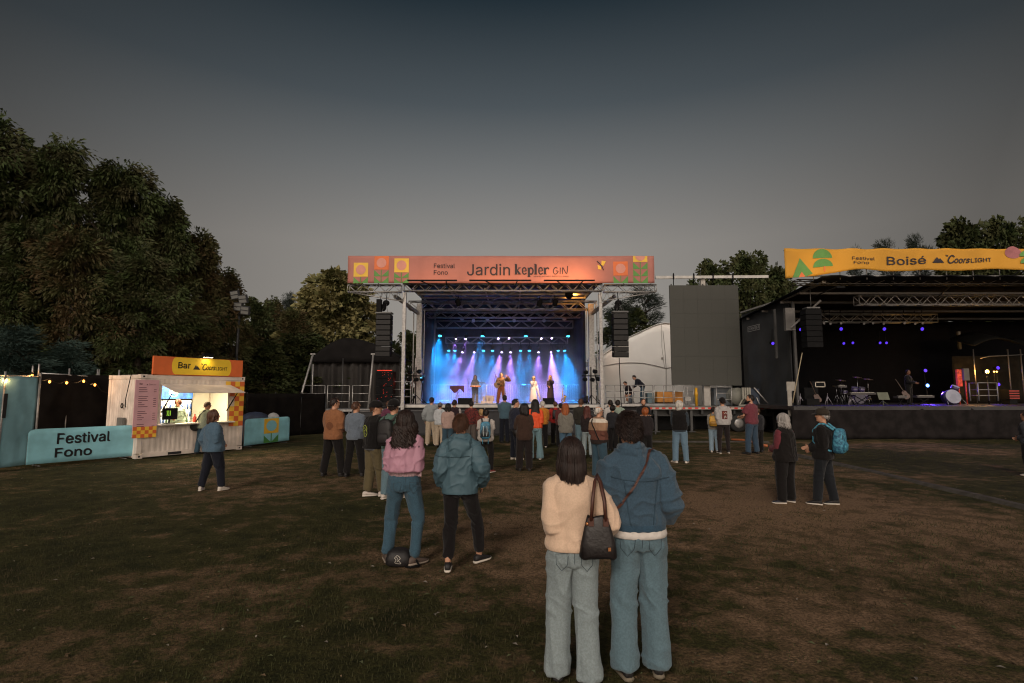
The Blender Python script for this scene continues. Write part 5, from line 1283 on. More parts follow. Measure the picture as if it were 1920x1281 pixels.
# ------------------------------------------------------------------ instruments and small gear
chrome = mat('chrome', (.22, .22, .24), .25, .9, 0)
keys_w = mat('piano keys', (.36, .34, .30), .4, var=.02)
def drum_shell(mb, c, axis, r, d, m0=0, m1=1):
    a = Vector(axis).normalized(); c = Vector(c)
    mb.lathe([(r, -d / 2), (r, d / 2)], c, a, 18, m0); mb.disc(c + a * (d / 2 + .006), a, r * .96, .01, 18, m1); mb.disc(c - a * (d / 2 + .006), a, r * .96, .01, 18, m1)
    for s in (-1, 1): mb.lathe([(r + .008, s * d / 2 - .012), (r + .012, s * d / 2), (r + .008, s * d / 2 + .012)], c, a, 18, 2, False)
def drum_kit(px, Y, label, z=RZ, k=1.0):
    x = at(px, 740, Y).x; r = empty('drum_kit', (x, Y, z), 0, label, 'drums')
    shell = mat('drum shell', (.05, .04, .10), .3); head = mat('drum head', (.06, .055, .08), .5, var=.05)
    for nm, c, ax, rr, dd in (('bass_drum', (x, Y, z + .30), (0, 1, 0), .28, .4), ('floor_tom', (x + .50, Y + .3, z + .42), (0, 0, 1), .2, .38), ('rack_tom', (x - .18, Y - .05, z + .74), (0, -.35, 1), .15, .22), ('rack_tom', (x + .18, Y - .05, z + .74), (0, -.35, 1), .15, .22), ('snare_drum', (x - .45, Y + .35, z + .62), (0, -.1, 1), .17, .13)):
        m_ = MB(); drum_shell(m_, c, ax, rr, dd)
        if nm == 'floor_tom' or nm == 'snare_drum':
            for t in (0, 2.1, 4.2): m_.rod((c[0] + rr * math.cos(t), c[1] + rr * math.sin(t), z), (c[0] + rr * math.cos(t) * .95, c[1] + rr * math.sin(t) * .95, c[2]), .012, 5, 2)
        m_.build(nm, [shell, head, chrome], r)
    for cx, cy, cz, cr in ((-.75, .1, 1.22, .24), (.62, .1, 1.28, .25), (-.85, .35, .92, .18), (.15, .2, 1.38, .22)):
        m_ = MB(); p = Vector((x + cx, Y + cy, z + cz)); m_.lathe([(.005, .03), (.05, .022), (cr, -.01), (cr, -.014), (.04, .015)], p, (.05, -.18, 1), 20); o = m_.build('cymbal', mat('cymbal brass', (.26, .19, .09), .3, .85), r)
        m_ = MB(); m_.rod((p.x, p.y, z + .4), p, .012)
        for t in (0, 2.1, 4.2): m_.rod((p.x, p.y, z + .5), (p.x + .22 * math.cos(t), p.y + .22 * math.sin(t), z + .01), .01, 5)
        m_.build('stand', chrome, o)
    return r
drum_kit(1608, 27.5, 'drum kit with cymbals in dim violet light on the second stage')
m_ = MB(); x = at(1783, 745, 26.6).x
drum_shell(m_, (x, 26.6, RZ + .36), (-.1, -1, .25), .36, .35)
for s in (-1, 1): m_.rod((x + s * .34, 26.5, RZ + .4), (x + s * .46, 26.2, RZ + .01), .014, 5, 2)
o = m_.build('bass_drum', [mat('drum shell', (.05, .04, .10)), mat('pale drum head', (.26, .27, .34), .6, var=.15), chrome])
m_ = MB(); drum_shell(m_, (x + .32, 26.7, RZ + .82), (.2, -.5, 1), .17, .16); m_.build('tom', [mat('drum shell', (.05, .04, .10)), mat('pale drum head', (.55, .58, .68)), chrome], o)
tag(o, 'single bass drum with pale round head at the right of the second stage', 'drum')
def keyboard(px0, px1, py, Y, label, z, name='keyboard', sheet=False):
    a, b = at(px0, py, Y), at(px1, py, Y); r = empty(name, ((a.x + b.x) / 2, Y, z), 0, label, 'keyboard')
    m_ = MB(); m_.bb(a.x, b.x, Y, Y + .32, a.z - .07, a.z + .03); m_.build('case', mat('keyboard case', (.05, .045, .045), .5), r)
    m_ = MB(); m_.bb(a.x + .05, b.x - .1, Y - .012, Y + .15, a.z + .028, a.z + .045, 0)
    n = int((b.x - a.x) / .033)
    for i in range(n):
        if i % 7 not in (2, 6): m_.bb(a.x + .06 + i * .033, a.x + .077 + i * .033, Y + .05, Y + .15, a.z + .045, a.z + .06, 1)
    m_.build('keys', [keys_w, black], r)
    m_ = MB()
    for s in (-1, 1): m_.bar(((a.x + b.x) / 2 - s * (b.x - a.x) * .33, Y + .15, z), ((a.x + b.x) / 2 + s * (b.x - a.x) * .33, Y + .15, a.z - .08), .04, .03)
    m_.build('stand', black, r)
    return r, a, b
keyboard(1595, 1643, 737.5, 25.6, 'longer keyboard with pale keys left of the seated music stand on the second stage', RZ)
keyboard(1684, 1700, 744, 25.4, 'short keyboard by the standing musician on the second stage', RZ)
keyboard(1720, 1752, 743, 26.2, 'dim keyboard left of the pale bass drum', RZ)
keyboard(1572, 1588, 724, 26.6, 'small high keyboard left of the drum kit', RZ)
m_ = MB(); p = at(1656, 742, 25.2); m_.box((p.x, 25.2, RZ + .42), (.5, .03, .36), Matrix.Rotation(-.35, 3, 'X')); m_.rod((p.x, 25.25, RZ), (p.x, 25.22, RZ + .4), .02)
for t in (0, 2.1, 4.2): m_.rod((p.x, 25.25, RZ + .2), (p.x + .25 * math.cos(t), 25.25 + .25 * math.sin(t), RZ + .01), .012)
tag(m_.build('music_stand', mat('greenish stand', (.10, .11, .08), .6)), 'low music stand facing the pale keyboard on the second stage', 'stand')
m_ = MB(); p = at(1522, 735, 26.0); m_.bb(p.x - .35, p.x + .32, 26, 26.4, RZ, RZ + .82); am = m_.build('cabinet', black, bevel=.015)
tag(am, 'guitar amplifier with a pale framed top at the left of the second stage', 'amplifier')
m_ = MB(); zt = RZ + .83; h0 = at(1536, 712, 26).x
m_.bb(h0 - .37, h0 + .30, 26.02, 26.35, zt, zt + .30)
m_.build('amp_head', black, am)
m_ = MB(); 
for x0, x1, a_, b_ in ((h0 - .20, h0 + .28, zt + .02, zt + .05), (h0 - .20, h0 + .28, zt + .24, zt + .27), (h0 - .20, h0 - .17, zt + .02, zt + .27), (h0 + .25, h0 + .28, zt + .02, zt + .27)): m_.bb(x0, x1, 26.0, 26.018, a_, b_)
m_.build('front_frame', mat('amp trim', (.55, .48, .40), .5), am)
m_ = MB(); m_.bb(at(1520, 742, 25.2).x - .3, at(1520, 742, 25.2).x + .3, 25.0, 25.35, RZ, RZ + .30); tag(m_.build('floor_monitor', black, bevel=.02), 'wedge monitor before the guitar amplifier on the second stage', 'loudspeaker')
def guitar(p, axis, up, name, label, parent=None, sz=1.0, body_m=None, sing=True):
    """p = body centre, axis = towards the headstock, up = away from the belly"""
    p, ax, fr = Vector(p), Vector(axis).normalized(), Vector(up).normalized(); sd = ax.cross(fr).normalized(); fr = sd.cross(ax)
    out = [(.0, -.24), (.13, -.21), (.175, -.10), (.13, .01), (.125, .08), (.11, .15), (.03, .19)]
    pl = [(x * sz, y * sz) for x, y in out] + [(-x * sz, y * sz) for x, y in reversed(out[1:])]
    m_ = MB(); m_.prism(pl, p - fr * .022, sd, ax, .045 * sz); o = m_.build(name, body_m or mat('guitar body', (.05, .02, .012), .35), bevel=.006)
    m_ = MB(); m_.bar(p + ax * .14 * sz + fr * .03, p + ax * .66 * sz + fr * .03, .045, .022); m_.bar(p + ax * .66 * sz + fr * .03, p + ax * .82 * sz + fr * .02, .075, .018); m_.build('neck', mat('guitar neck', (.04, .022, .012), .4), o)
    m_ = MB(); m_.box(p - ax * .1 * sz + fr * .03, (.06, .06, .012)); m_.build('bridge', chrome, o)
    return tag(o, label, 'guitar')
p = at(1532, 746, 25.6); guitar((p.x, 25.6, RZ + .34), (-.25, .25, 1), (0, -1, .2), 'guitar', 'guitar leaning on a stand before the amplifier of the second stage')
p = at(1705, 735, 26.4); guitar((p.x - .5, 26.0, RZ + .5), (-.45, .2, 1), (0, -1, .2), 'guitar', 'guitar on a stand left of the dark musician on the second stage')
m_ = MB()
for px in (1500, 1551, 1594, 1596):
    p = at(px, 742, 25.9); 
    m_.rod((p.x, 25.9, RZ), (p.x + .02, 25.9, RZ + .55), .012)
    for s in (-1, 1): m_.rod((p.x + s * .18, 25.8, RZ), (p.x, 25.9, RZ + .45), .012)
for px in (1552,): pass
tag(m_.build('instrument_stands', mat('violet tinted stand', (.30, .28, .32), .35, .6)), 'empty folding instrument stands along the left of the second stage', 'stands')  # violet stage light is tinted into the stands' base colour
m_ = MB(); p = at(1553, 770, 24); m_.bb(at(1470, 765, 24).x, at(1471, 765, 24).x, 24, 24.1, 1, 1.1)
p0, p1 = at(1504, 662, 23.6), at(1486, 756, 23.4); m_ = MB(); m_.path([p0, p0.lerp(p1, .5), p1], [.018, .022, .03], 6); tag(m_.build('slanted_rope', mat('pale strap', (.33, .27, .18), .7)), 'pale slanted strap at the left corner of the second stage', 'strap')
m_ = MB(); p = at(1482, 735, 23.9); m_.bb(p.x - .20, p.x + .18, 23.8, 23.85, at(1480, 733, 23.9).z, at(1480, 716, 23.9).z); m_.bb(p.x - .18, p.x - .0, 23.8, 23.85, .95, at(1480, 733, 23.9).z - .004); tag(m_.build('paper_sign', mat('pale board', (.28, .26, .23), .7)), 'pale notched board beside the slanted strap', 'board')
# main stage gear
def stool(px, Y):
    x = at(px, 735, Y).x; r = empty('keyboard_stand', (x, Y, DZ), 0, 'keyboard on crossed legs with a dark cloth at the left of the main stage', 'keyboard')
    m_ = MB(); m_.bb(x - .38, x + .38, Y, Y + .34, DZ + .88, DZ + 1.0); m_.build('case', black, r)
    m_ = MB(); m_.grid(lambda u, v: Vector((x + (u - .5) * .84, Y - .02 + .03 * math.sin(u * 12), DZ + 1.03 - (.32 - .12 * math.cos(u * 9)) * v)), 20, 4); o = m_.build('cloth', mat('dark red cloth', (.10, .03, .04), .9), r); sd = o.modifiers.new('thick', 'SOLIDIFY'); sd.thickness = .02
    m_ = MB(); m_.rod((x - .3, Y + .1, DZ), (x + .2, Y + .2, DZ + .88), .02); m_.rod((x + .3, Y + .1, DZ), (x - .2, Y + .2, DZ + .88), .02); m_.rod((x - .02, Y, DZ), (x + .02, Y + .05, DZ + .88), .02); m_.build('legs', mat('pale stand', (.5, .42, .36), .4, .4), r)
stool(857, 31.5)
for i, (px, w) in enumerate(((872, .75), (1029, .62))):
    p = at(px, 750, 28.6); m_ = MB(); m_.prism([(-w * .5, 0), (w * .5, 0), (w * .5, .3), (-w * .5, .3)], (p.x, 28.5, DZ), (1, 0, 0), (0, .35, .94), -.02); m_.add([(p.x - w / 2, 28.5, DZ), (p.x + w / 2, 28.5, DZ), (p.x + w / 2, 28.95, DZ), (p.x - w / 2, 28.95, DZ), (p.x - w / 2, 28.62, DZ + .33), (p.x + w / 2, 28.62, DZ + .33), (p.x + w / 2, 28.9, DZ + .30), (p.x - w / 2, 28.9, DZ + .30)], [(3, 2, 1, 0), (4, 5, 6, 7), (0, 1, 5, 4), (1, 2, 6, 5), (2, 3, 7, 6), (3, 0, 4, 7)])
    tag(m_.build('floor_monitor', black), ['black floor monitor at the front edge by the keyboard player', 'black floor monitor at the front edge before the two singers'][i], 'loudspeaker', 'floor monitors on the main stage')
def mic(px, Y, h, label, boom=True):
    x = at(px, 740, Y).x; m_ = MB(); m_.rod((x, Y, DZ), (x, Y, DZ + h), .012); m_.disc((x, Y, DZ + .02), (0, 0, 1), .14, .025, 14)
    if boom: m_.rod((x, Y, DZ + h), (x - .1, Y + .35, DZ + h + .15), .01); m_.ball((x - .1, Y + .37, DZ + h + .16), .03)
    tag(m_.build('microphone_stand', mat('stand metal', (.3, .3, .3), .35, .6)), label, 'microphone')
mic(878, 32, 1.25, 'microphone stand between the draped keyboard and the keyboard player')
mic(903, 32.5, 1.35, 'microphone stand right of the keyboard player'); mic(946, 30.2, 1.3, 'microphone stand before the guitarist'); mic(912, 31, 1.0, 'low microphone stand left of the guitarist')
m_ = MB(); x = at(902, 712, 33).x; m_.rod((x, 33, DZ), (x, 33, DZ + 1.25), .012); m_.lathe([(.01, .03), (.05, .02), (.26, -.01), (.26, -.014)], (x, 33, DZ + 1.25), (.0, -.15, 1), 18, 1); tag(m_.build('cymbal_stand', [chrome, mat('cymbal brass', (.45, .34, .16))]), 'single cymbal on a stand behind the keyboard player', 'cymbal')
m_ = MB(); x = at(913, 748, 31.5).x
m_.bb(x - .35, x + .35, 31.5, 31.9, DZ, DZ + .12); m_.bb(x - .1, x + .42, 31.7, 32, DZ + .12, DZ + .45)
for q in (-.25, -.05, .2): m_.bb(x + q, x + q + .12, 31.55, 31.7, DZ + .12, DZ + .4, 1)
tag(m_.build('effects_gear', [mat('dull gear', (.12, .11, .14), .5), mat('pale gear', (.12, .11, .12), .4)]), 'small effects boxes on the deck left of the guitarist', 'equipment')
x = at(1056, 745, 30.0).x
def sax():
    m_ = MB(); b = Vector((x, 30, DZ))
    m_.path([b + Vector((.06, 0, 1.02)), b + Vector((.03, 0, 1.05)), b + Vector((.0, 0, .95)), b + Vector((-.05, 0, .45)), b + Vector((-.09, 0, .18)), b + Vector((-.03, 0, .08)), b + Vector((.05, 0, .14)), b + Vector((.08, 0, .34)), b + Vector((.12, 0, .46))], [.012, .014, .018, .03, .04, .05, .055, .065, .10], 10)
    for q in range(6): m_.ball(b + Vector((-.02 + q * .008, -.035, .4 + q * .09)), .018, 6, 4)
    o = m_.build('saxophone', mat('brass', (.60, .40, .14), .25, .85)); tag(o, 'upright brass saxophone on a stand at the right front of the main stage', 'saxophone')
    m_ = MB()
    for t in (0, 2.1, 4.2): m_.rod(b + Vector((-.02, 0, .3)), b + Vector((.2 * math.cos(t), .2 * math.sin(t), .01)), .01)
    m_.build('stand', black, o)
sax()
for i, (px, Y, lab) in enumerate(((780, 29.6, 'dark lamp tree on a stand at the left front corner of the main stage'), (1108, 29.2, 'dark lamp tree on a stand at the right front corner of the main stage'))):
    x = at(px, 700, Y).x; r = empty('lamp_tree', (x, Y, DZ), 0, lab, 'lamp', 'lamp trees at the stage corners')
    m_ = MB(); m_.rod((x, Y, DZ), (x, Y, DZ + 2.0), .035)
    for t in (0, 2.1, 4.2): m_.rod((x, Y, DZ + .5), (x + .45 * math.cos(t), Y + .45 * math.sin(t), DZ + .02), .02)
    m_.bar((x - .5, Y, at(px, 705, Y).z), (x + .5, Y, at(px, 705, Y).z), .06, .06); m_.build('stand', black, r)
    for dx, dz_ in ((-.35, -.18), (.05, -.2), (.35, -.16), (-.3, .2), (.2, .24)):
        m_ = MB(); p = Vector((x + dx, Y - .02, at(px, 705, Y).z + dz_)); m_.lathe([(.05, -.2), (.11, -.12), (.11, .05), (.09, .06)], p, (.3 * (1 if i == 0 else -1), .6, .1), 12); m_.build('lamp_head', black, r)
    c_ = MB(); c_.path([(x + .15, Y, DZ + 1.9), (x + .35, Y + .1, DZ + 1), (x + .3, Y, DZ + .3), (x + .6, Y, DZ + .02)], .025, 6); c_.build('cable', black, r)
lamp('stage edge light', 'SPOT', at(787, 706, 29.4), 700, (.1, .55, 1.0), bpy.data.objects['lamp_tree'], target=(XC, 31, DZ + .3), size=.08, angle=60, blend=.6)
# crowd barrier before the stage, cables in the grass
fb = empty('front_barrier', (XC, 25.9, 0), 0, 'dark steel crowd barrier standing before the main stage', 'barrier')
m_ = MB()
for x in np.arange(XL - 2, XR + 2.2, 1.2): m_.bb(x - .03, x + .03, 25.88, 25.94, .02, 1.1); m_.bar((x, 25.9, .9), (x, 26.7, .03), .05, .05)
m_.bb(XL - 2, XR + 2, 25.86, 25.96, 1.1, 1.16); m_.bb(XL - 2, XR + 2, 25.5, 26.9, .0, .018); m_.build('frame', mat('dark barrier steel', (.05, .05, .055), .4, .6), fb)
m_ = MB(); m_.bb(XL - 2, XR + 2, 25.95, 25.97, .05, 1.08); m_.build('panel', mat('barrier panel', (.022, .022, .025), .6, .3), fb)
def ramp_path(pts, w, h, name, label, m):
    mb = MB()
    P = [gnd(*p) for p in pts]
    for i, (a, b) in enumerate(zip(P, P[1:])):
        d = (b - a).normalized(); sd = Vector((d.y, -d.x, 0)); n = max(1, int((b - a).length / .9))
        for k in range(n):
            p = a.lerp(b, k / n); q = a.lerp(b, (k + .985) / n)
            pr = [(-w, 0), (-w * .45, h), (w * .45, h), (w, 0)]
            mb.add([p + sd * u + Vector((0, 0, v - .02)) for u, v in pr] + [q + sd * u + Vector((0, 0, v - .02)) for u, v in pr], [(0, 1, 5, 4), (1, 2, 6, 5), (2, 3, 7, 6), (3, 2, 1, 0), (4, 5, 6, 7)])
    tag(mb.build(name, m), label, 'cable cover')
ramp_path([(1486, 852), (1560, 868), (1640, 886), (1720, 905), (1830, 930), (1990, 968)], .15, .06, 'cable_ramp', 'dark grey cable ramp running across the grass at the right', mat('cable ramp rubber', (.075, .068, .060), .9, 0, .2, 5, .2, 40, spec=.1))
ramp_path([(1200, 828), (1330, 829), (1440, 829)], .2, .06, 'cable_ramp', 'low grey cable ramp lying before the flatbed trailer', mat('cable ramp rubber', (.055, .055, .055)))
m_ = MB(); m_.path([gnd(*p) + Vector((0, 0, .04)) for p in ((1372, 826), (1392, 827), (1410, 831), (1424, 836), (1438, 838))], .05, 6); tag(m_.build('orange_cable', mat('orange cable', (.42, .13, .05), .6)), 'thick orange cable lying in the grass by the standing man in maroon', 'cable')
m_ = MB(); m_.bb(-30, -9.2, 22.2, 22.45, 0, .03); 
# ------------------------------------------------------------------ people
def smooth01(a, b, x):
    t = min(1, max(0, (x - a) / (b - a))); return t * t * (3 - 2 * t)
def fabric(name, col, kind='plain'):
    col = tuple(x * .85 for x in lin(col))
    if kind == 'denim':
        c = lin(col)
        return mat(name, col, .9, 0, .0, 80, .35, 260, sheen=.15, spec=.2, col2=tuple(x * .80 for x in c), detail=8)
    if kind == 'shiny':
        return mat(name, col, .6, 0, .05, 12, .10, 120, spec=.3)
    if kind == 'knit':
        return mat(name, col, .95, 0, .10, 60, .5, 150, sheen=.25, spec=.1)
    return mat(name, col, .9, 0, .07, 30, .2, 200, sheen=.12, spec=.2)
SKIN = {'light': '#b98a70', 'tan': '#a8755a', 'dark': '#5f3d2d'}
def skin(k): return mat('skin ' + k, SKIN[k], .55, 0, .08, 9, .05, 90, spec=.35)
HAIR = {'black': '#17110f', 'dark brown': '#241814', 'brown': '#4a3022', 'ginger': '#8a4a22', 'auburn': '#4a2018', 'grey': '#8f8a86', 'blond': '#9a7a52', 'silver': '#b5b0a8'}
def hairm(k): return mat('hair ' + k, HAIR[k], .5, 0, .3, 30, .3, 90, stretch=(1, 1, .15), spec=.35)

def ik(a, b, l1, l2, pole):
    d = b - a; L = min(d.length, (l1 + l2) * .999); d = d.normalized()
    x = (l1 * l1 - l2 * l2 + L * L) / (2 * L); h = math.sqrt(max(0, l1 * l1 - x * x))
    p = pole - d * pole.dot(d)
    if p.length < 1e-6: p = d.orthogonal()
    return a + d * x + p.normalized() * h, a + d * L

class Person:
    """one figure, built standing at its feet in local metres (x right, y ahead, z up) for 1.75 m and then scaled"""
    def __init__(s, px, fy, hy=None, H=None, yaw=0, label='', group=None, sk='light', sh=1.0, wt=1.0, hp=1.0,
                 lean=0, side=0, twist=0, hyaw=0, hpitch=0, feet=None, arms=('down', 'down'), crouch=0.0, vox=.013, z0=0.0, pos=None, fat=1.0, fem=False):
        g = Vector(pos) if pos is not None else gnd(px, fy, z0)
        if H is None: H = at(px, hy, g.y).z - z0
        s.H = H; s.k = H / 1.75; s.vox = vox; s.pos = g; s.fem = fem
        s.rz = -math.radians(yaw)
        s.M = Matrix.Translation(g) @ Matrix.Rotation(s.rz, 4, 'Z') @ Matrix.Scale(s.k, 4)
        s.sk = sk; s.sh = sh * (.9 if fem else 1.0); s.wt = wt; s.hp = hp * (1.04 if fem else 1.0); s.fat = fat
        s.lean, s.side, s.twist = math.radians(lean), math.radians(side), math.radians(twist)
        s.hyaw, s.hpitch = math.radians(hyaw), math.radians(hpitch)
        s.seed = int(px * 7 + fy * 3); s.r = random.Random(s.seed)
        feet = feet or ((-.11, -.01, 8), (.11, .02, -8))
        s.feet = feet
        s.pel = Vector(((feet[0][0] + feet[1][0]) / 2 * .6, (feet[0][1] + feet[1][1]) / 2 * .6, .95 - crouch))
        s.J = {}
        # legs
        for i, sx in ((0, -1), (1, 1)):
            fx, fyy, fa = feet[i]; lift = feet[i][3] if len(feet[i]) > 3 else 0
            an = Vector((fx, fyy, .085 + lift)); hip = s.pel + Vector((sx * .088 * s.hp, 0, -.04))
            while (an - hip).length > .825:
                s.pel.z -= .005; hip.z -= .005
            fd = Vector((-math.sin(math.radians(fa)), math.cos(math.radians(fa)), 0))
            kn, an2 = ik(hip, an, .425, .405, fd)
            s.J['hip%d' % i], s.J['knee%d' % i], s.J['ank%d' % i], s.J['fd%d' % i] = hip, kn, an, fd
        s.dz = s.pel.z - .95
        for i, sx in ((0, -1), (1, 1)):
            s.J['sho%d' % i] = s.TF(Vector((sx * .168 * s.sh, -.005, 1.392)))
        P = {'down': ((.25, .03, .90), (.4, -1, 0)), 'pocket': ((.19, .07, .93), (.25, -1, 0)), 'hip': ((.2, .0, .98), (1, -.5, 0)),
             'crossed': ((-.07, .235, 1.16), (.7, -.2, -.8)), 'phone': ((.06, .30, 1.20), (.5, -.2, -1)), 'front': ((.09, .24, 1.03), (.28, -.8, -.3)),
             'hold': ((.12, .33, 1.08), (.6, -.6, -.6)), 'pouch': ((.08, .17, 1.0), (.28, -.9, 0)), 'up': ((.05, .22, 1.45), (.7, -.1, -1)), 'chin': ((.02, .16, 1.44), (.7, .1, -1))}
        for i, sx in ((0, -1), (1, 1)):
            a = arms[i]
            if isinstance(a, str): t, pl = P[a]; t = Vector((sx * t[0], t[1], t[2])); pl = Vector((sx * pl[0], pl[1], pl[2])); raw = False
            else: t, pl = Vector(a[0]), Vector(a[1])
            t = s.TF(t)
            el, wr = ik(s.J['sho%d' % i], t, .285, .26, pl)
            s.J['el%d' % i], s.J['wr%d' % i] = el, wr
        s.bag = None
        s.RH = s.R3(1.5) @ Matrix.Rotation(-s.hyaw, 3, 'Z') @ Matrix.Rotation(-s.hpitch, 3, 'X')
        s.neck = s.TF(Vector((0, -.005, 1.475)))
        s.hc = s.neck + s.R3(1.5) @ Vector((0, .012, .06)) + s.RH @ Vector((0, .012, .095))
        s.root = None; s.parts = []; s.label = label; s.group = group
    def R3(s, z):
        w = smooth01(.9, 1.15, z)
        return Matrix.Rotation(-s.twist * w, 3, 'Z') @ Matrix.Rotation(s.side * w, 3, 'Y') @ Matrix.Rotation(-s.lean * w, 3, 'X')
    def TF(s, p):
        q = Vector((p[0], p[1], p[2] - .95))
        return s.pel + s.R3(p[2]) @ q
    def HF(s, x, y, z): return s.hc + s.RH @ Vector((x, y, z))
    def ring(s, z, rx, ry, yo=0.0, n=20, sq=2.3, xo=0):
        out = []
        for j in range(n):
            a = 2 * math.pi * j / n; c, sn = math.cos(a), math.sin(a)
            x = math.copysign(abs(c) ** (2 / sq), c) * rx + xo; y = math.copysign(abs(sn) ** (2 / sq), sn) * ry + yo
            out.append(s.TF(Vector((x, y, z))))
        return out
    def finish(s, name, mb, mats, vox=None, smooth=4, parent=None, remesh=True, disp=None):
        A = [s.M @ Vector(p) for p in mb.v]; mb.v = [tuple(p) for p in A]
        par = parent if parent is not None else s.root
        if par is None:
            o = mb.build(name, mats, None, True, origin=s.pos)
        else:
            o = mb.build(name, mats, par, True)
        if remesh:
            m = o.modifiers.new('skin', 'REMESH'); m.mode = 'VOXEL'; m.voxel_size = (vox or s.vox) * s.k; m.use_smooth_shade = True
            if smooth:
                m2 = o.modifiers.new('soft', 'SMOOTH'); m2.factor = .5; m2.iterations = smooth if s.vox > .0105 else 2
            APPLY.append((o, disp, s))
        return o
    # ---- body
    def body(s, face=False, hands='relaxed'):
        mb = MB(); f = s.fat; w = .5 + .5 * s.wt * f
        mb.loft([s.ring(z, rx * sc, ry * sc) for z, rx, ry, sc in ((.86, .12, .085, s.hp), (.95, .145, .095, s.hp), (1.08, .122, .082, w), (1.25, .138, .09, s.sh), (1.36, .145, .088, s.sh), (1.42, .125, .07, s.sh), (1.46, .06, .055, 1))])
        nk = s.neck
        mb.path([nk - Vector((0, 0, .06)), nk + s.R3(1.5) @ Vector((0, .01, .03)), s.HF(0, -.012, -.06)], [.062, .056, .056], 12)
        # head
        prof = [(-.118, .028, .030, .050), (-.105, .045, .050, .036), (-.08, .058, .070, .016), (-.045, .067, .086, .004), (-.01, .072, .095, -.003), (.03, .0755, .100, -.006), (.065, .072, .096, -.008), (.09, .060, .080, -.010), (.108, .040, .055, -.012), (.117, .016, .022, -.012)]
        mb.loft([[s.HF(math.cos(2 * math.pi * j / 20) * rx, yo + math.sin(2 * math.pi * j / 20) * ry, z) for j in range(20)] for z, rx, ry, yo in prof])
        mb.path([s.HF(0, .088, .025), s.HF(0, .104, -.012), s.HF(0, .106, -.024), s.HF(0, .09, -.034)], [.007, .011, .014, .008], 8)
        mb.path([s.HF(-.05, .079, .034), s.HF(0, .092, .034), s.HF(.05, .079, .034)], .010, 8)
        mb.path([s.HF(-.024, .083, -.062), s.HF(0, .093, -.060), s.HF(.024, .083, -.062)], [.005, .008, .005], 8)
        mb.ball(s.HF(0, .076, -.098), (.024, .018, .016), R=s.RH)
        for sx in (-1, 1):
            mb.ball(s.HF(sx * .077, -.010, -.008), (.012, .022, .034), R=s.RH)
        for i, sx in ((0, -1), (1, 1)):
            J = s.J; sh, el, wr = J['sho%d' % i], J['el%d' % i], J['wr%d' % i]
            mb.path([sh + (sh - el).normalized() * .01, sh.lerp(el, .35), el, el.lerp(wr, .35), wr], [.045, .042, .034, .035, .024], 10)
            s.hand(mb, i, hands)
            hp, kn, an = J['hip%d' % i], J['knee%d' % i], J['ank%d' % i]
            mb.path([hp + Vector((0, 0, .03)), hp.lerp(kn, .3), kn, kn.lerp(an, .3), an, an - Vector((0, 0, .04))], [.078, .075, .052, .052, .034, .034], 10)
            mb.path([an - Vector((0, 0, .05)) - J['fd%d' % i] * .03, an - Vector((0, 0, .055)) + J['fd%d' % i] * .13], [.03, .026], 8)
        o = s.finish('person', mb, skin(s.sk), vox=min(s.vox, .0115), smooth=2)
        tag(o, s.label, 'person', s.group); s.root = o
        if face:
            for sx in (-1, 1):
                e = MB(); e.ball(s.HF(sx * .031, .079, .012), (.0125, .008, .0085), R=s.RH)
                e.ball(s.HF(sx * .031, .0855, .012), (.0055, .003, .0055), R=s.RH, m=1)
                s.finish('eye', e, [mat('eye white', '#c8c2ba', .3, var=0), mat('eye iris', '#1b1410', .3, var=0)], remesh=False)
        return s
    def hand(s, mb, i, kind):
        sx = -1 if i == 0 else 1
        el, wr = s.J['el%d' % i], s.J['wr%d' % i]
        d = (wr - el).normalized()
        # palm faces the thigh when hanging; thumb ahead
        fw = Vector((0, 1, 0)) if abs(d.y) < .7 else Vector((0, 0, 1))
        th = (fw - d * fw.dot(d)).normalized()
        nn = d.cross(th) * (1 if i == 0 else -1)
        if nn.dot(s.pel + Vector((0, 0, .2)) - wr) < 0: nn = -nn
        R = Matrix((th, nn, d)).transposed()
        pal = wr + d * .05
        mb.ball(pal, (.040, .016, .052), 10, 6, R)
        fr = max(.0085, s.vox * .8)
        curl = .35 if kind == 'relaxed' else .9
        for q, (off, ln) in enumerate(((.030, .072), (.010, .080), (-.010, .075), (-.029, .058))):
            b = wr + d * .085 + th * off
            p1 = b + (d * math.cos(curl * .6) + nn * math.sin(curl * .6)) * ln * .45
            p2 = p1 + (d * math.cos(curl * 1.5) + nn * math.sin(curl * 1.5)) * ln * .32
            p3 = p2 + (d * math.cos(curl * 2.3) + nn * math.sin(curl * 2.3)) * ln * .25
            mb.path([b - d * .03, b, p1, p2, p3], [fr * 1.1, fr * 1.1, fr, fr * .92, fr * .75], 7)
        b = wr + d * .03 + th * .028
        p1 = b + (d * .6 + th * .8 + nn * .25).normalized() * .035
        p2 = p1 + (d * .9 + th * .35 + nn * .4).normalized() * .03
        mb.path([wr + d * .02 + th * .01, b, p1, p2], [fr * 1.3, fr * 1.3, fr * 1.1, fr * .8], 7)
    # ---- clothes
    def top(s, name, m, hem=.93, ease=.022, sleeve=1.0, collar=0.0, hood=False, cuff=.045, blouse=0.0, flare=0.0, disp='soft', sl=.0, neckz=1.475, vest=False):
        mb = MB(); f = s.fat; e = ease; w = .4 + .6 * s.wt * f; s.hemz = hem
        rg = []
        zs = [(hem, .158 * s.hp + flare, .112 * f ** .5 + flare), (hem + .03, .160 * s.hp + flare, .114 * f ** .5 + flare)]
        for z, rx, ry, sc in ((.95, .165, .115, s.hp * f ** .5), (1.02, .158, .112, (s.hp + w) / 2), (1.10, .150, .106, w), (1.20, .158, .112, (s.sh + w) / 2), (1.30, .160, .116, s.sh), (1.36, .158, .108, s.sh)):
            if z > hem + .05: zs.append((z, rx * sc, ry * (sc + 1) / 2))
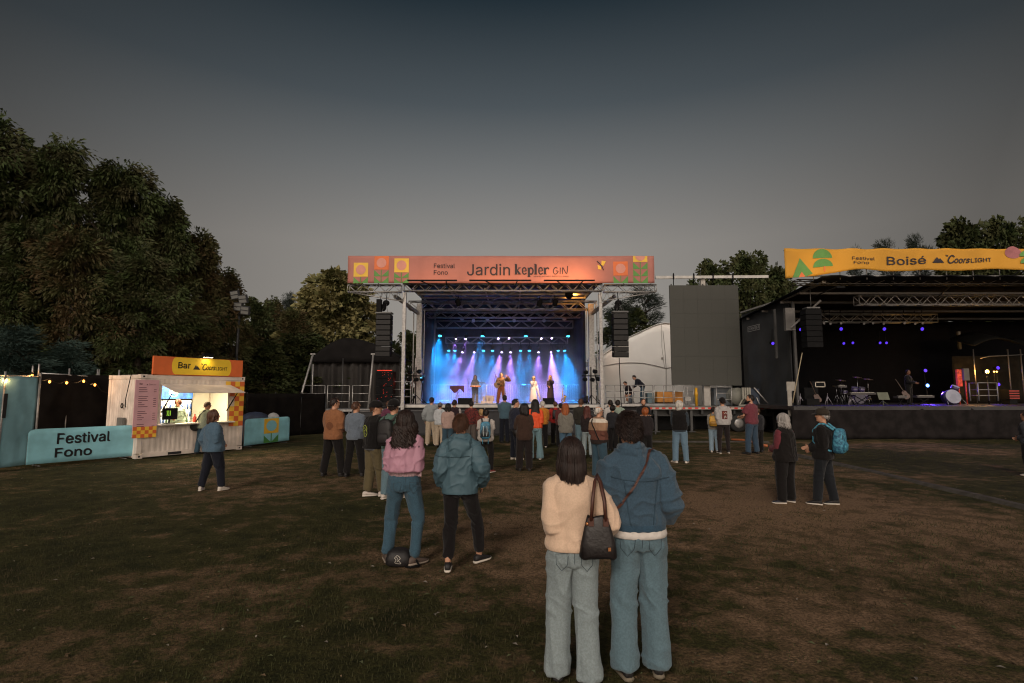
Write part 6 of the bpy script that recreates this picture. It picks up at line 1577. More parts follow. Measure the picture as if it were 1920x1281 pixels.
        if blouse:
            zs = [(hem, .14 * s.hp, .10), (hem + .05, .145 * s.hp, .105), (hem + .075, .16 * s.hp + blouse, .115 + blouse)] + [(z, rx + blouse * max(0, (1.35 - z)) / .35, ry + blouse * max(0, 1.35 - z) / .35) for z, rx, ry in zs[2:] if z > hem + .1]
        for z, rx, ry in zs: rg.append(s.ring(z, rx + e, ry + e, 0, 22))
        rg.append(s.ring(1.41, .135 * s.sh + e * .7, .085 + e * .7, -.006, 22)); rg.append(s.ring(1.45, .085 * s.sh + e * .5, .066 + e * .5, -.008, 22)); rg.append(s.ring(neckz + .006, .062 + e * .4, .056 + e * .4, -.004, 22))
        mb.loft(rg)
        for i in (0, 1):
            sh, el, wr = s.J['sho%d' % i], s.J['el%d' % i], s.J['wr%d' % i]
            inn = sh + s.R3(1.42) @ Vector(((.05 if i == 0 else -.05), 0, .006))
            mb.path([s.TF(Vector(((-.03 if i == 0 else .03), -.012, 1.462))), sh.lerp(s.TF(Vector((0, -.01, 1.47))), .5) + s.R3(1.4) @ Vector((0, 0, -.008)), sh + s.R3(1.4) @ Vector((0, 0, .0))], [.038 + e * .3, .048 + e * .35, .050 + e * .4], 12)
            if vest:
                mb.path([inn, sh], [.066, .058], 12); continue
            pts = [inn, sh + s.R3(1.42) @ Vector((0, 0, -.002)), sh.lerp(el, .3), sh.lerp(el, .7), el, el.lerp(wr, .35), el.lerp(wr, .75), wr + (wr - el).normalized() * .012]
            rr = [.056, .054 + e * .4, .050 + e * .65 + sl * .6, .047 + e * .65 + sl, .043 + e * .65 + sl, .042 + e * .6 + sl, .036 + e * .6 + sl, cuff - .006]
            if sleeve < 1:
                pts = pts[:4]; rr = [.056, .056 + e * .4, .053 + e * .7, .054 + e * .8]
            mb.path(pts, rr, 14)
        if collar:
            for q in range(16):
                a0 = 2 * math.pi * q / 16; a1 = 2 * math.pi * (q + 1) / 16
                P = lambda a, z: s.TF(Vector((math.cos(a) * .074, math.sin(a) * .070 - .004, 1.478 + z)))
                mb.path([P(a0, 0), P(a1, 0)], .016 + collar * .2, 8); mb.path([P(a0, collar), P(a1, collar)], .014, 8)
        if hood:
            mb.ball(s.TF((0, -.115, 1.40)), (.125, .05, .085), 14, 10, s.R3(1.4))
            mb.ball(s.TF((0, -.125, 1.35)), (.085, .045, .085), 14, 10, s.R3(1.4))
            for sx in (-1, 1):
                mb.path([s.TF((sx * .10, -.09, 1.43)), s.TF((sx * .095, -.01, 1.475)), s.TF((sx * .06, .07, 1.45))], [.04, .03, .024], 8)
        return s.finish(name, mb, m, disp=disp)
    def legs(s, name, m, style='regular', hem=None, disp='leg', top=1.0, skirt=False):
        mb = MB(); f = s.fat ** .5
        st = {'slim': (.094, .083, .062, .060, .046, .085), 'regular': (.104, .094, .080, .078, .068, .06), 'wide': (.098, .088, .080, .080, .083, .035), 'flare': (.098, .086, .072, .080, .10, .035), 'loose': (.11, .105, .09, .088, .074, .07)}[style]
        a, b, c, d, e_, h = st
        if hem is not None: h = hem
        mb.loft([s.ring(z, rx * s.hp * f + .008, ry * f + .008, -.004) for z, rx, ry in ((.84, .125, .10), (.88, .155, .112), (.93, .168, .12), (1.0, .155, .108), (top + .03, .148, .102))])
        for i in (0, 1):
            hp, kn, an = s.J['hip%d' % i], s.J['knee%d' % i], s.J['ank%d' % i]
            dn = Vector((an.x, an.y, h))
            if style in ('wide', 'loose', 'regular', 'flare'): kn = kn.lerp(hp.lerp(an, .5), .65)
            mb.path([hp + Vector((0, 0, .05)), hp + Vector((0, -.008, -.03)), hp.lerp(kn, .4), hp.lerp(kn, .8), kn, kn.lerp(an, .35), kn.lerp(an, .75), dn], [a * .86 * f, a * f, b * f, (b * .35 + c * .65) * f, c, d, d * .4 + e_ * .6, e_], 16)
        o = s.finish(name, mb, m, disp=disp)
        if s.vox < .0105:
            dk = mat('seam shade', '#2f3c44' if 'denim' in m.name else '#151312', .9)
            for sx in (-1, 1):
                q = [(sx * .045, .935), (sx * .135, .925), (sx * .132, .85), (sx * .092, .80), (sx * .052, .85), (sx * .045, .935)]
                s.onto(o, 'back_pocket', (lambda q: lambda pr: (lambda m_: (m_.path([pr(a[0] + (b[0] - a[0]) * t / 6, a[1] + (b[1] - a[1]) * t / 6, .001) for a, b in zip(q, q[1:]) for t in range(6)], .0022, 4), m_)[1])(MB()))(q), dk)
            s.onto(o, 'back_seam', lambda pr: (lambda m_: (m_.path([pr(0, .99 - .13 * t / 12, .001) for t in range(13)], .0022, 4), m_)[1])(MB()), dk)
        return o
    def dress(s, name, m, hem=.2, flare=.22):
        mb = MB()
        rg = [s.ring(hem, flare + .06, flare, 0, 22, 2), s.ring(.5, .2 + flare * .15, .15 + flare * .15, 0, 22, 2)]
        for z, rx, ry in ((.92, .19 * s.hp, .135), (1.08, .145, .102), (1.27, .165, .122), (1.40, .15, .09), (1.45, .08, .06)): rg.append(s.ring(z, rx, ry))
        mb.loft(rg)
        for i in (0, 1):
            sh, el, wr = s.J['sho%d' % i], s.J['el%d' % i], s.J['wr%d' % i]
            mb.path([sh, sh.lerp(el, .5), el, el.lerp(wr, .9)], [.068, .062, .06, .06], 12)
        return s.finish(name, mb, m, disp='soft')
    def shoes(s, m, sole=None, big=1.0, high=False):
        sm = sole or mat('shoe sole dark', '#1a1817', .8)
        for i in (0, 1):
            an, fd = s.J['ank%d' % i], s.J['fd%d' % i]; rt = Vector((fd.y, -fd.x, 0)); z0 = an.z - .085
            def rg(y, w, h, zb, n=12):
                o = an + fd * y; out = []
                for j in range(n):
                    a = 2 * math.pi * j / n; x = math.cos(a); zz = math.sin(a)
                    x = math.copysign(abs(x) ** .7, x); zz = math.copysign(abs(zz) ** .7, zz)
                    p = o + rt * (x * w); out.append(Vector((p.x, p.y, z0 + zb + (zz * .5 + .5) * (h - zb))))
                return out
            u = MB(); b = big
            u.loft([rg(-.075 * b, .018, .06, .02), rg(-.066 * b, .032 * b, .085, .02), rg(-.02, .037 * b, .105 if not high else .14, .02), rg(.03, .039 * b, .095, .02), rg(.075 * b, .043 * b, .072, .02), rg(.13 * b, .044 * b, .052, .02), rg(.17 * b, .034 * b, .042, .02), rg(.187 * b, .014 * b, .034, .02)])
            sh = s.finish('shoe', u, m, remesh=False)
            v = MB()
            v.loft([rg(-.08 * b, .015, .026, 0), rg(-.07 * b, .036 * b, .028, 0), rg(0, .040 * b, .027, 0), rg(.08 * b, .046 * b, .026, 0), rg(.14 * b, .046 * b, .026, 0), rg(.178 * b, .034 * b, .03, .006), rg(.195 * b, .014 * b, .032, .012)])
            s.finish('sole', v, sm, parent=sh, remesh=False)
        return s
    # ---- hair
    def hair(s, k, style='short', n=None, length=.2, wave=0.0, part_y=0.0, fringe=.4):
        m = hairm(k); mb = MB(); r = s.r
        A, B, Cz = .082, .107, .1235
        far = s.vox > .0105
        cen = (0, -.010, 0.0)
        def surf(az, ph, o=0.0):
            return Vector((math.sin(ph) * math.sin(az) * (A + o), cen[1] - math.sin(ph) * math.cos(az) * (B + o), math.cos(ph) * (Cz + o)))   # az 0 = back
        def lim(az):
            c = math.cos(az)                       # 1 back, -1 front
            if style == 'bald': return 1.5 + .55 * c if c > -.3 else .9
            return 1.62 + .55 * c - (.0 if c > -.2 else (abs(c) - .2) * .75)
        na = 20
        def cp(u, v):
            az = (u - .5) * 2 * math.pi; ph = lim(az) * max(v, .001)
            if style == 'bald' : ph = .75 + (lim(az) - .75) * v if lim(az) > .8 else .75
            p = surf(az, ph, -.001 if v > .97 else .004 * (1 - v ** 6)); return s.HF(*p)
        mb.grid(cp, na, 9)
        if style in ('short', 'bald'):
            cnt = n or (90 if far else 700)
            for _ in range(cnt):
                az = r.uniform(-math.pi, math.pi); L0 = lim(az)
                ph = r.uniform(.75 if style == 'bald' else .05, 1) ** .8 * L0 * .98
                if style == 'bald' and L0 < 1.2: continue
                L = r.uniform(.02, .042) * (1.25 if ph < 1 else .8)
                daz = r.uniform(-.4, .4) + .25
                p0 = surf(az, ph, .0); p1 = surf(az + daz * .35, ph + L * 4, .008); p2 = surf(az + daz * .7, ph + L * 8, .012 + r.uniform(-.004, .01))
                w = .010 if far else (.0038 if cnt > 1000 else .0065)
                mb.path([s.HF(*p0), s.HF(*p1), s.HF(*p2)], [w, w * .9, w * .15], 4, cap=False)
        else:
            cnt = n or (60 if far else 260)
            for q in range(cnt):
                az = r.uniform(-2.35, 2.35) if r.random() < .92 else r.uniform(-math.pi, math.pi)
                if abs(az) > 2.35 and fringe <= 0: continue
                ph0 = r.uniform(.05, .9); phe = 1.62 + .3 * math.cos(az)
                pts = []; o = r.uniform(.004, .022); amp = wave * r.uniform(.5, 1.2); fz = r.uniform(25, 45); pz = r.uniform(0, 6)
                for t in range(5):
                    ph = ph0 + (phe - ph0) * t / 4
                    pts.append(s.HF(*surf(az, ph, o)))
                last = pts[-1]
                L = length * r.uniform(.78, 1.06) * (1 if abs(az) < 1.9 else .8) * (r.uniform(1, 1.12) if q % 9 == 0 else 1); o += .014 * (q % 23 == 0)
                out = s.RH @ Vector((math.sin(az), -math.cos(az), 0))
                stp = 6
                base = s.TF(Vector((0, -.10, 1.42)))
                for t in range(1, stp + 1):
                    tt = t / stp
                    p = last + Vector((0, 0, -L * tt)) + out * ((.012 if L > .12 else -.02) * math.sin(tt * 2.6) + .02 * max(0, L - .15) / .2 * tt)
                    # lie on the shoulders and back rather than sink in
                    lz = (p.z - s.TF(Vector((0, 0, 1.43))).z)
                    if lz < 0.03:
                        back = s.R3(1.4) @ Vector((0, -1, 0)); rel = p - s.TF(Vector((0, 0, 1.4)))
                        need = .135 - rel.dot(back) * 1.0
                        if abs(az) < 1.6 and need > 0: p = p + back * need * min(1, (0.03 - lz) / .08)
                    p = p + Vector((math.sin(p.z * fz + pz), math.cos(p.z * fz + pz), 0)) * amp
                    pts.append(p)
                w = (.017 if far else (.0042 if cnt > 600 else .0095)) * (1.2 if wave else 1)
                mb.path(pts, [w * .6] + [w] * 8 + [w * .8, w * .25], 5, cap=False)
        return s.finish('hair', mb, m, remesh=False)
    def bun(s, k):
        mb = MB(); mb.ball(s.HF(0, -.11, .06), .045, 12, 9); return s.finish('hair_bun', mb, hairm(k), remesh=False)
    def cap(s, m, back=False):
        mb = MB(); sg = -1 if back else 1
        mb.loft([[s.HF(math.cos(2 * math.pi * j / 20) * rx, -.008 + math.sin(2 * math.pi * j / 20) * ry, z) for j in range(20)] for z, rx, ry in ((.012, .101, .127), (.06, .100, .126), (.105, .084, .107), (.138, .052, .068), (.150, .012, .015))])
        o = s.finish('cap', mb, m, remesh=False)
        b = MB()
        for zz in (0,):
            b.loft([[s.HF(x, sg * (.098 + .075 * math.sqrt(max(0, 1 - (x / .085) ** 2)) * t) , .026 - .012 * t + th) for th, x in ((0, -.078), (0, -.04), (0, 0), (0, .04), (0, .078), (.006, .078), (.006, .04), (.006, 0), (.006, -.04), (.006, -.078))] for t in (0, .5, 1)], smooth=False)
        s.finish('brim', b, m, parent=o, remesh=False)
        mb2 = MB(); mb2.ball(s.HF(0, -.008, .152), .008); s.finish('button', mb2, m, parent=o, remesh=False)
        return o
    def beanie(s, m):
        mb = MB()
        mb.loft([[s.HF(math.cos(2 * math.pi * j / 20) * rx, -.010 + math.sin(2 * math.pi * j / 20) * ry, z) for j in range(20)] for z, rx, ry in ((-.01, .089, .112), (.03, .093, .117), (.036, .089, .112), (.08, .082, .104), (.12, .055, .07), (.145, .012, .015))])
        return s.finish('knitted_hat', mb, m, remesh=False)
    def glasses(s):
        mb = MB()
        for sx in (-1, 1):
            c = [s.HF(sx * .033 + .022 * math.cos(a), .100, .012 + .017 * math.sin(a)) for a in [2 * math.pi * q / 14 for q in range(15)]]
            mb.path(c, .003, 5); mb.path([s.HF(sx * .056, .097, .015), s.HF(sx * .083, .0, .012), s.HF(sx * .08, -.02, .0)], .003, 5)
        mb.path([s.HF(-.011, .1, .015), s.HF(.011, .1, .015)], .003, 5)
        return s.finish('glasses', mb, mat('glasses frame', '#191512', .3), remesh=False)
    def beard(s, k):
        mb = MB()
        mb.loft([[s.HF(math.cos(2 * math.pi * j / 16) * rx, yo + math.sin(2 * math.pi * j / 16) * ry, z) for j in range(16)] for z, rx, ry, yo in ((-.135, .03, .03, .05), (-.11, .052, .056, .036), (-.08, .064, .074, .018), (-.05, .071, .06, .018))])
        return s.finish('beard', mb, hairm(k), vox=.01)
    # ---- things lying on the clothes, projected onto the real surface after it is made
    def onto(s, garment, name, pts2, m, off=.006, from_back=True, th=.004):
        LATE.append((s, garment, name, pts2, m, off, from_back))

APPLY, LATE = [], []
def rdg(x, y, z, p=2.0):
    """sharp-crested creases, 0..1"""
    return max(0.0, 1 - 3.2 * abs(noise.noise(Vector((x, y, z))))) ** p
def fold(kind, p, k, seed):
    q = p / k; x, y, z = q
    n2 = noise.noise(Vector((x * 16, y * 16 + seed, z * 16)))
    if kind == 'leg':
        band = math.exp(-((z - .50) / .10) ** 2) + .9 * math.exp(-((z - .10) / .09) ** 2) + .8 * math.exp(-((z - .84) / .08) ** 2)
        diag = rdg(x * 5 + seed, y * 5 + z * 4, z * 9 + x * 9, 1.6)
        longf = rdg(x * 9 + seed, y * 9, z * 1.1 + x * 2, 1.4)
        return k * (.009 * longf + .011 * band * diag + .0025 * n2)
    if kind == 'soft':
        hang = rdg(x * 7 + seed, y * 7, z * 1.8 + x * 3, 1.5); d = rdg(x * 6 - z * 3 + seed, y * 5, z * 5 + x * 4, 1.8)
        low = smooth01(1.45, 1.15, z) if z < 1.45 else 0
        return k * (.011 * hang * (.4 + .6 * low) + .010 * d + .003 * n2)
    if kind == 'stiff':
        v = rdg(x * 9 + seed, y * 6, z * 1.5 - x * 2, 1.5); d = rdg(x * 5 + z * 5 + seed, y * 6, z * 7 - x * 6, 2.0)
        el = math.exp(-((z - 1.12) / .12) ** 2) * smooth01(.17, .24, abs(x))
        e = rdg(x * 4, y * 5 + seed, z * 15, 1.5)
        return k * (.010 * v + .010 * d + .012 * el * e + .0025 * n2)
    return 0
def apply_all():
    bpy.context.view_layer.update()
    dg = bpy.context.evaluated_depsgraph_get()
    new = []
    for o, disp, s in APPLY:
        new.append(bpy.data.meshes.new_from_object(o.evaluated_get(dg)))
    for (o, disp, s), me in zip(APPLY, new):
        o.modifiers.clear()
        old = o.data; nm = old.name
        if not me.materials:
            for mm in old.materials: me.materials.append(mm)
        o.data = me; bpy.data.meshes.remove(old); me.name = nm
        if disp:
            Mw = Matrix.Translation(-s.pos) @ wmat(o); sd = s.seed % 97 * 1.37; hz_ = getattr(s, 'hemz', .9)
            Rl = Matrix.Rotation(-s.rz, 3, 'Z')
            vs = me.vertices; N = len(vs)
            co = np.empty(N * 3); vs.foreach_get('co', co); co = co.reshape(-1, 3)
            no = np.empty(N * 3); me.vertex_normals.foreach_get('vector', no); no = no.reshape(-1, 3)
            am = 1.35 if s.vox < .0105 else 1.0
            d = np.array([max(am * fold(disp, Rl @ (Mw @ Vector(c)), s.k, sd) + .006 * s.k, -.001) * (1 if disp == 'leg' else smooth01(hz_ - .01, hz_ + .07, (Mw @ Vector(c)).z / s.k)) for c in co])
            vs.foreach_set('co', (co + no * d[:, None]).ravel()); me.update()
        me.polygons.foreach_set('use_smooth', [True] * len(me.polygons))
    for s, garment, name, pts2, m, off, back in LATE:
        Mi = (s.M.inverted() @ wmat(garment))
        me = garment.data
        bv = BVHTree.FromPolygons([Mi @ v.co for v in me.vertices], [tuple(p.vertices) for p in me.polygons])
        dirv = Vector((0, 1, 0)) if back else Vector((0, -1, 0))
        def proj(u, v, o_=off):
            st = Vector((u, -1.2 if back else 1.2, v)); h = bv.ray_cast(st, dirv)
            p = h[0] if h[0] is not None else Vector((u, -.1 if back else .1, v))
            return p - dirv * o_
        for mb in (pts2(proj),):
            s.finish(name, mb, m, parent=garment, remesh=False)
# ------------------------------------------------------------------ the crowd
jean_l, jean_m, jean_d = fabric('light denim', '#929fa2', 'denim'), fabric('mid denim', '#667f8a', 'denim'), fabric('dark denim', '#37505f', 'denim')
blk, navy, char = fabric('black cloth', '#120f0f'), fabric('navy cloth', '#141722'), fabric('charcoal cloth', '#2b2928')
wsole = mat('white sole', '#c9c0b4', .7); sh_b, sh_w, sh_br = mat('black shoe', '#1b191a', .6), mat('white shoe', '#c4bab0', .6), mat('brown shoe', '#51443d', .7)
FG_V = .0085
LEFTS = 'people standing in the crowd'
def strip_on(x0, x1, z0, z1, nu=10, nv=10):
    def f(pr):
        m_ = MB(); m_.grid(lambda u, v: pr(x0 + (x1 - x0) * u, z0 + (z1 - z0) * v), nu, nv); return m_
    return f
def backpack(p, label, m1, m2, w=.30, h=.44, d=.17, zt=1.42, straps=True, cat='backpack'):
    zc = zt - h / 2; base = .15 * p.fat ** .5 + .02
    mb = MB()
    rings = []
    for z, kx, ky in ((-.5, .55, .6), (-.44, .9, .95), (-.2, 1, 1), (.1, 1, .95), (.35, .92, .8), (.46, .7, .6), (.5, .4, .35)):
        ring = []
        for j in range(20):
            a = 2 * math.pi * j / 20; c, s_ = math.cos(a), math.sin(a)
            x = math.copysign(abs(c) ** .55, c) * w / 2 * kx; y = -base - d / 2 + math.copysign(abs(s_) ** .55, s_) * d / 2 * ky
            ring.append(p.M @ p.TF(Vector((x, y, zc + z * h))))
        rings.append(ring)
    mb.loft(rings)
    o = mb.build('backpack', m1); tag(o, label, cat)
    q = MB(); rings = []
    for z, kx, ky in ((-.40, .5, .3), (-.36, .85, 1), (-.12, .85, 1), (-.02, .6, .4)):
        rings.append([p.M @ p.TF(Vector((math.copysign(abs(math.cos(a)) ** .6, math.cos(a)) * w * .42 * kx, -base - d + .01 - .035 * ky * (.5 + .5 * math.sin(-a)) , zc + z * h))) for a in [2 * math.pi * t / 14 for t in range(14)]])
    q.loft(rings); q.build('front_pocket', m2, o)
    s = MB()
    for sx in (-1, 1):
        pts = [(sx * .09, -base - .02, zt - .03), (sx * .11, -.06, 1.48), (sx * .125, .03, 1.475), (sx * .13, .125, 1.36), (sx * .15, .12, 1.15), (sx * .17, .0, 1.05), (sx * .12, -base, zc - h * .42)]
        s.path([p.M @ p.TF(Vector(t)) for t in pts], .022 * p.k, 6)
    if straps: s.build('shoulder_straps', m2, o)
    z_ = MB(); z_.path([p.M @ p.TF(Vector((w * .44 * math.cos(a), -base - d * .86, zc + h * .08 + h * .30 * math.sin(a)))) for a in [math.pi * t / 10 for t in range(11)]], .006 * p.k, 5); z_.build('zip', mat('zip dark', '#15181a', .5), o)
    return o

# ---- the couple in front, right of centre
p = Person(1078, 1276, 823, yaw=3, label='woman in a cream jacket and wide pale jeans with a dark bob, seen from behind', sk='light', fem=True, vox=FG_V, hp=.95, hyaw=-6,
           feet=((-.13, .05, 6), (.10, -.02, -6)), arms=(((-.11, .17, 1.0), (-.05, -1, 0)), ((.215, .15, 1.03), (.5, -.9, 0))), fat=1.0)
W1 = p; p.body(face=True)
cream = mat('cream cloth', '#ceb29a', .9, 0, .05, 90, .15, 300, sheen=.2, spec=.15)
p.legs('trousers', jean_l, 'wide'); p.top('jacket', cream, hem=.945, ease=.022, flare=.022, sl=.012, cuff=.058)
p.hair('dark brown', 'long', length=.145, n=1300); p.shoes(sh_b)
p = Person(1200, 1268, 771, yaw=-2, label='man in a blue denim jacket and jeans with a brown strap across his back', sk='light', sh=1.0, vox=FG_V, hyaw=5,
           feet=((-.10, .0, 10), (.13, .03, -10)), arms=('front', ((.185, .13, .98), (.2, -1, 0))), wt=1.0, side=-3.5, hp=.95)
M1 = p; p.body(face=True)
denimj = fabric('jacket denim', '#435a6c', 'denim')
p.legs('trousers', jean_m, 'wide', hem=.065); tw = MB(); tw.loft([p.ring(z, rx, ry) for z, rx, ry in ((.915, .19, .152), (.94, .196, .156), (.97, .186, .145), (1.02, .15, .11))]); p.finish('white_tee', tw, fabric('white tee', '#d4cdc6'), disp='soft'); j = p.top('jacket', denimj, hem=.955, ease=.034, sl=.012, collar=.035, disp='stiff', cuff=.058)
p.hair('dark brown', 'short', n=2200); p.shoes(sh_b, mat('tan sole', '#6d6455', .8))
def strap_pts(pr):
    m_ = MB(); a = (.10, 1.50); b = (-.16, 1.10); n = 24
    L = [];
    for i in range(n + 1):
        t = i / n; u, v = a[0] + (b[0] - a[0]) * t, a[1] + (b[1] - a[1]) * t; L.append((u, v))
    vs = []
    for u, v in L: vs += [pr(u - .016, v - .011, .008), pr(u + .016, v + .011, .008)]
    m_.add(vs, [(2 * i, 2 * i + 1, 2 * i + 3, 2 * i + 2) for i in range(n)]); return m_
p.onto(j, 'shoulder_strap', strap_pts, mat('brown leather', '#4a2a20', .5, 0, .15, 10))
p.onto(j, 'yoke_seam', lambda pr: (lambda m_: (m_.path([pr(-.19 + .38 * i / 24, 1.315 - .02 * math.sin(math.pi * i / 24), .003) for i in range(25)], .004, 5), m_)[1])(MB()), mat('seam thread', '#2c4150', .9))
p.onto(j, 'waist_band', strip_on(-.185, .185, .965, 1.005, 24, 2), fabric('jacket denim dark', '#3a566b', 'denim'), off=.004)
for sx in (-1, 1): p.onto(j, 'back_seam', (lambda sx: lambda pr: (lambda m_: (m_.path([pr(sx * (.115 - .04 * i / 16), 1.30 - .29 * i / 16, .002) for i in range(17)], .0035, 5), m_)[1])(MB()))(sx), mat('seam thread', '#2c4150', .9))
# tote bag on her shoulder
def tote(p):
    base = Vector((.175, -.17, 0))
    def T(x, y, z): return p.M @ p.TF(base + Vector((x, y, z)))
    mb = MB(); rings = []
    for z, w, d in ((.925, .12, .045), (.94, .136, .052), (1.02, .126, .047), (1.12, .10, .036), (1.20, .078, .022), (1.215, .072, .014)):
        rings.append([T(math.copysign(abs(math.cos(a)) ** .7, math.cos(a)) * w, math.sin(a) * d, z + .012 * math.sin(a * 3 + z * 20)) for a in [2 * math.pi * t / 24 for t in range(24)]])
    mb.loft(rings); o = mb.build('tote_bag', mat('black leather bag', '#191414', .45, 0, .2, 8, .15, 40)); tag(o, 'black tote bag with brown handles hanging from the shoulder of the woman in cream', 'bag')
    h_ = MB()
    for y, x in ((-.035, 0), (.03, .01)):
        h_.path([T(-.05 + x, y, 1.19), T(-.04 + x, y - .01, 1.33), T(-.015 + x, y + .06, 1.455), T(.01 + x, y + .15, 1.485), T(.03 + x, y + .10, 1.44), T(.045 + x, y - .01, 1.33), T(.055 + x, y, 1.19)], .011, 6)
    h_.build('handles', mat('brown leather', '#5a3526', .5), o)
    h_ = MB()
    for x in (-.05, .055): h_.box(T(x, -.03, 1.18), (.035, .02, .05))
    h_.build('handle_tabs', mat('brown leather', '#5a3526', .5), o)
    b = MB(); b.box(T(.075, -.058, 1.0), (.018, .01, .022)); b.ball(T(-.075, -.02, 1.165), .012); b.build('buckle', mat('brass buckle', '#c98a5a', .35, .8), o)
tote(W1)
# ---- the couple left of centre
p = Person(762, 1056, 770, yaw=2, label='woman in a pink bomber jacket with long dark curly hair and skinny jeans', sk='tan', fem=True, vox=.0095, hyaw=8, hp=1.02,
           feet=((-.24, .05, 20), (.10, -.06, -45)), arms=('front', 'pouch'))
p.body(face=True); p.legs('trousers', fabric('washed denim', '#405d6e', 'denim'), 'slim', hem=.10)
t = p.top('jacket', fabric('pink satin', '#b98a9c', 'shiny'), hem=1.0, ease=.026, blouse=.020, sl=.014, cuff=.045, disp='stiff')
p.onto(t, 'ribbed_hem', strip_on(-.18, .18, 1.0, 1.05, 26, 3), mat('ribbed knit', '#a3868a', .95, 0, .2, 60, .4, 120, stretch=(1, 1, .1)), off=.006)
p.onto(t, 'shoulder_stripe', lambda pr: (lambda m_: (poly2d(m_, [(.135, 1.33), (.185, 1.30), (.185, 1.322), (.14, 1.35)], lambda u, v: pr(u, v, .008)), m_)[1])(MB()), mat('dark stripe', '#2b2430', .7))
p.hair('dark brown', 'long', length=.25, wave=.030, n=430); p.shoes(sh_br, mat('dull sole', '#8a7d70', .8))
p = Person(848, 1066, 772, yaw=2, label='man in a teal hooded rain jacket, black trousers and black sneakers', sk='light', sh=.98, vox=.0095, hyaw=3,
           feet=((-.04, -.08, 6), (.28, .24, -38)), arms=('pocket', ((.25, .06, .95), (.35, -1, 0))))
p.body(face=True); p.legs('trousers', fabric('black slim cloth', '#141011'), 'slim', hem=.15)
t = p.top('jacket', fabric('teal shell', '#4c6671', 'shiny'), hem=.86, ease=.034, flare=.016, sl=.014, cuff=.055, collar=.03, hood=True, disp='stiff')
p.onto(t, 'vent_seam', lambda pr: (lambda m_: (m_.path([pr(-.20 + .40 * i / 24, 1.255 - .012 * math.sin(math.pi * i / 24), .004) for i in range(25)], .005, 5), m_)[1])(MB()), mat('teal seam', '#2b434c', .8))
c = MB(); c.path([p.TF((math.cos(a) * .07, math.sin(a) * .066 - .004, 1.515)) for a in [2 * math.pi * q / 18 for q in range(19)]], .015, 8); p.finish('collar_lining', c, fabric('navy lining', '#27334f'), remesh=False)
p.hair('brown', 'short', n=1800); p.shoes(sh_b, wsole)
# bag between her feet
g0 = gnd(748, 1058); bg = MB(); R_ = Matrix.Rotation(.1, 3, 'Z')
rings = []
for z, k in ((0.0, .85), (.02, 1), (.1, 1.0), (.17, .85), (.215, .45), (.22, .1)):
    rings.append([g0 + Vector((math.copysign(abs(math.cos(a)) ** .6, math.cos(a)) * .145 * k, math.copysign(abs(math.sin(a)) ** .6, math.sin(a)) * .11 * k, z * .82 + .012 * noise.noise(Vector((a * 2, z * 9, 1))))) for a in [2 * math.pi * t / 24 for t in range(24)]])
bg.loft(rings); o = bg.build('shoulder_bag', mat('black nylon bag', '#171415', .6, 0, .2, 9, .2, 60)); tag(o, 'black bag with a white printed mark lying between the feet of the woman in pink', 'bag')
mk = MB(); FB = lambda u, v: g0 + Vector((u, -.119 + max(0, v - .08) * .22, v * .8))
stroke(mk, [(-.03, .12), (.0, .155), (.035, .12), (.02, .09), (.045, .05), (-.02, .06), (-.01, .1), (-.03, .12)], FB, .007); stroke(mk, [(-.01, .14), (.012, .1), (.0, .07)], FB, .006)
mk.build('print_mark', mat('pale print', '#9a948c', .8), o)
sp = MB(); sp.path([g0 + Vector(v) for v in ((.11, .0, .15), (.2, -.04, .06), (.25, -.1, .012), (.16, -.15, .012), (.1, -.13, .012))], .012, 6); sp.build('strap', black, o)
# ---- left side
p = Person(398, 920, 768, yaw=28, label='woman in a blue denim jacket and black trousers walking past the bar', sk='light', fem=True, vox=.011, hyaw=42, lean=-4, fat=1.28,
           feet=((-.22, -.12, 40), (.16, .10, 0)), arms=('down', 'pouch')); p.body(face=True)
p.legs('trousers', navy, 'regular', hem=.1); p.top('jacket', fabric('blue denim shirt', '#50697c', 'denim'), hem=.86, ease=.045, flare=.03, sl=.014, disp='stiff'); p.hair('brown', 'long', length=.12); p.shoes(sh_w, wsole)
p = Person(378, 851, 753, yaw=25, label='person in a grey green tee with a black shoulder bag leaning at the bar counter', sk='tan', vox=.0125, lean=9, hyaw=18, fat=1.1,
           feet=((-.12, -.1, 10), (.12, .1, 0)), arms=('hold', 'hold')); p.body(face=True); PB_ = p
p.legs('trousers', jean_d, 'regular'); p.top('tee', fabric('grey green tee', '#7c8270'), hem=.86, ease=.035, sleeve=.5, flare=.02); p.hair('brown', 'short'); p.shoes(sh_b); p.glasses()
sbg = MB(); sbg.ball(p.M @ p.TF(Vector((-.20, -.14, .92))), (.17, .09, .15), 14, 9); o = sbg.build('shoulder_bag', mat('black nylon bag', '#171415', .6)); tag(o, 'black bag slung behind the person at the bar counter', 'bag')
sp = MB(); sp.path([p.M @ p.TF(Vector(v)) for v in ((-.20, -.16, 1.0), (-.06, -.165, 1.25), (.07, -.12, 1.44), (.12, .0, 1.48), (.06, .14, 1.36), (-.1, .15, 1.1), (-.2, .02, .98))], .018, 6); sp.build('strap', black, o)
bw = PB(on_front(328, 780, 1.0)[0], .85, .12)
p = Person(327, 0, pos=(bw.x, bw.y, .12), H=1.62, yaw=90 + 62, label='bar worker in a pale hoodie with a dark sleeve behind the counter', sk='tan', fem=True, vox=.0125, hyaw=12, arms=('pocket', 'hold'), z0=.12); p.body(face=True)
p.legs('trousers', blk, 'regular'); p.top('hoodie', fabric('pale sage hoodie', '#9db2a2'), hem=.9, ease=.035, hood=True); p.hair('auburn', 'long', length=.05, n=80)
lc = MB(); lc.path([p.J['el1'], p.J['el1'].lerp(p.J['wr1'], .9)], [.075, .062], 12); p.finish('dark_sleeve', lc, blk, remesh=False)
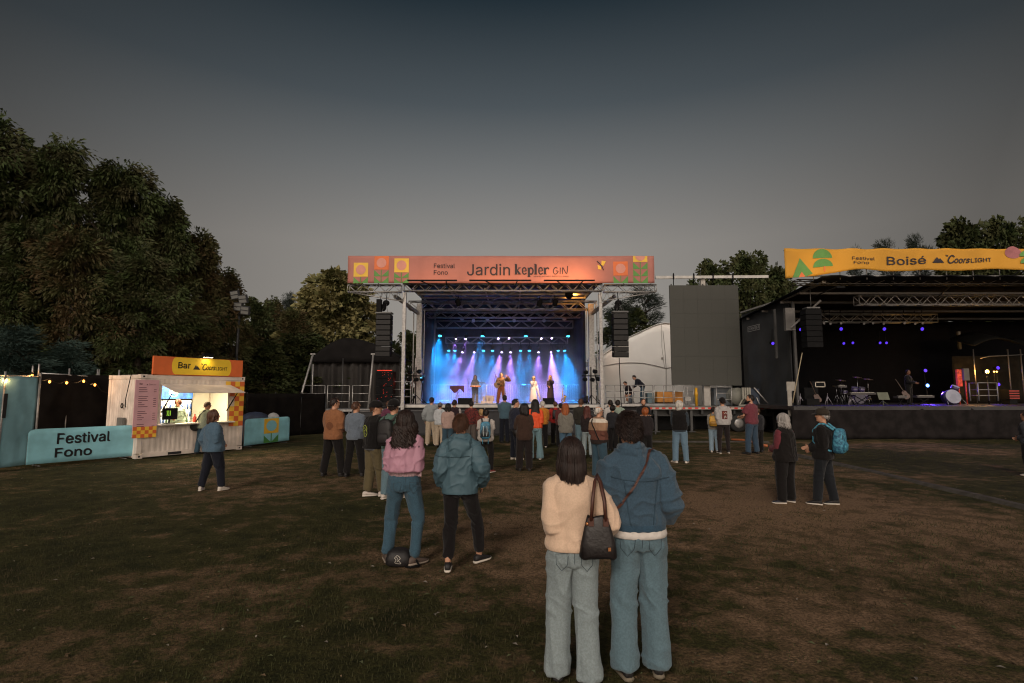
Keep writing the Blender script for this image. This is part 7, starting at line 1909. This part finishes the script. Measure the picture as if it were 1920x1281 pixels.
# ---- standing row at the left
p = Person(622, 893, 745, yaw=22, label='man in a rust brown jacket and black trousers standing left of the grey sweater', sh=1.1, hyaw=30, arms=('front', 'front'), feet=((-.22, -.03, 20), (.2, .08, -25)), fat=1.12, vox=.012); p.body()
p.legs('trousers', blk, 'regular', hem=.08); t = p.top('jacket', fabric('rust brown cloth', '#8a5c3e'), hem=.83, ease=.04, sl=.015, flare=.02, disp='soft'); p.hair('dark brown', 'short'); p.shoes(sh_b)
p.onto(t, 'faded_round_print', lambda pr: (lambda m_: (poly2d(m_, circ(.02, 1.12, .085), lambda u, v: pr(u, v, .006)), m_)[1])(MB()), fabric('darker rust print', '#6d452e'))
p = Person(662, 893, 753, yaw=14, label='person in a blue grey sweater and black trousers between rust jacket and black jersey', sh=1.02, hyaw=20, arms=('pouch', 'front'), feet=((-.13, -.08, 10), (.2, .08, -8)), vox=.012); p.body()
p.legs('trousers', blk, 'regular', hem=.08); p.top('sweater', fabric('blue grey knit', '#66707c', 'knit'), hem=.86, ease=.034, sl=.01); p.hair('brown', 'short'); p.shoes(sh_b)
p = Person(697, 931, 752, yaw=42, label='man in a black jersey with a yellow green emblem, cap and olive trousers', sh=1.15, hyaw=38, fat=1.22, arms=('front', 'front'), feet=((-.08, -.05, -28), (.10, .16, 8)), vox=.011); p.body(face=True)
p.legs('trousers', fabric('olive twill', '#5e543c'), 'loose', hem=.11); p.top('shirt', fabric('grey tee', '#6d7076'), hem=.86, ease=.028, sleeve=.5, flare=.02); t = p.top('jersey', blk, hem=.89, ease=.046, sl=.022, flare=.03, sleeve=.6); p.hair('brown', 'short'); p.cap(blk); p.glasses(); p.shoes(sh_w, wsole, 1.08)
def emblem(pr):
    m_ = MB(); F = lambda u, v: pr(u, v, .010); c = (-.05, 1.20)
    stroke(m_, [(c[0] + .082 * math.cos(a), c[1] + .105 * math.sin(a)) for a in [2 * math.pi * q / 22 for q in range(23)]], F, .011)
    stroke(m_, [(c[0] - .05, c[1] + .04), (c[0], c[1] + .06), (c[0] + .03, c[1] + .02), (c[0] - .02, c[1] - .01), (c[0] + .03, c[1] - .05)], F, .010); stroke(m_, [(c[0] - .03, c[1] - .07), (c[0] - .02, c[1]), (c[0] - .055, c[1] + .01)], F, .010)
    return m_
p.onto(t, 'emblem', emblem, mat('yellow green print', '#a2b04a', .7))
p = Person(727, 845, 752, yaw=15, label='person in a plum top half hidden between the capped men', hyaw=25, vox=.014, sh=.95); p.body(); p.legs('trousers', blk); p.top('sweater', fabric('plum cloth', '#5b2f43'), hem=.88, ease=.03); p.hair('brown', 'short'); p.shoes(sh_b)
p = Person(733, 936, 750, yaw=18, label='man in a green jacket and backward black cap behind the woman in pink', sh=1.08, hyaw=6, arms=('pouch', 'front'), feet=((-.12, -.02, -10), (.12, .1, -20)), vox=.0115, fat=1.05); p.body()
p.legs('trousers', jean_m, 'regular', hem=.09); p.top('jacket', fabric('sage green cloth', '#4f6a60'), hem=.88, ease=.042, sl=.016, hood=True, disp='stiff'); p.hair('dark brown', 'short'); p.cap(blk, True); p.shoes(sh_w, wsole)
backpack(p, 'black backpack on the man in the green jacket', mat('black nylon bag', '#171415'), mat('black nylon strap', '#1b1819', .7), w=.28, h=.46)
# ---- in front of the stage
def crowd(px, fy, hy, label, top=None, tcol='#333333', leg=None, lstyle='regular', hair=('dark brown', 'short', .2), yaw=0, hyaw=0, kind='plain', shoe=None, hood=False, arms=('pouch', 'front'), hem=.88, cap=None, fem=False, fat=1.0, sk='light', vox=.0135, lean=0, sleeve=1.0, feet=None, tops='jacket', sole=None, face=False, ease=.036, sh=1.0, H=None, wave=0):
    p = Person(px, fy, hy, H=H, yaw=yaw, label=label, hyaw=hyaw, arms=arms, fem=fem, fat=fat, sk=sk, vox=vox, lean=lean, feet=feet, sh=sh)
    p.body(face=face); p.legs('trousers', leg or blk, lstyle); p.garment = p.top(tops, top or fabric(tops + ' ' + tcol, tcol, kind), hem=hem, ease=ease, sl=.012, hood=hood, sleeve=sleeve)
    p.hair(hair[0], hair[1], length=hair[2] if len(hair) > 2 else .2, wave=wave); p.shoes(shoe or sh_b, sole)
    if cap: p.cap(cap)
    return p
beige = fabric('beige trousers', '#b5a48f')
crowd(807, 836, 745, 'person in a grey shirt and beige trousers at the left front of the crowd', tcol='#8b9092', leg=beige, lstyle='loose', yaw=10, tops='shirt', shoe=sh_w, arms=('down', 'front'), feet=((-.12, 0, 10), (.16, .1, -10)))
p = crowd(824, 838, 755, 'person in a white hooded top and grey knitted hat', tcol='#b9bcc0', leg=beige, yaw=14, hood=True, fem=True, tops='hoodie', ease=.045); p.beanie(fabric('grey knit hat', '#6e6663', 'knit'))
crowd(839, 850, 757, 'person with dark hair in a pink and white top left of the teal jacket', tcol='#a48b82', leg=jean_d, hair=('black', 'long', .12), fem=True, tops='shirt')
p = crowd(851, 842, 750, 'person with cropped hair in a dark vest with white sleeves', tcol='#a8a09c', leg=blk, tops='shirt', hyaw=15); p.top('vest', fabric('dark plum vest', '#2a1c22'), hem=.92, ease=.045, vest=True)
plaid = mat('red plaid', '#6b2420', .9, 0, 0, 18, col2='#26100f')
p = crowd(883, 840, 752, 'man in a red plaid shirt and grey trousers', top=plaid, leg=fabric('grey brown trousers', '#5f5550'), hair=('black', 'short'), tops='shirt', arms=('front', 'down')); 
crowd(902, 848, 768, 'short fair haired person beside the red plaid shirt', tcol='#5c2c26', leg=blk, hair=('blond', 'long', .06), fem=True, yaw=-20)
p = crowd(911, 886, 767, 'person in a white tee and black trousers wearing a bright blue backpack', tcol='#b3aca6', leg=blk, lstyle='slim', fat=1.22, sleeve=.5, hem=.86, tops='tee', shoe=mat('red shoe', '#7a3430', .6), sole=wsole, vox=.0115, feet=((-.16, .05, 12), (.14, -.02, -40)), hair=('black', 'short'), ease=.04)
bp1 = backpack(p, 'black and bright blue backpack on the person in the white tee', mat('blue pack', '#3f7f9c', .6, 0, 0, 6, col2='#1c2c36'), mat('dark pack pocket', '#232527', .6), w=.29, h=.47)
b = MB()
for sx in (-1, 1): b.path([p.M @ p.TF(Vector(v)) for v in ((sx * .07, -.2, .98), (sx * .08, -.22, .88), (sx * .075, -.21, .80))], .010, 5); b.path([p.M @ p.TF(Vector(v)) for v in ((sx * .045, -.375, 1.30), (sx * .055, -.40, 1.15), (sx * .04, -.40, 1.03))], .008, 5, 1)
b.build('hanging_straps', [mat('blue strap', '#3b86a8', .6), mat('pale piping', '#b8c4c8', .6)], bp1)
crowd(946, 830, 741, 'tall person in a blue denim jacket and dark jeans at the stage front', top=fabric('dull blue denim', '#47606e', 'denim'), leg=navy, sh=1.1, hair=('black', 'short'), arms=('crossed', 'crossed'))
p = crowd(966, 862, 748, 'person in a navy coat with a light shoulder bag looking down at a phone', tcol='#222533', leg=navy, lstyle='loose', yaw=60, hyaw=20, arms=('phone', 'phone'), hair=('black', 'short'), shoe=sh_w, sole=wsole, fat=1.1, sh=1.05, vox=.012)
ph = MB(); c = (p.M @ p.J['wr1'] + p.M @ p.J['wr0']) / 2; f_ = p.M.to_3x3() @ Vector((0, 1, .2)); ph.box(c + f_.normalized() * .09, (.02, .075, .15)); tag(ph.build('phone', black), 'dark phone held by the person in the navy coat', 'phone')
bgm = MB(); c = p.M @ p.TF(Vector((.20, -.05, .80))); bgm.ball(c, (.14, .16, .13), 12, 8); o = bgm.build('shoulder_bag', mat('black nylon bag', '#171415')); tag(o, 'dark bag with a white strap on the person in the navy coat', 'bag')
sp = MB(); sp.path([c + Vector((0, -.1, .12)), p.M @ p.TF(Vector((.2, -.06, 1.0))), p.M @ p.TF(Vector((.19, .05, 1.02))), c + Vector((0, .1, .1))], .022, 6); sp.build('strap', mat('white strap', '#c8c4be', .7), o)
crowd(984, 883, 757, 'woman with long dark hair in a dark brown coat and black trousers', tcol='#3b2a22', leg=fabric('black brown trousers', '#1e1716'), lstyle='loose', hair=('black', 'long', .16), fem=True, hem=.80, yaw=-8, hyaw=-30, arms=('phone', 'pouch'), vox=.012, fat=1.1, face=True, feet=((-.14, .05, 14), (.12, -.02, -10)))
p = crowd(1004, 861, 750, 'woman with long black hair in a bright orange jacket and flared jeans', top=fabric('orange shell', '#e0532a', 'shiny'), leg=fabric('flared denim', '#6f8c94', 'denim'), lstyle='flare', hair=('black', 'long', .30), fem=True, hem=.92, sh=1.12, fat=1.08, feet=((-.15, .03, 14), (.14, -.04, -10)), arms=('hip', 'pouch'), vox=.012, sole=wsole)
p.top('grey_top', fabric('pale grey knit', '#9a9a98', 'knit'), hem=.89, ease=.026, sleeve=.5)
crowd(1018, 840, 752, 'fair haired person in an amber yellow jacket behind the orange jacket', tcol='#b5742a', leg=blk, hair=('silver', 'short'), shoe=sh_w, yaw=-8, fat=1.05)
p = crowd(1042, 834, 753, 'person in a red jacket wearing a round black backpack', tcol='#9a2622', leg=blk, hair=('brown', 'short'), fat=1.15, sh=1.1, arms=('hip', 'hip'))
bp = backpack(p, 'round black backpack on the person in the red jacket', mat('black nylon bag', '#171415'), mat('black nylon strap', '#1b1819'), w=.30, h=.36, d=.15)
b = MB(); b.ball(p.M @ p.TF(Vector((.01, -.36, 1.26))), (.03, .01, .03)); b.build('round_badge', mat('pale badge', '#b9c2c4', .5), bp)
crowd(1061, 862, 757, 'woman with auburn hair in a grey knit sweater and jeans', tcol='#75726a', kind='knit', leg=fabric('blue jeans', '#4d6b82', 'denim'), lstyle='slim', hair=('ginger', 'long', .20), fem=True, hyaw=10, fat=1.08, hem=.84, tops='sweater', vox=.012)
sp = MB()
crowd(1090, 846, 748, 'tall person in a dark olive coat right of the grey knit sweater', tcol='#2c2a24', leg=jean_m, hair=('brown', 'short'), fat=1.15, sh=1.12)
crowd(1102, 858, 762, 'woman with dark red hair and a dark top in pale jeans', tcol='#241c1c', leg=jean_l, lstyle='slim', hair=('auburn', 'long', .28), fem=True)
crowd(1052, 838, 756, 'person with a dark bun peeking over the auburn haired woman', tcol='#5a2a2a', leg=blk, hair=('black', 'short'), fem=True).bun('black')
wool = mat('striped knit', '#9c7b60', .95, 0, .15, 30, .4, 120)
nt = wool.node_tree; sz_ = nt.nodes.new('ShaderNodeSeparateXYZ'); nt.links.new(next(n for n in nt.nodes if n.type == 'TEX_COORD').outputs['Generated'], sz_.inputs[0])
rp = ramp(nt.nodes, [(0, lin('#241a18')), (.16, lin('#5c372c')), (.50, lin('#8f7058')), (.78, lin('#c6bcae')), (.92, lin('#8a6a54'))]); rp.color_ramp.interpolation = 'CONSTANT'
nt.links.new(sz_.outputs['Z'], rp.inputs[0]); nt.links.new(rp.outputs[0], nt.nodes['Principled BSDF'].inputs['Base Color'])
p = Person(1124, 897, 762, yaw=48, label='older man in glasses and a beige, white and brown striped sweater turned right', hyaw=22, hpitch=-4, fat=1.18, sh=1.08, arms=('pouch', 'pouch'), vox=.011, sk='light'); p.body(face=True)
p.legs('trousers', jean_d, 'loose'); t = p.top('sweater', wool, hem=.84, ease=.042, sl=.016); p.hair('silver', 'bald'); p.glasses(); p.shoes(sh_br)
p.onto(t, 'bag_strap', lambda pr: (lambda m_: (m_.path([pr(-.12 + .26 * i / 16, 1.44 - .5 * i / 16, .014) for i in range(17)], .016, 5), m_)[1])(MB()), blk)
crowd(1146, 842, 750, 'person with black hair and white sleeves half hidden behind the older man', tcol='#b7b3b0', leg=blk, hair=('black', 'short'))
crowd(1160, 843, 750, 'person in a pale green hooded jacket at the right of the crowd', tcol='#8d9c90', leg=navy, hood=True, hair=('black', 'short'), ease=.045, yaw=15)
crowd(1150, 846, 760, 'dark haired person just left of the pale green hood', tcol='#242428', leg=blk, hair=('black', 'long', .05), fem=True, yaw=20)
crowd(1212, 868, 765, 'woman with a ginger bob behind the man in denim, in dark clothes', tcol='#262022', leg=blk, hair=('ginger', 'long', .07), fem=True, yaw=15, vox=.012, hyaw=15)
crowd(1208, 838, 748, 'bearded security guard in a black shirt facing the camera by the trailer', tcol='#17161a', leg=blk, hair=('brown', 'short'), yaw=180, face=True, arms=('crossed', 'crossed'), sh=1.12).beard('brown')
# ---- right side
p = crowd(1276, 868, 752, 'person with long silver hair in a black vest and blue jeans before the trailer', tcol='#2f3840', leg=fabric('faded denim', '#6c8699', 'denim'), hair=('silver', 'long', .10), yaw=24, hyaw=22, vox=.0115, arms=('front', 'front'), feet=((-.13, -.03, 45), (.16, .03, -6)), shoe=sh_w, sole=wsole, tops='shirt', fat=1.1, face=True); p.top('vest', blk, hem=.93, ease=.048, vest=True)
p = crowd(1340, 848, 763, 'child sized person in jeans and a white cap left of the printed hoodie', tcol='#8d8880', leg=fabric('pale denim', '#8fa5b5', 'denim'), yaw=20, hyaw=15, shoe=sh_w, sole=wsole, tops='shirt', fem=True, face=True)
backpack(p, 'yellow backpack worn by the small person by the trailer', mat('yellow bag', '#b98a30', .6), mat('yellow bag dark', '#8a6420', .6), w=.34, h=.40, d=.20)
p = crowd(1358, 850, 746, 'person in a pale grey hoodie with a dark red back print and black cropped trousers', tcol='#aaa6a4', leg=fabric('black joggers', '#241c1c'), lstyle='slim', hood=True, tops='hoodie', yaw=6, fat=1.12, ease=.05, vox=.0115, hem=.90, arms=('pouch', 'pouch'), shoe=sh_b, sole=wsole, feet=((-.15, -.05, 10), (.15, .03, -12)))
p.cap(blk, True)
def hood_print(pr):
    m_ = MB(); F = lambda u, v: pr(u, v, .010); m_.grid(lambda u, v: F(-.075 + .165 * u, 1.08 + .26 * v), 8, 8, 0); G = lambda u, v: pr(u, v, .014)
    stroke(m_, [(-.01, 1.10), (.02, 1.18), (.05, 1.12)], G, .03, 1); stroke(m_, [(.0, 1.25), (.045, 1.29), (.06, 1.24)], G, .02, 1); stroke(m_, [(-.05, 1.26), (-.02, 1.3)], G, .02, 2); return m_
p.onto(p.garment, 'back_print', hood_print, [mat('dark red print', '#57251f', .8), mat('pale print', '#b9b0a8', .8), mat('orange brown print', '#8a4a30', .8)])
p = crowd(1412, 851, 740, 'tall man in a maroon tee and dark jeans turned left by the trailer', tcol='#6e3740', leg=fabric('dark blue jeans', '#374a5c', 'denim'), yaw=-32, hyaw=-36, sleeve=.5, tops='tee', sh=1.1, fat=1.12, arms=('hold', 'hold'), hair=('black', 'short'), vox=.0115, face=True, feet=((-.22, .0, 10), (.14, -.04, -12))); p.beard('dark brown')
crowd(1424, 848, 765, 'person in pale shorts hidden behind the man in the maroon tee', tcol='#26262a', leg=blk, hair=('brown', 'short'), yaw=-10)
p = Person(1477, 944, 776, yaw=-24, label='woman with bushy grey curls in a black vest over burgundy sleeves', fem=True, fat=1.18, hyaw=-18, arms=('front', 'front'), feet=((-.12, .02, 55), (.17, .05, 10)), vox=.0105); p.body(face=True)
p.legs('trousers', blk, 'loose', hem=.07); p.top('shirt', fabric('burgundy cloth', '#6a3038'), hem=.88, ease=.03, sl=.012); p.top('vest', fabric('black brown vest', '#151110'), hem=.83, ease=.052, vest=True, flare=.02); p.hair('grey', 'long', length=.13, wave=.016, n=260); p.shoes(mat('dark blue shoe', '#2a2a35', .7), wsole)
p = Person(1547, 947, 766, yaw=-46, label='man in a black jacket and cap carrying a patterned blue backpack', hyaw=-22, arms=('pouch', 'front'), feet=((-.08, .10, 8), (.16, -.12, 30)), vox=.0105, sh=1.05, lean=-3); p.body(face=True)
p.legs('trousers', fabric('dark slate jeans', '#191c21'), 'regular', hem=.09); p.top('jacket', blk, hem=.84, ease=.042, sl=.014, flare=.015); p.hair('grey', 'short'); p.cap(fabric('dark olive cap', '#332c24')); p.glasses(); p.shoes(sh_b, wsole)
backpack(p, 'patterned turquoise backpack on the man in the black jacket', mat('turquoise pattern', '#4a90a8', .7, 0, 0, 22, col2='#1f4c68'), mat('turquoise pocket', '#4f9ab0', .7, 0, 0, 26, col2='#26607c'), w=.33, h=.46, d=.20)
crowd(1934, 893, 772, 'person in dark clothes cut off by the right edge of the view', tcol='#33363c', leg=blk, yaw=-20, shoe=sh_w, sole=wsole, vox=.012)
# ---- on the stages
def on_stage(px, Y, hy, z, **kw):
    q = at(px, 700, Y); return Person(px, 0, pos=(q.x, Y, z), H=at(px, hy, Y).z - z, z0=z, vox=.0125, **kw)
p = on_stage(891, 31.8, 704, DZ, yaw=172, label='keyboard player in dark clothes with long hair at the left of the stage', fem=True, sk='tan', arms=('hold', 'hold')); p.body(face=True)
p.legs('trousers', fabric('grey stage trousers', '#46424a'), 'wide'); p.top('shirt', fabric('slate shirt', '#3b3a46'), hem=.88); p.hair('brown', 'long', length=.16); p.shoes(sh_b)
m_ = MB(); c = p.M @ p.TF(Vector((0, .30, 1.06))); m_.box(c, (.62, .26, .07)); m_.box(c + Vector((0, -.02, .04)), (.56, .12, .012), m=1); o = m_.build('keytar', [mat('red brown keyboard', (.22, .07, .03), .4), keys_w]); tag(o, 'small red brown keyboard held across the waist of the keyboard player', 'keyboard')
p = on_stage(940, 30.4, 699, DZ, yaw=186, label='guitarist in a brown jacket and rust trousers with a raised instrument at centre stage', sk='tan', arms=((( -.34, .12, 1.52), (-1, -.3, -.6)), ((.06, .24, 1.12), (.8, -.3, -.6))), hyaw=-12, feet=((-.2, 0, 12), (.2, 0, -12)), sh=1.08); p.body(face=True)
p.legs('trousers', fabric('rust stage trousers', '#8a4a26'), 'loose'); p.top('jacket', fabric('brown stage jacket', '#5a3c20', 'shiny'), hem=.98, sl=.014, ease=.04); p.hair('black', 'short'); p.shoes(sh_br)
R3 = p.M.to_3x3(); gm = mat('dark lacquer', (.30, .14, .05), .3)
guitar(p.M @ p.TF(Vector((.16, .20, 1.10))), R3 @ Vector((-.80, .15, .58)), R3 @ Vector((0, 1, 0)), 'guitar', 'double strung guitar held across the chest of the guitarist', body_m=gm)
m_ = MB(); a = p.M @ p.TF(Vector((.1, .22, 1.22))); bnd = p.M @ p.TF(Vector((.42, .12, 1.86))); m_.path([a, bnd], [.02, .014], 6); m_.path([a.lerp(bnd, .6), p.M @ p.TF(Vector((.36, .1, 1.4))), p.M @ p.TF(Vector((.40, .1, 1.12)))], .014, 5); tag(m_.build('string_bow', gm), 'raised frame of a stringed instrument beside the guitarist', 'instrument')
p = on_stage(999.5, 31.0, 706, DZ, yaw=165, label='singer in a long white fringed dress, left of the two singers', fem=True, sk='light', arms=('down', 'up'), side=-3); p.body(face=True)
p.dress('dress', fabric('white fringed dress', '#cbbfc8'), hem=.08, flare=.20); p.hair('blond', 'long', length=.10); p.shoes(sh_w)
m_ = MB(); c = p.M @ (p.J['wr1'] + Vector((-.02, .06, .06))); m_.rod(c - Vector((0, 0, .1)), c + Vector((0, 0, .06)), .014); m_.ball(c + Vector((0, 0, .08)), .03); tag(m_.build('microphone', black), 'microphone held by the singer in white', 'microphone')
m_ = MB(); m_.path([p.TF(Vector(v)) for v in ((-.22, .12, 1.1), (-.27, .14, .85), (-.34, .12, .55), (-.46, .1, .32), (-.40, .08, .28))], [.05, .06, .06, .05, .03], 8); p.finish('fringed_sleeve', m_, fabric('white fringed dress', '#cbbfc8'), remesh=False)
p = on_stage(1032, 31.2, 704, DZ, yaw=188, label='singer in a long black dress with fair hair, right of the two singers', fem=True, sk='light', arms=('up', 'front')); p.body(face=True)
p.dress('dress', fabric('black velvet dress', '#2a2028'), hem=.06, flare=.17); p.hair('blond', 'long', length=.22); p.shoes(sh_b)
m_ = MB(); c = p.M @ (p.J['wr0'] + Vector((.02, .06, .06))); m_.rod(c - Vector((0, 0, .1)), c + Vector((0, 0, .06)), .014); m_.ball(c + Vector((0, 0, .08)), .03); tag(m_.build('microphone', black), 'microphone held by the singer in black', 'microphone')
q = at(1208, 757, 29.8)
p = Person(1208, 0, pos=(q.x, 30.0, wz2), H=1.72, z0=wz2, yaw=-75, lean=42, hyaw=0, hpitch=-15, label='crew member in a dark jacket bending over on the right wing', arms=(((-.15, .45, .95), (-1, -.2, -.3)), ((.15, .45, .95), (1, -.2, -.3))), feet=((-.12, 0, 8), (.12, .1, -8))); p.body()
p.legs('trousers', jean_d); p.top('jacket', navy, hem=.9, ease=.035); p.hair('black', 'short'); p.shoes(sh_b)
q = at(1185, 757, 29.6)
p = Person(1185, 0, pos=(q.x, 29.6, wz2), H=1.70, z0=wz2, yaw=-100, lean=30, crouch=.42, hyaw=-10, label='crew member crouching in dark clothes on the right wing', arms=(((-.12, .35, 1.0), (-1, -.2, -.3)), ((.12, .35, 1.0), (1, -.2, -.3))), feet=((-.14, .2, 8), (.14, -.12, -8))); p.body()
p.legs('trousers', fabric('grey trousers', '#5c6470')); p.top('jacket', fabric('dark red black jacket', '#241518'), hem=.9, ease=.035); p.hair('black', 'short'); p.shoes(sh_b)
q = at(1706, 760, 26.8)
p = Person(1706, 0, pos=(q.x, 26.8, RZ), H=1.72, z0=RZ, yaw=150, label='musician in black standing in the dark of the second stage', sk='dark', arms=('hold', 'hold'), vox=.014); p.body(face=True); vb = fabric('stage black', '#070607'); p.legs('trousers', vb); p.top('shirt', vb, hem=.88); p.hair('black', 'short'); p.shoes(sh_b)  # skin and cloth darkened: the dim stage's shade is put into their colours
apply_all()
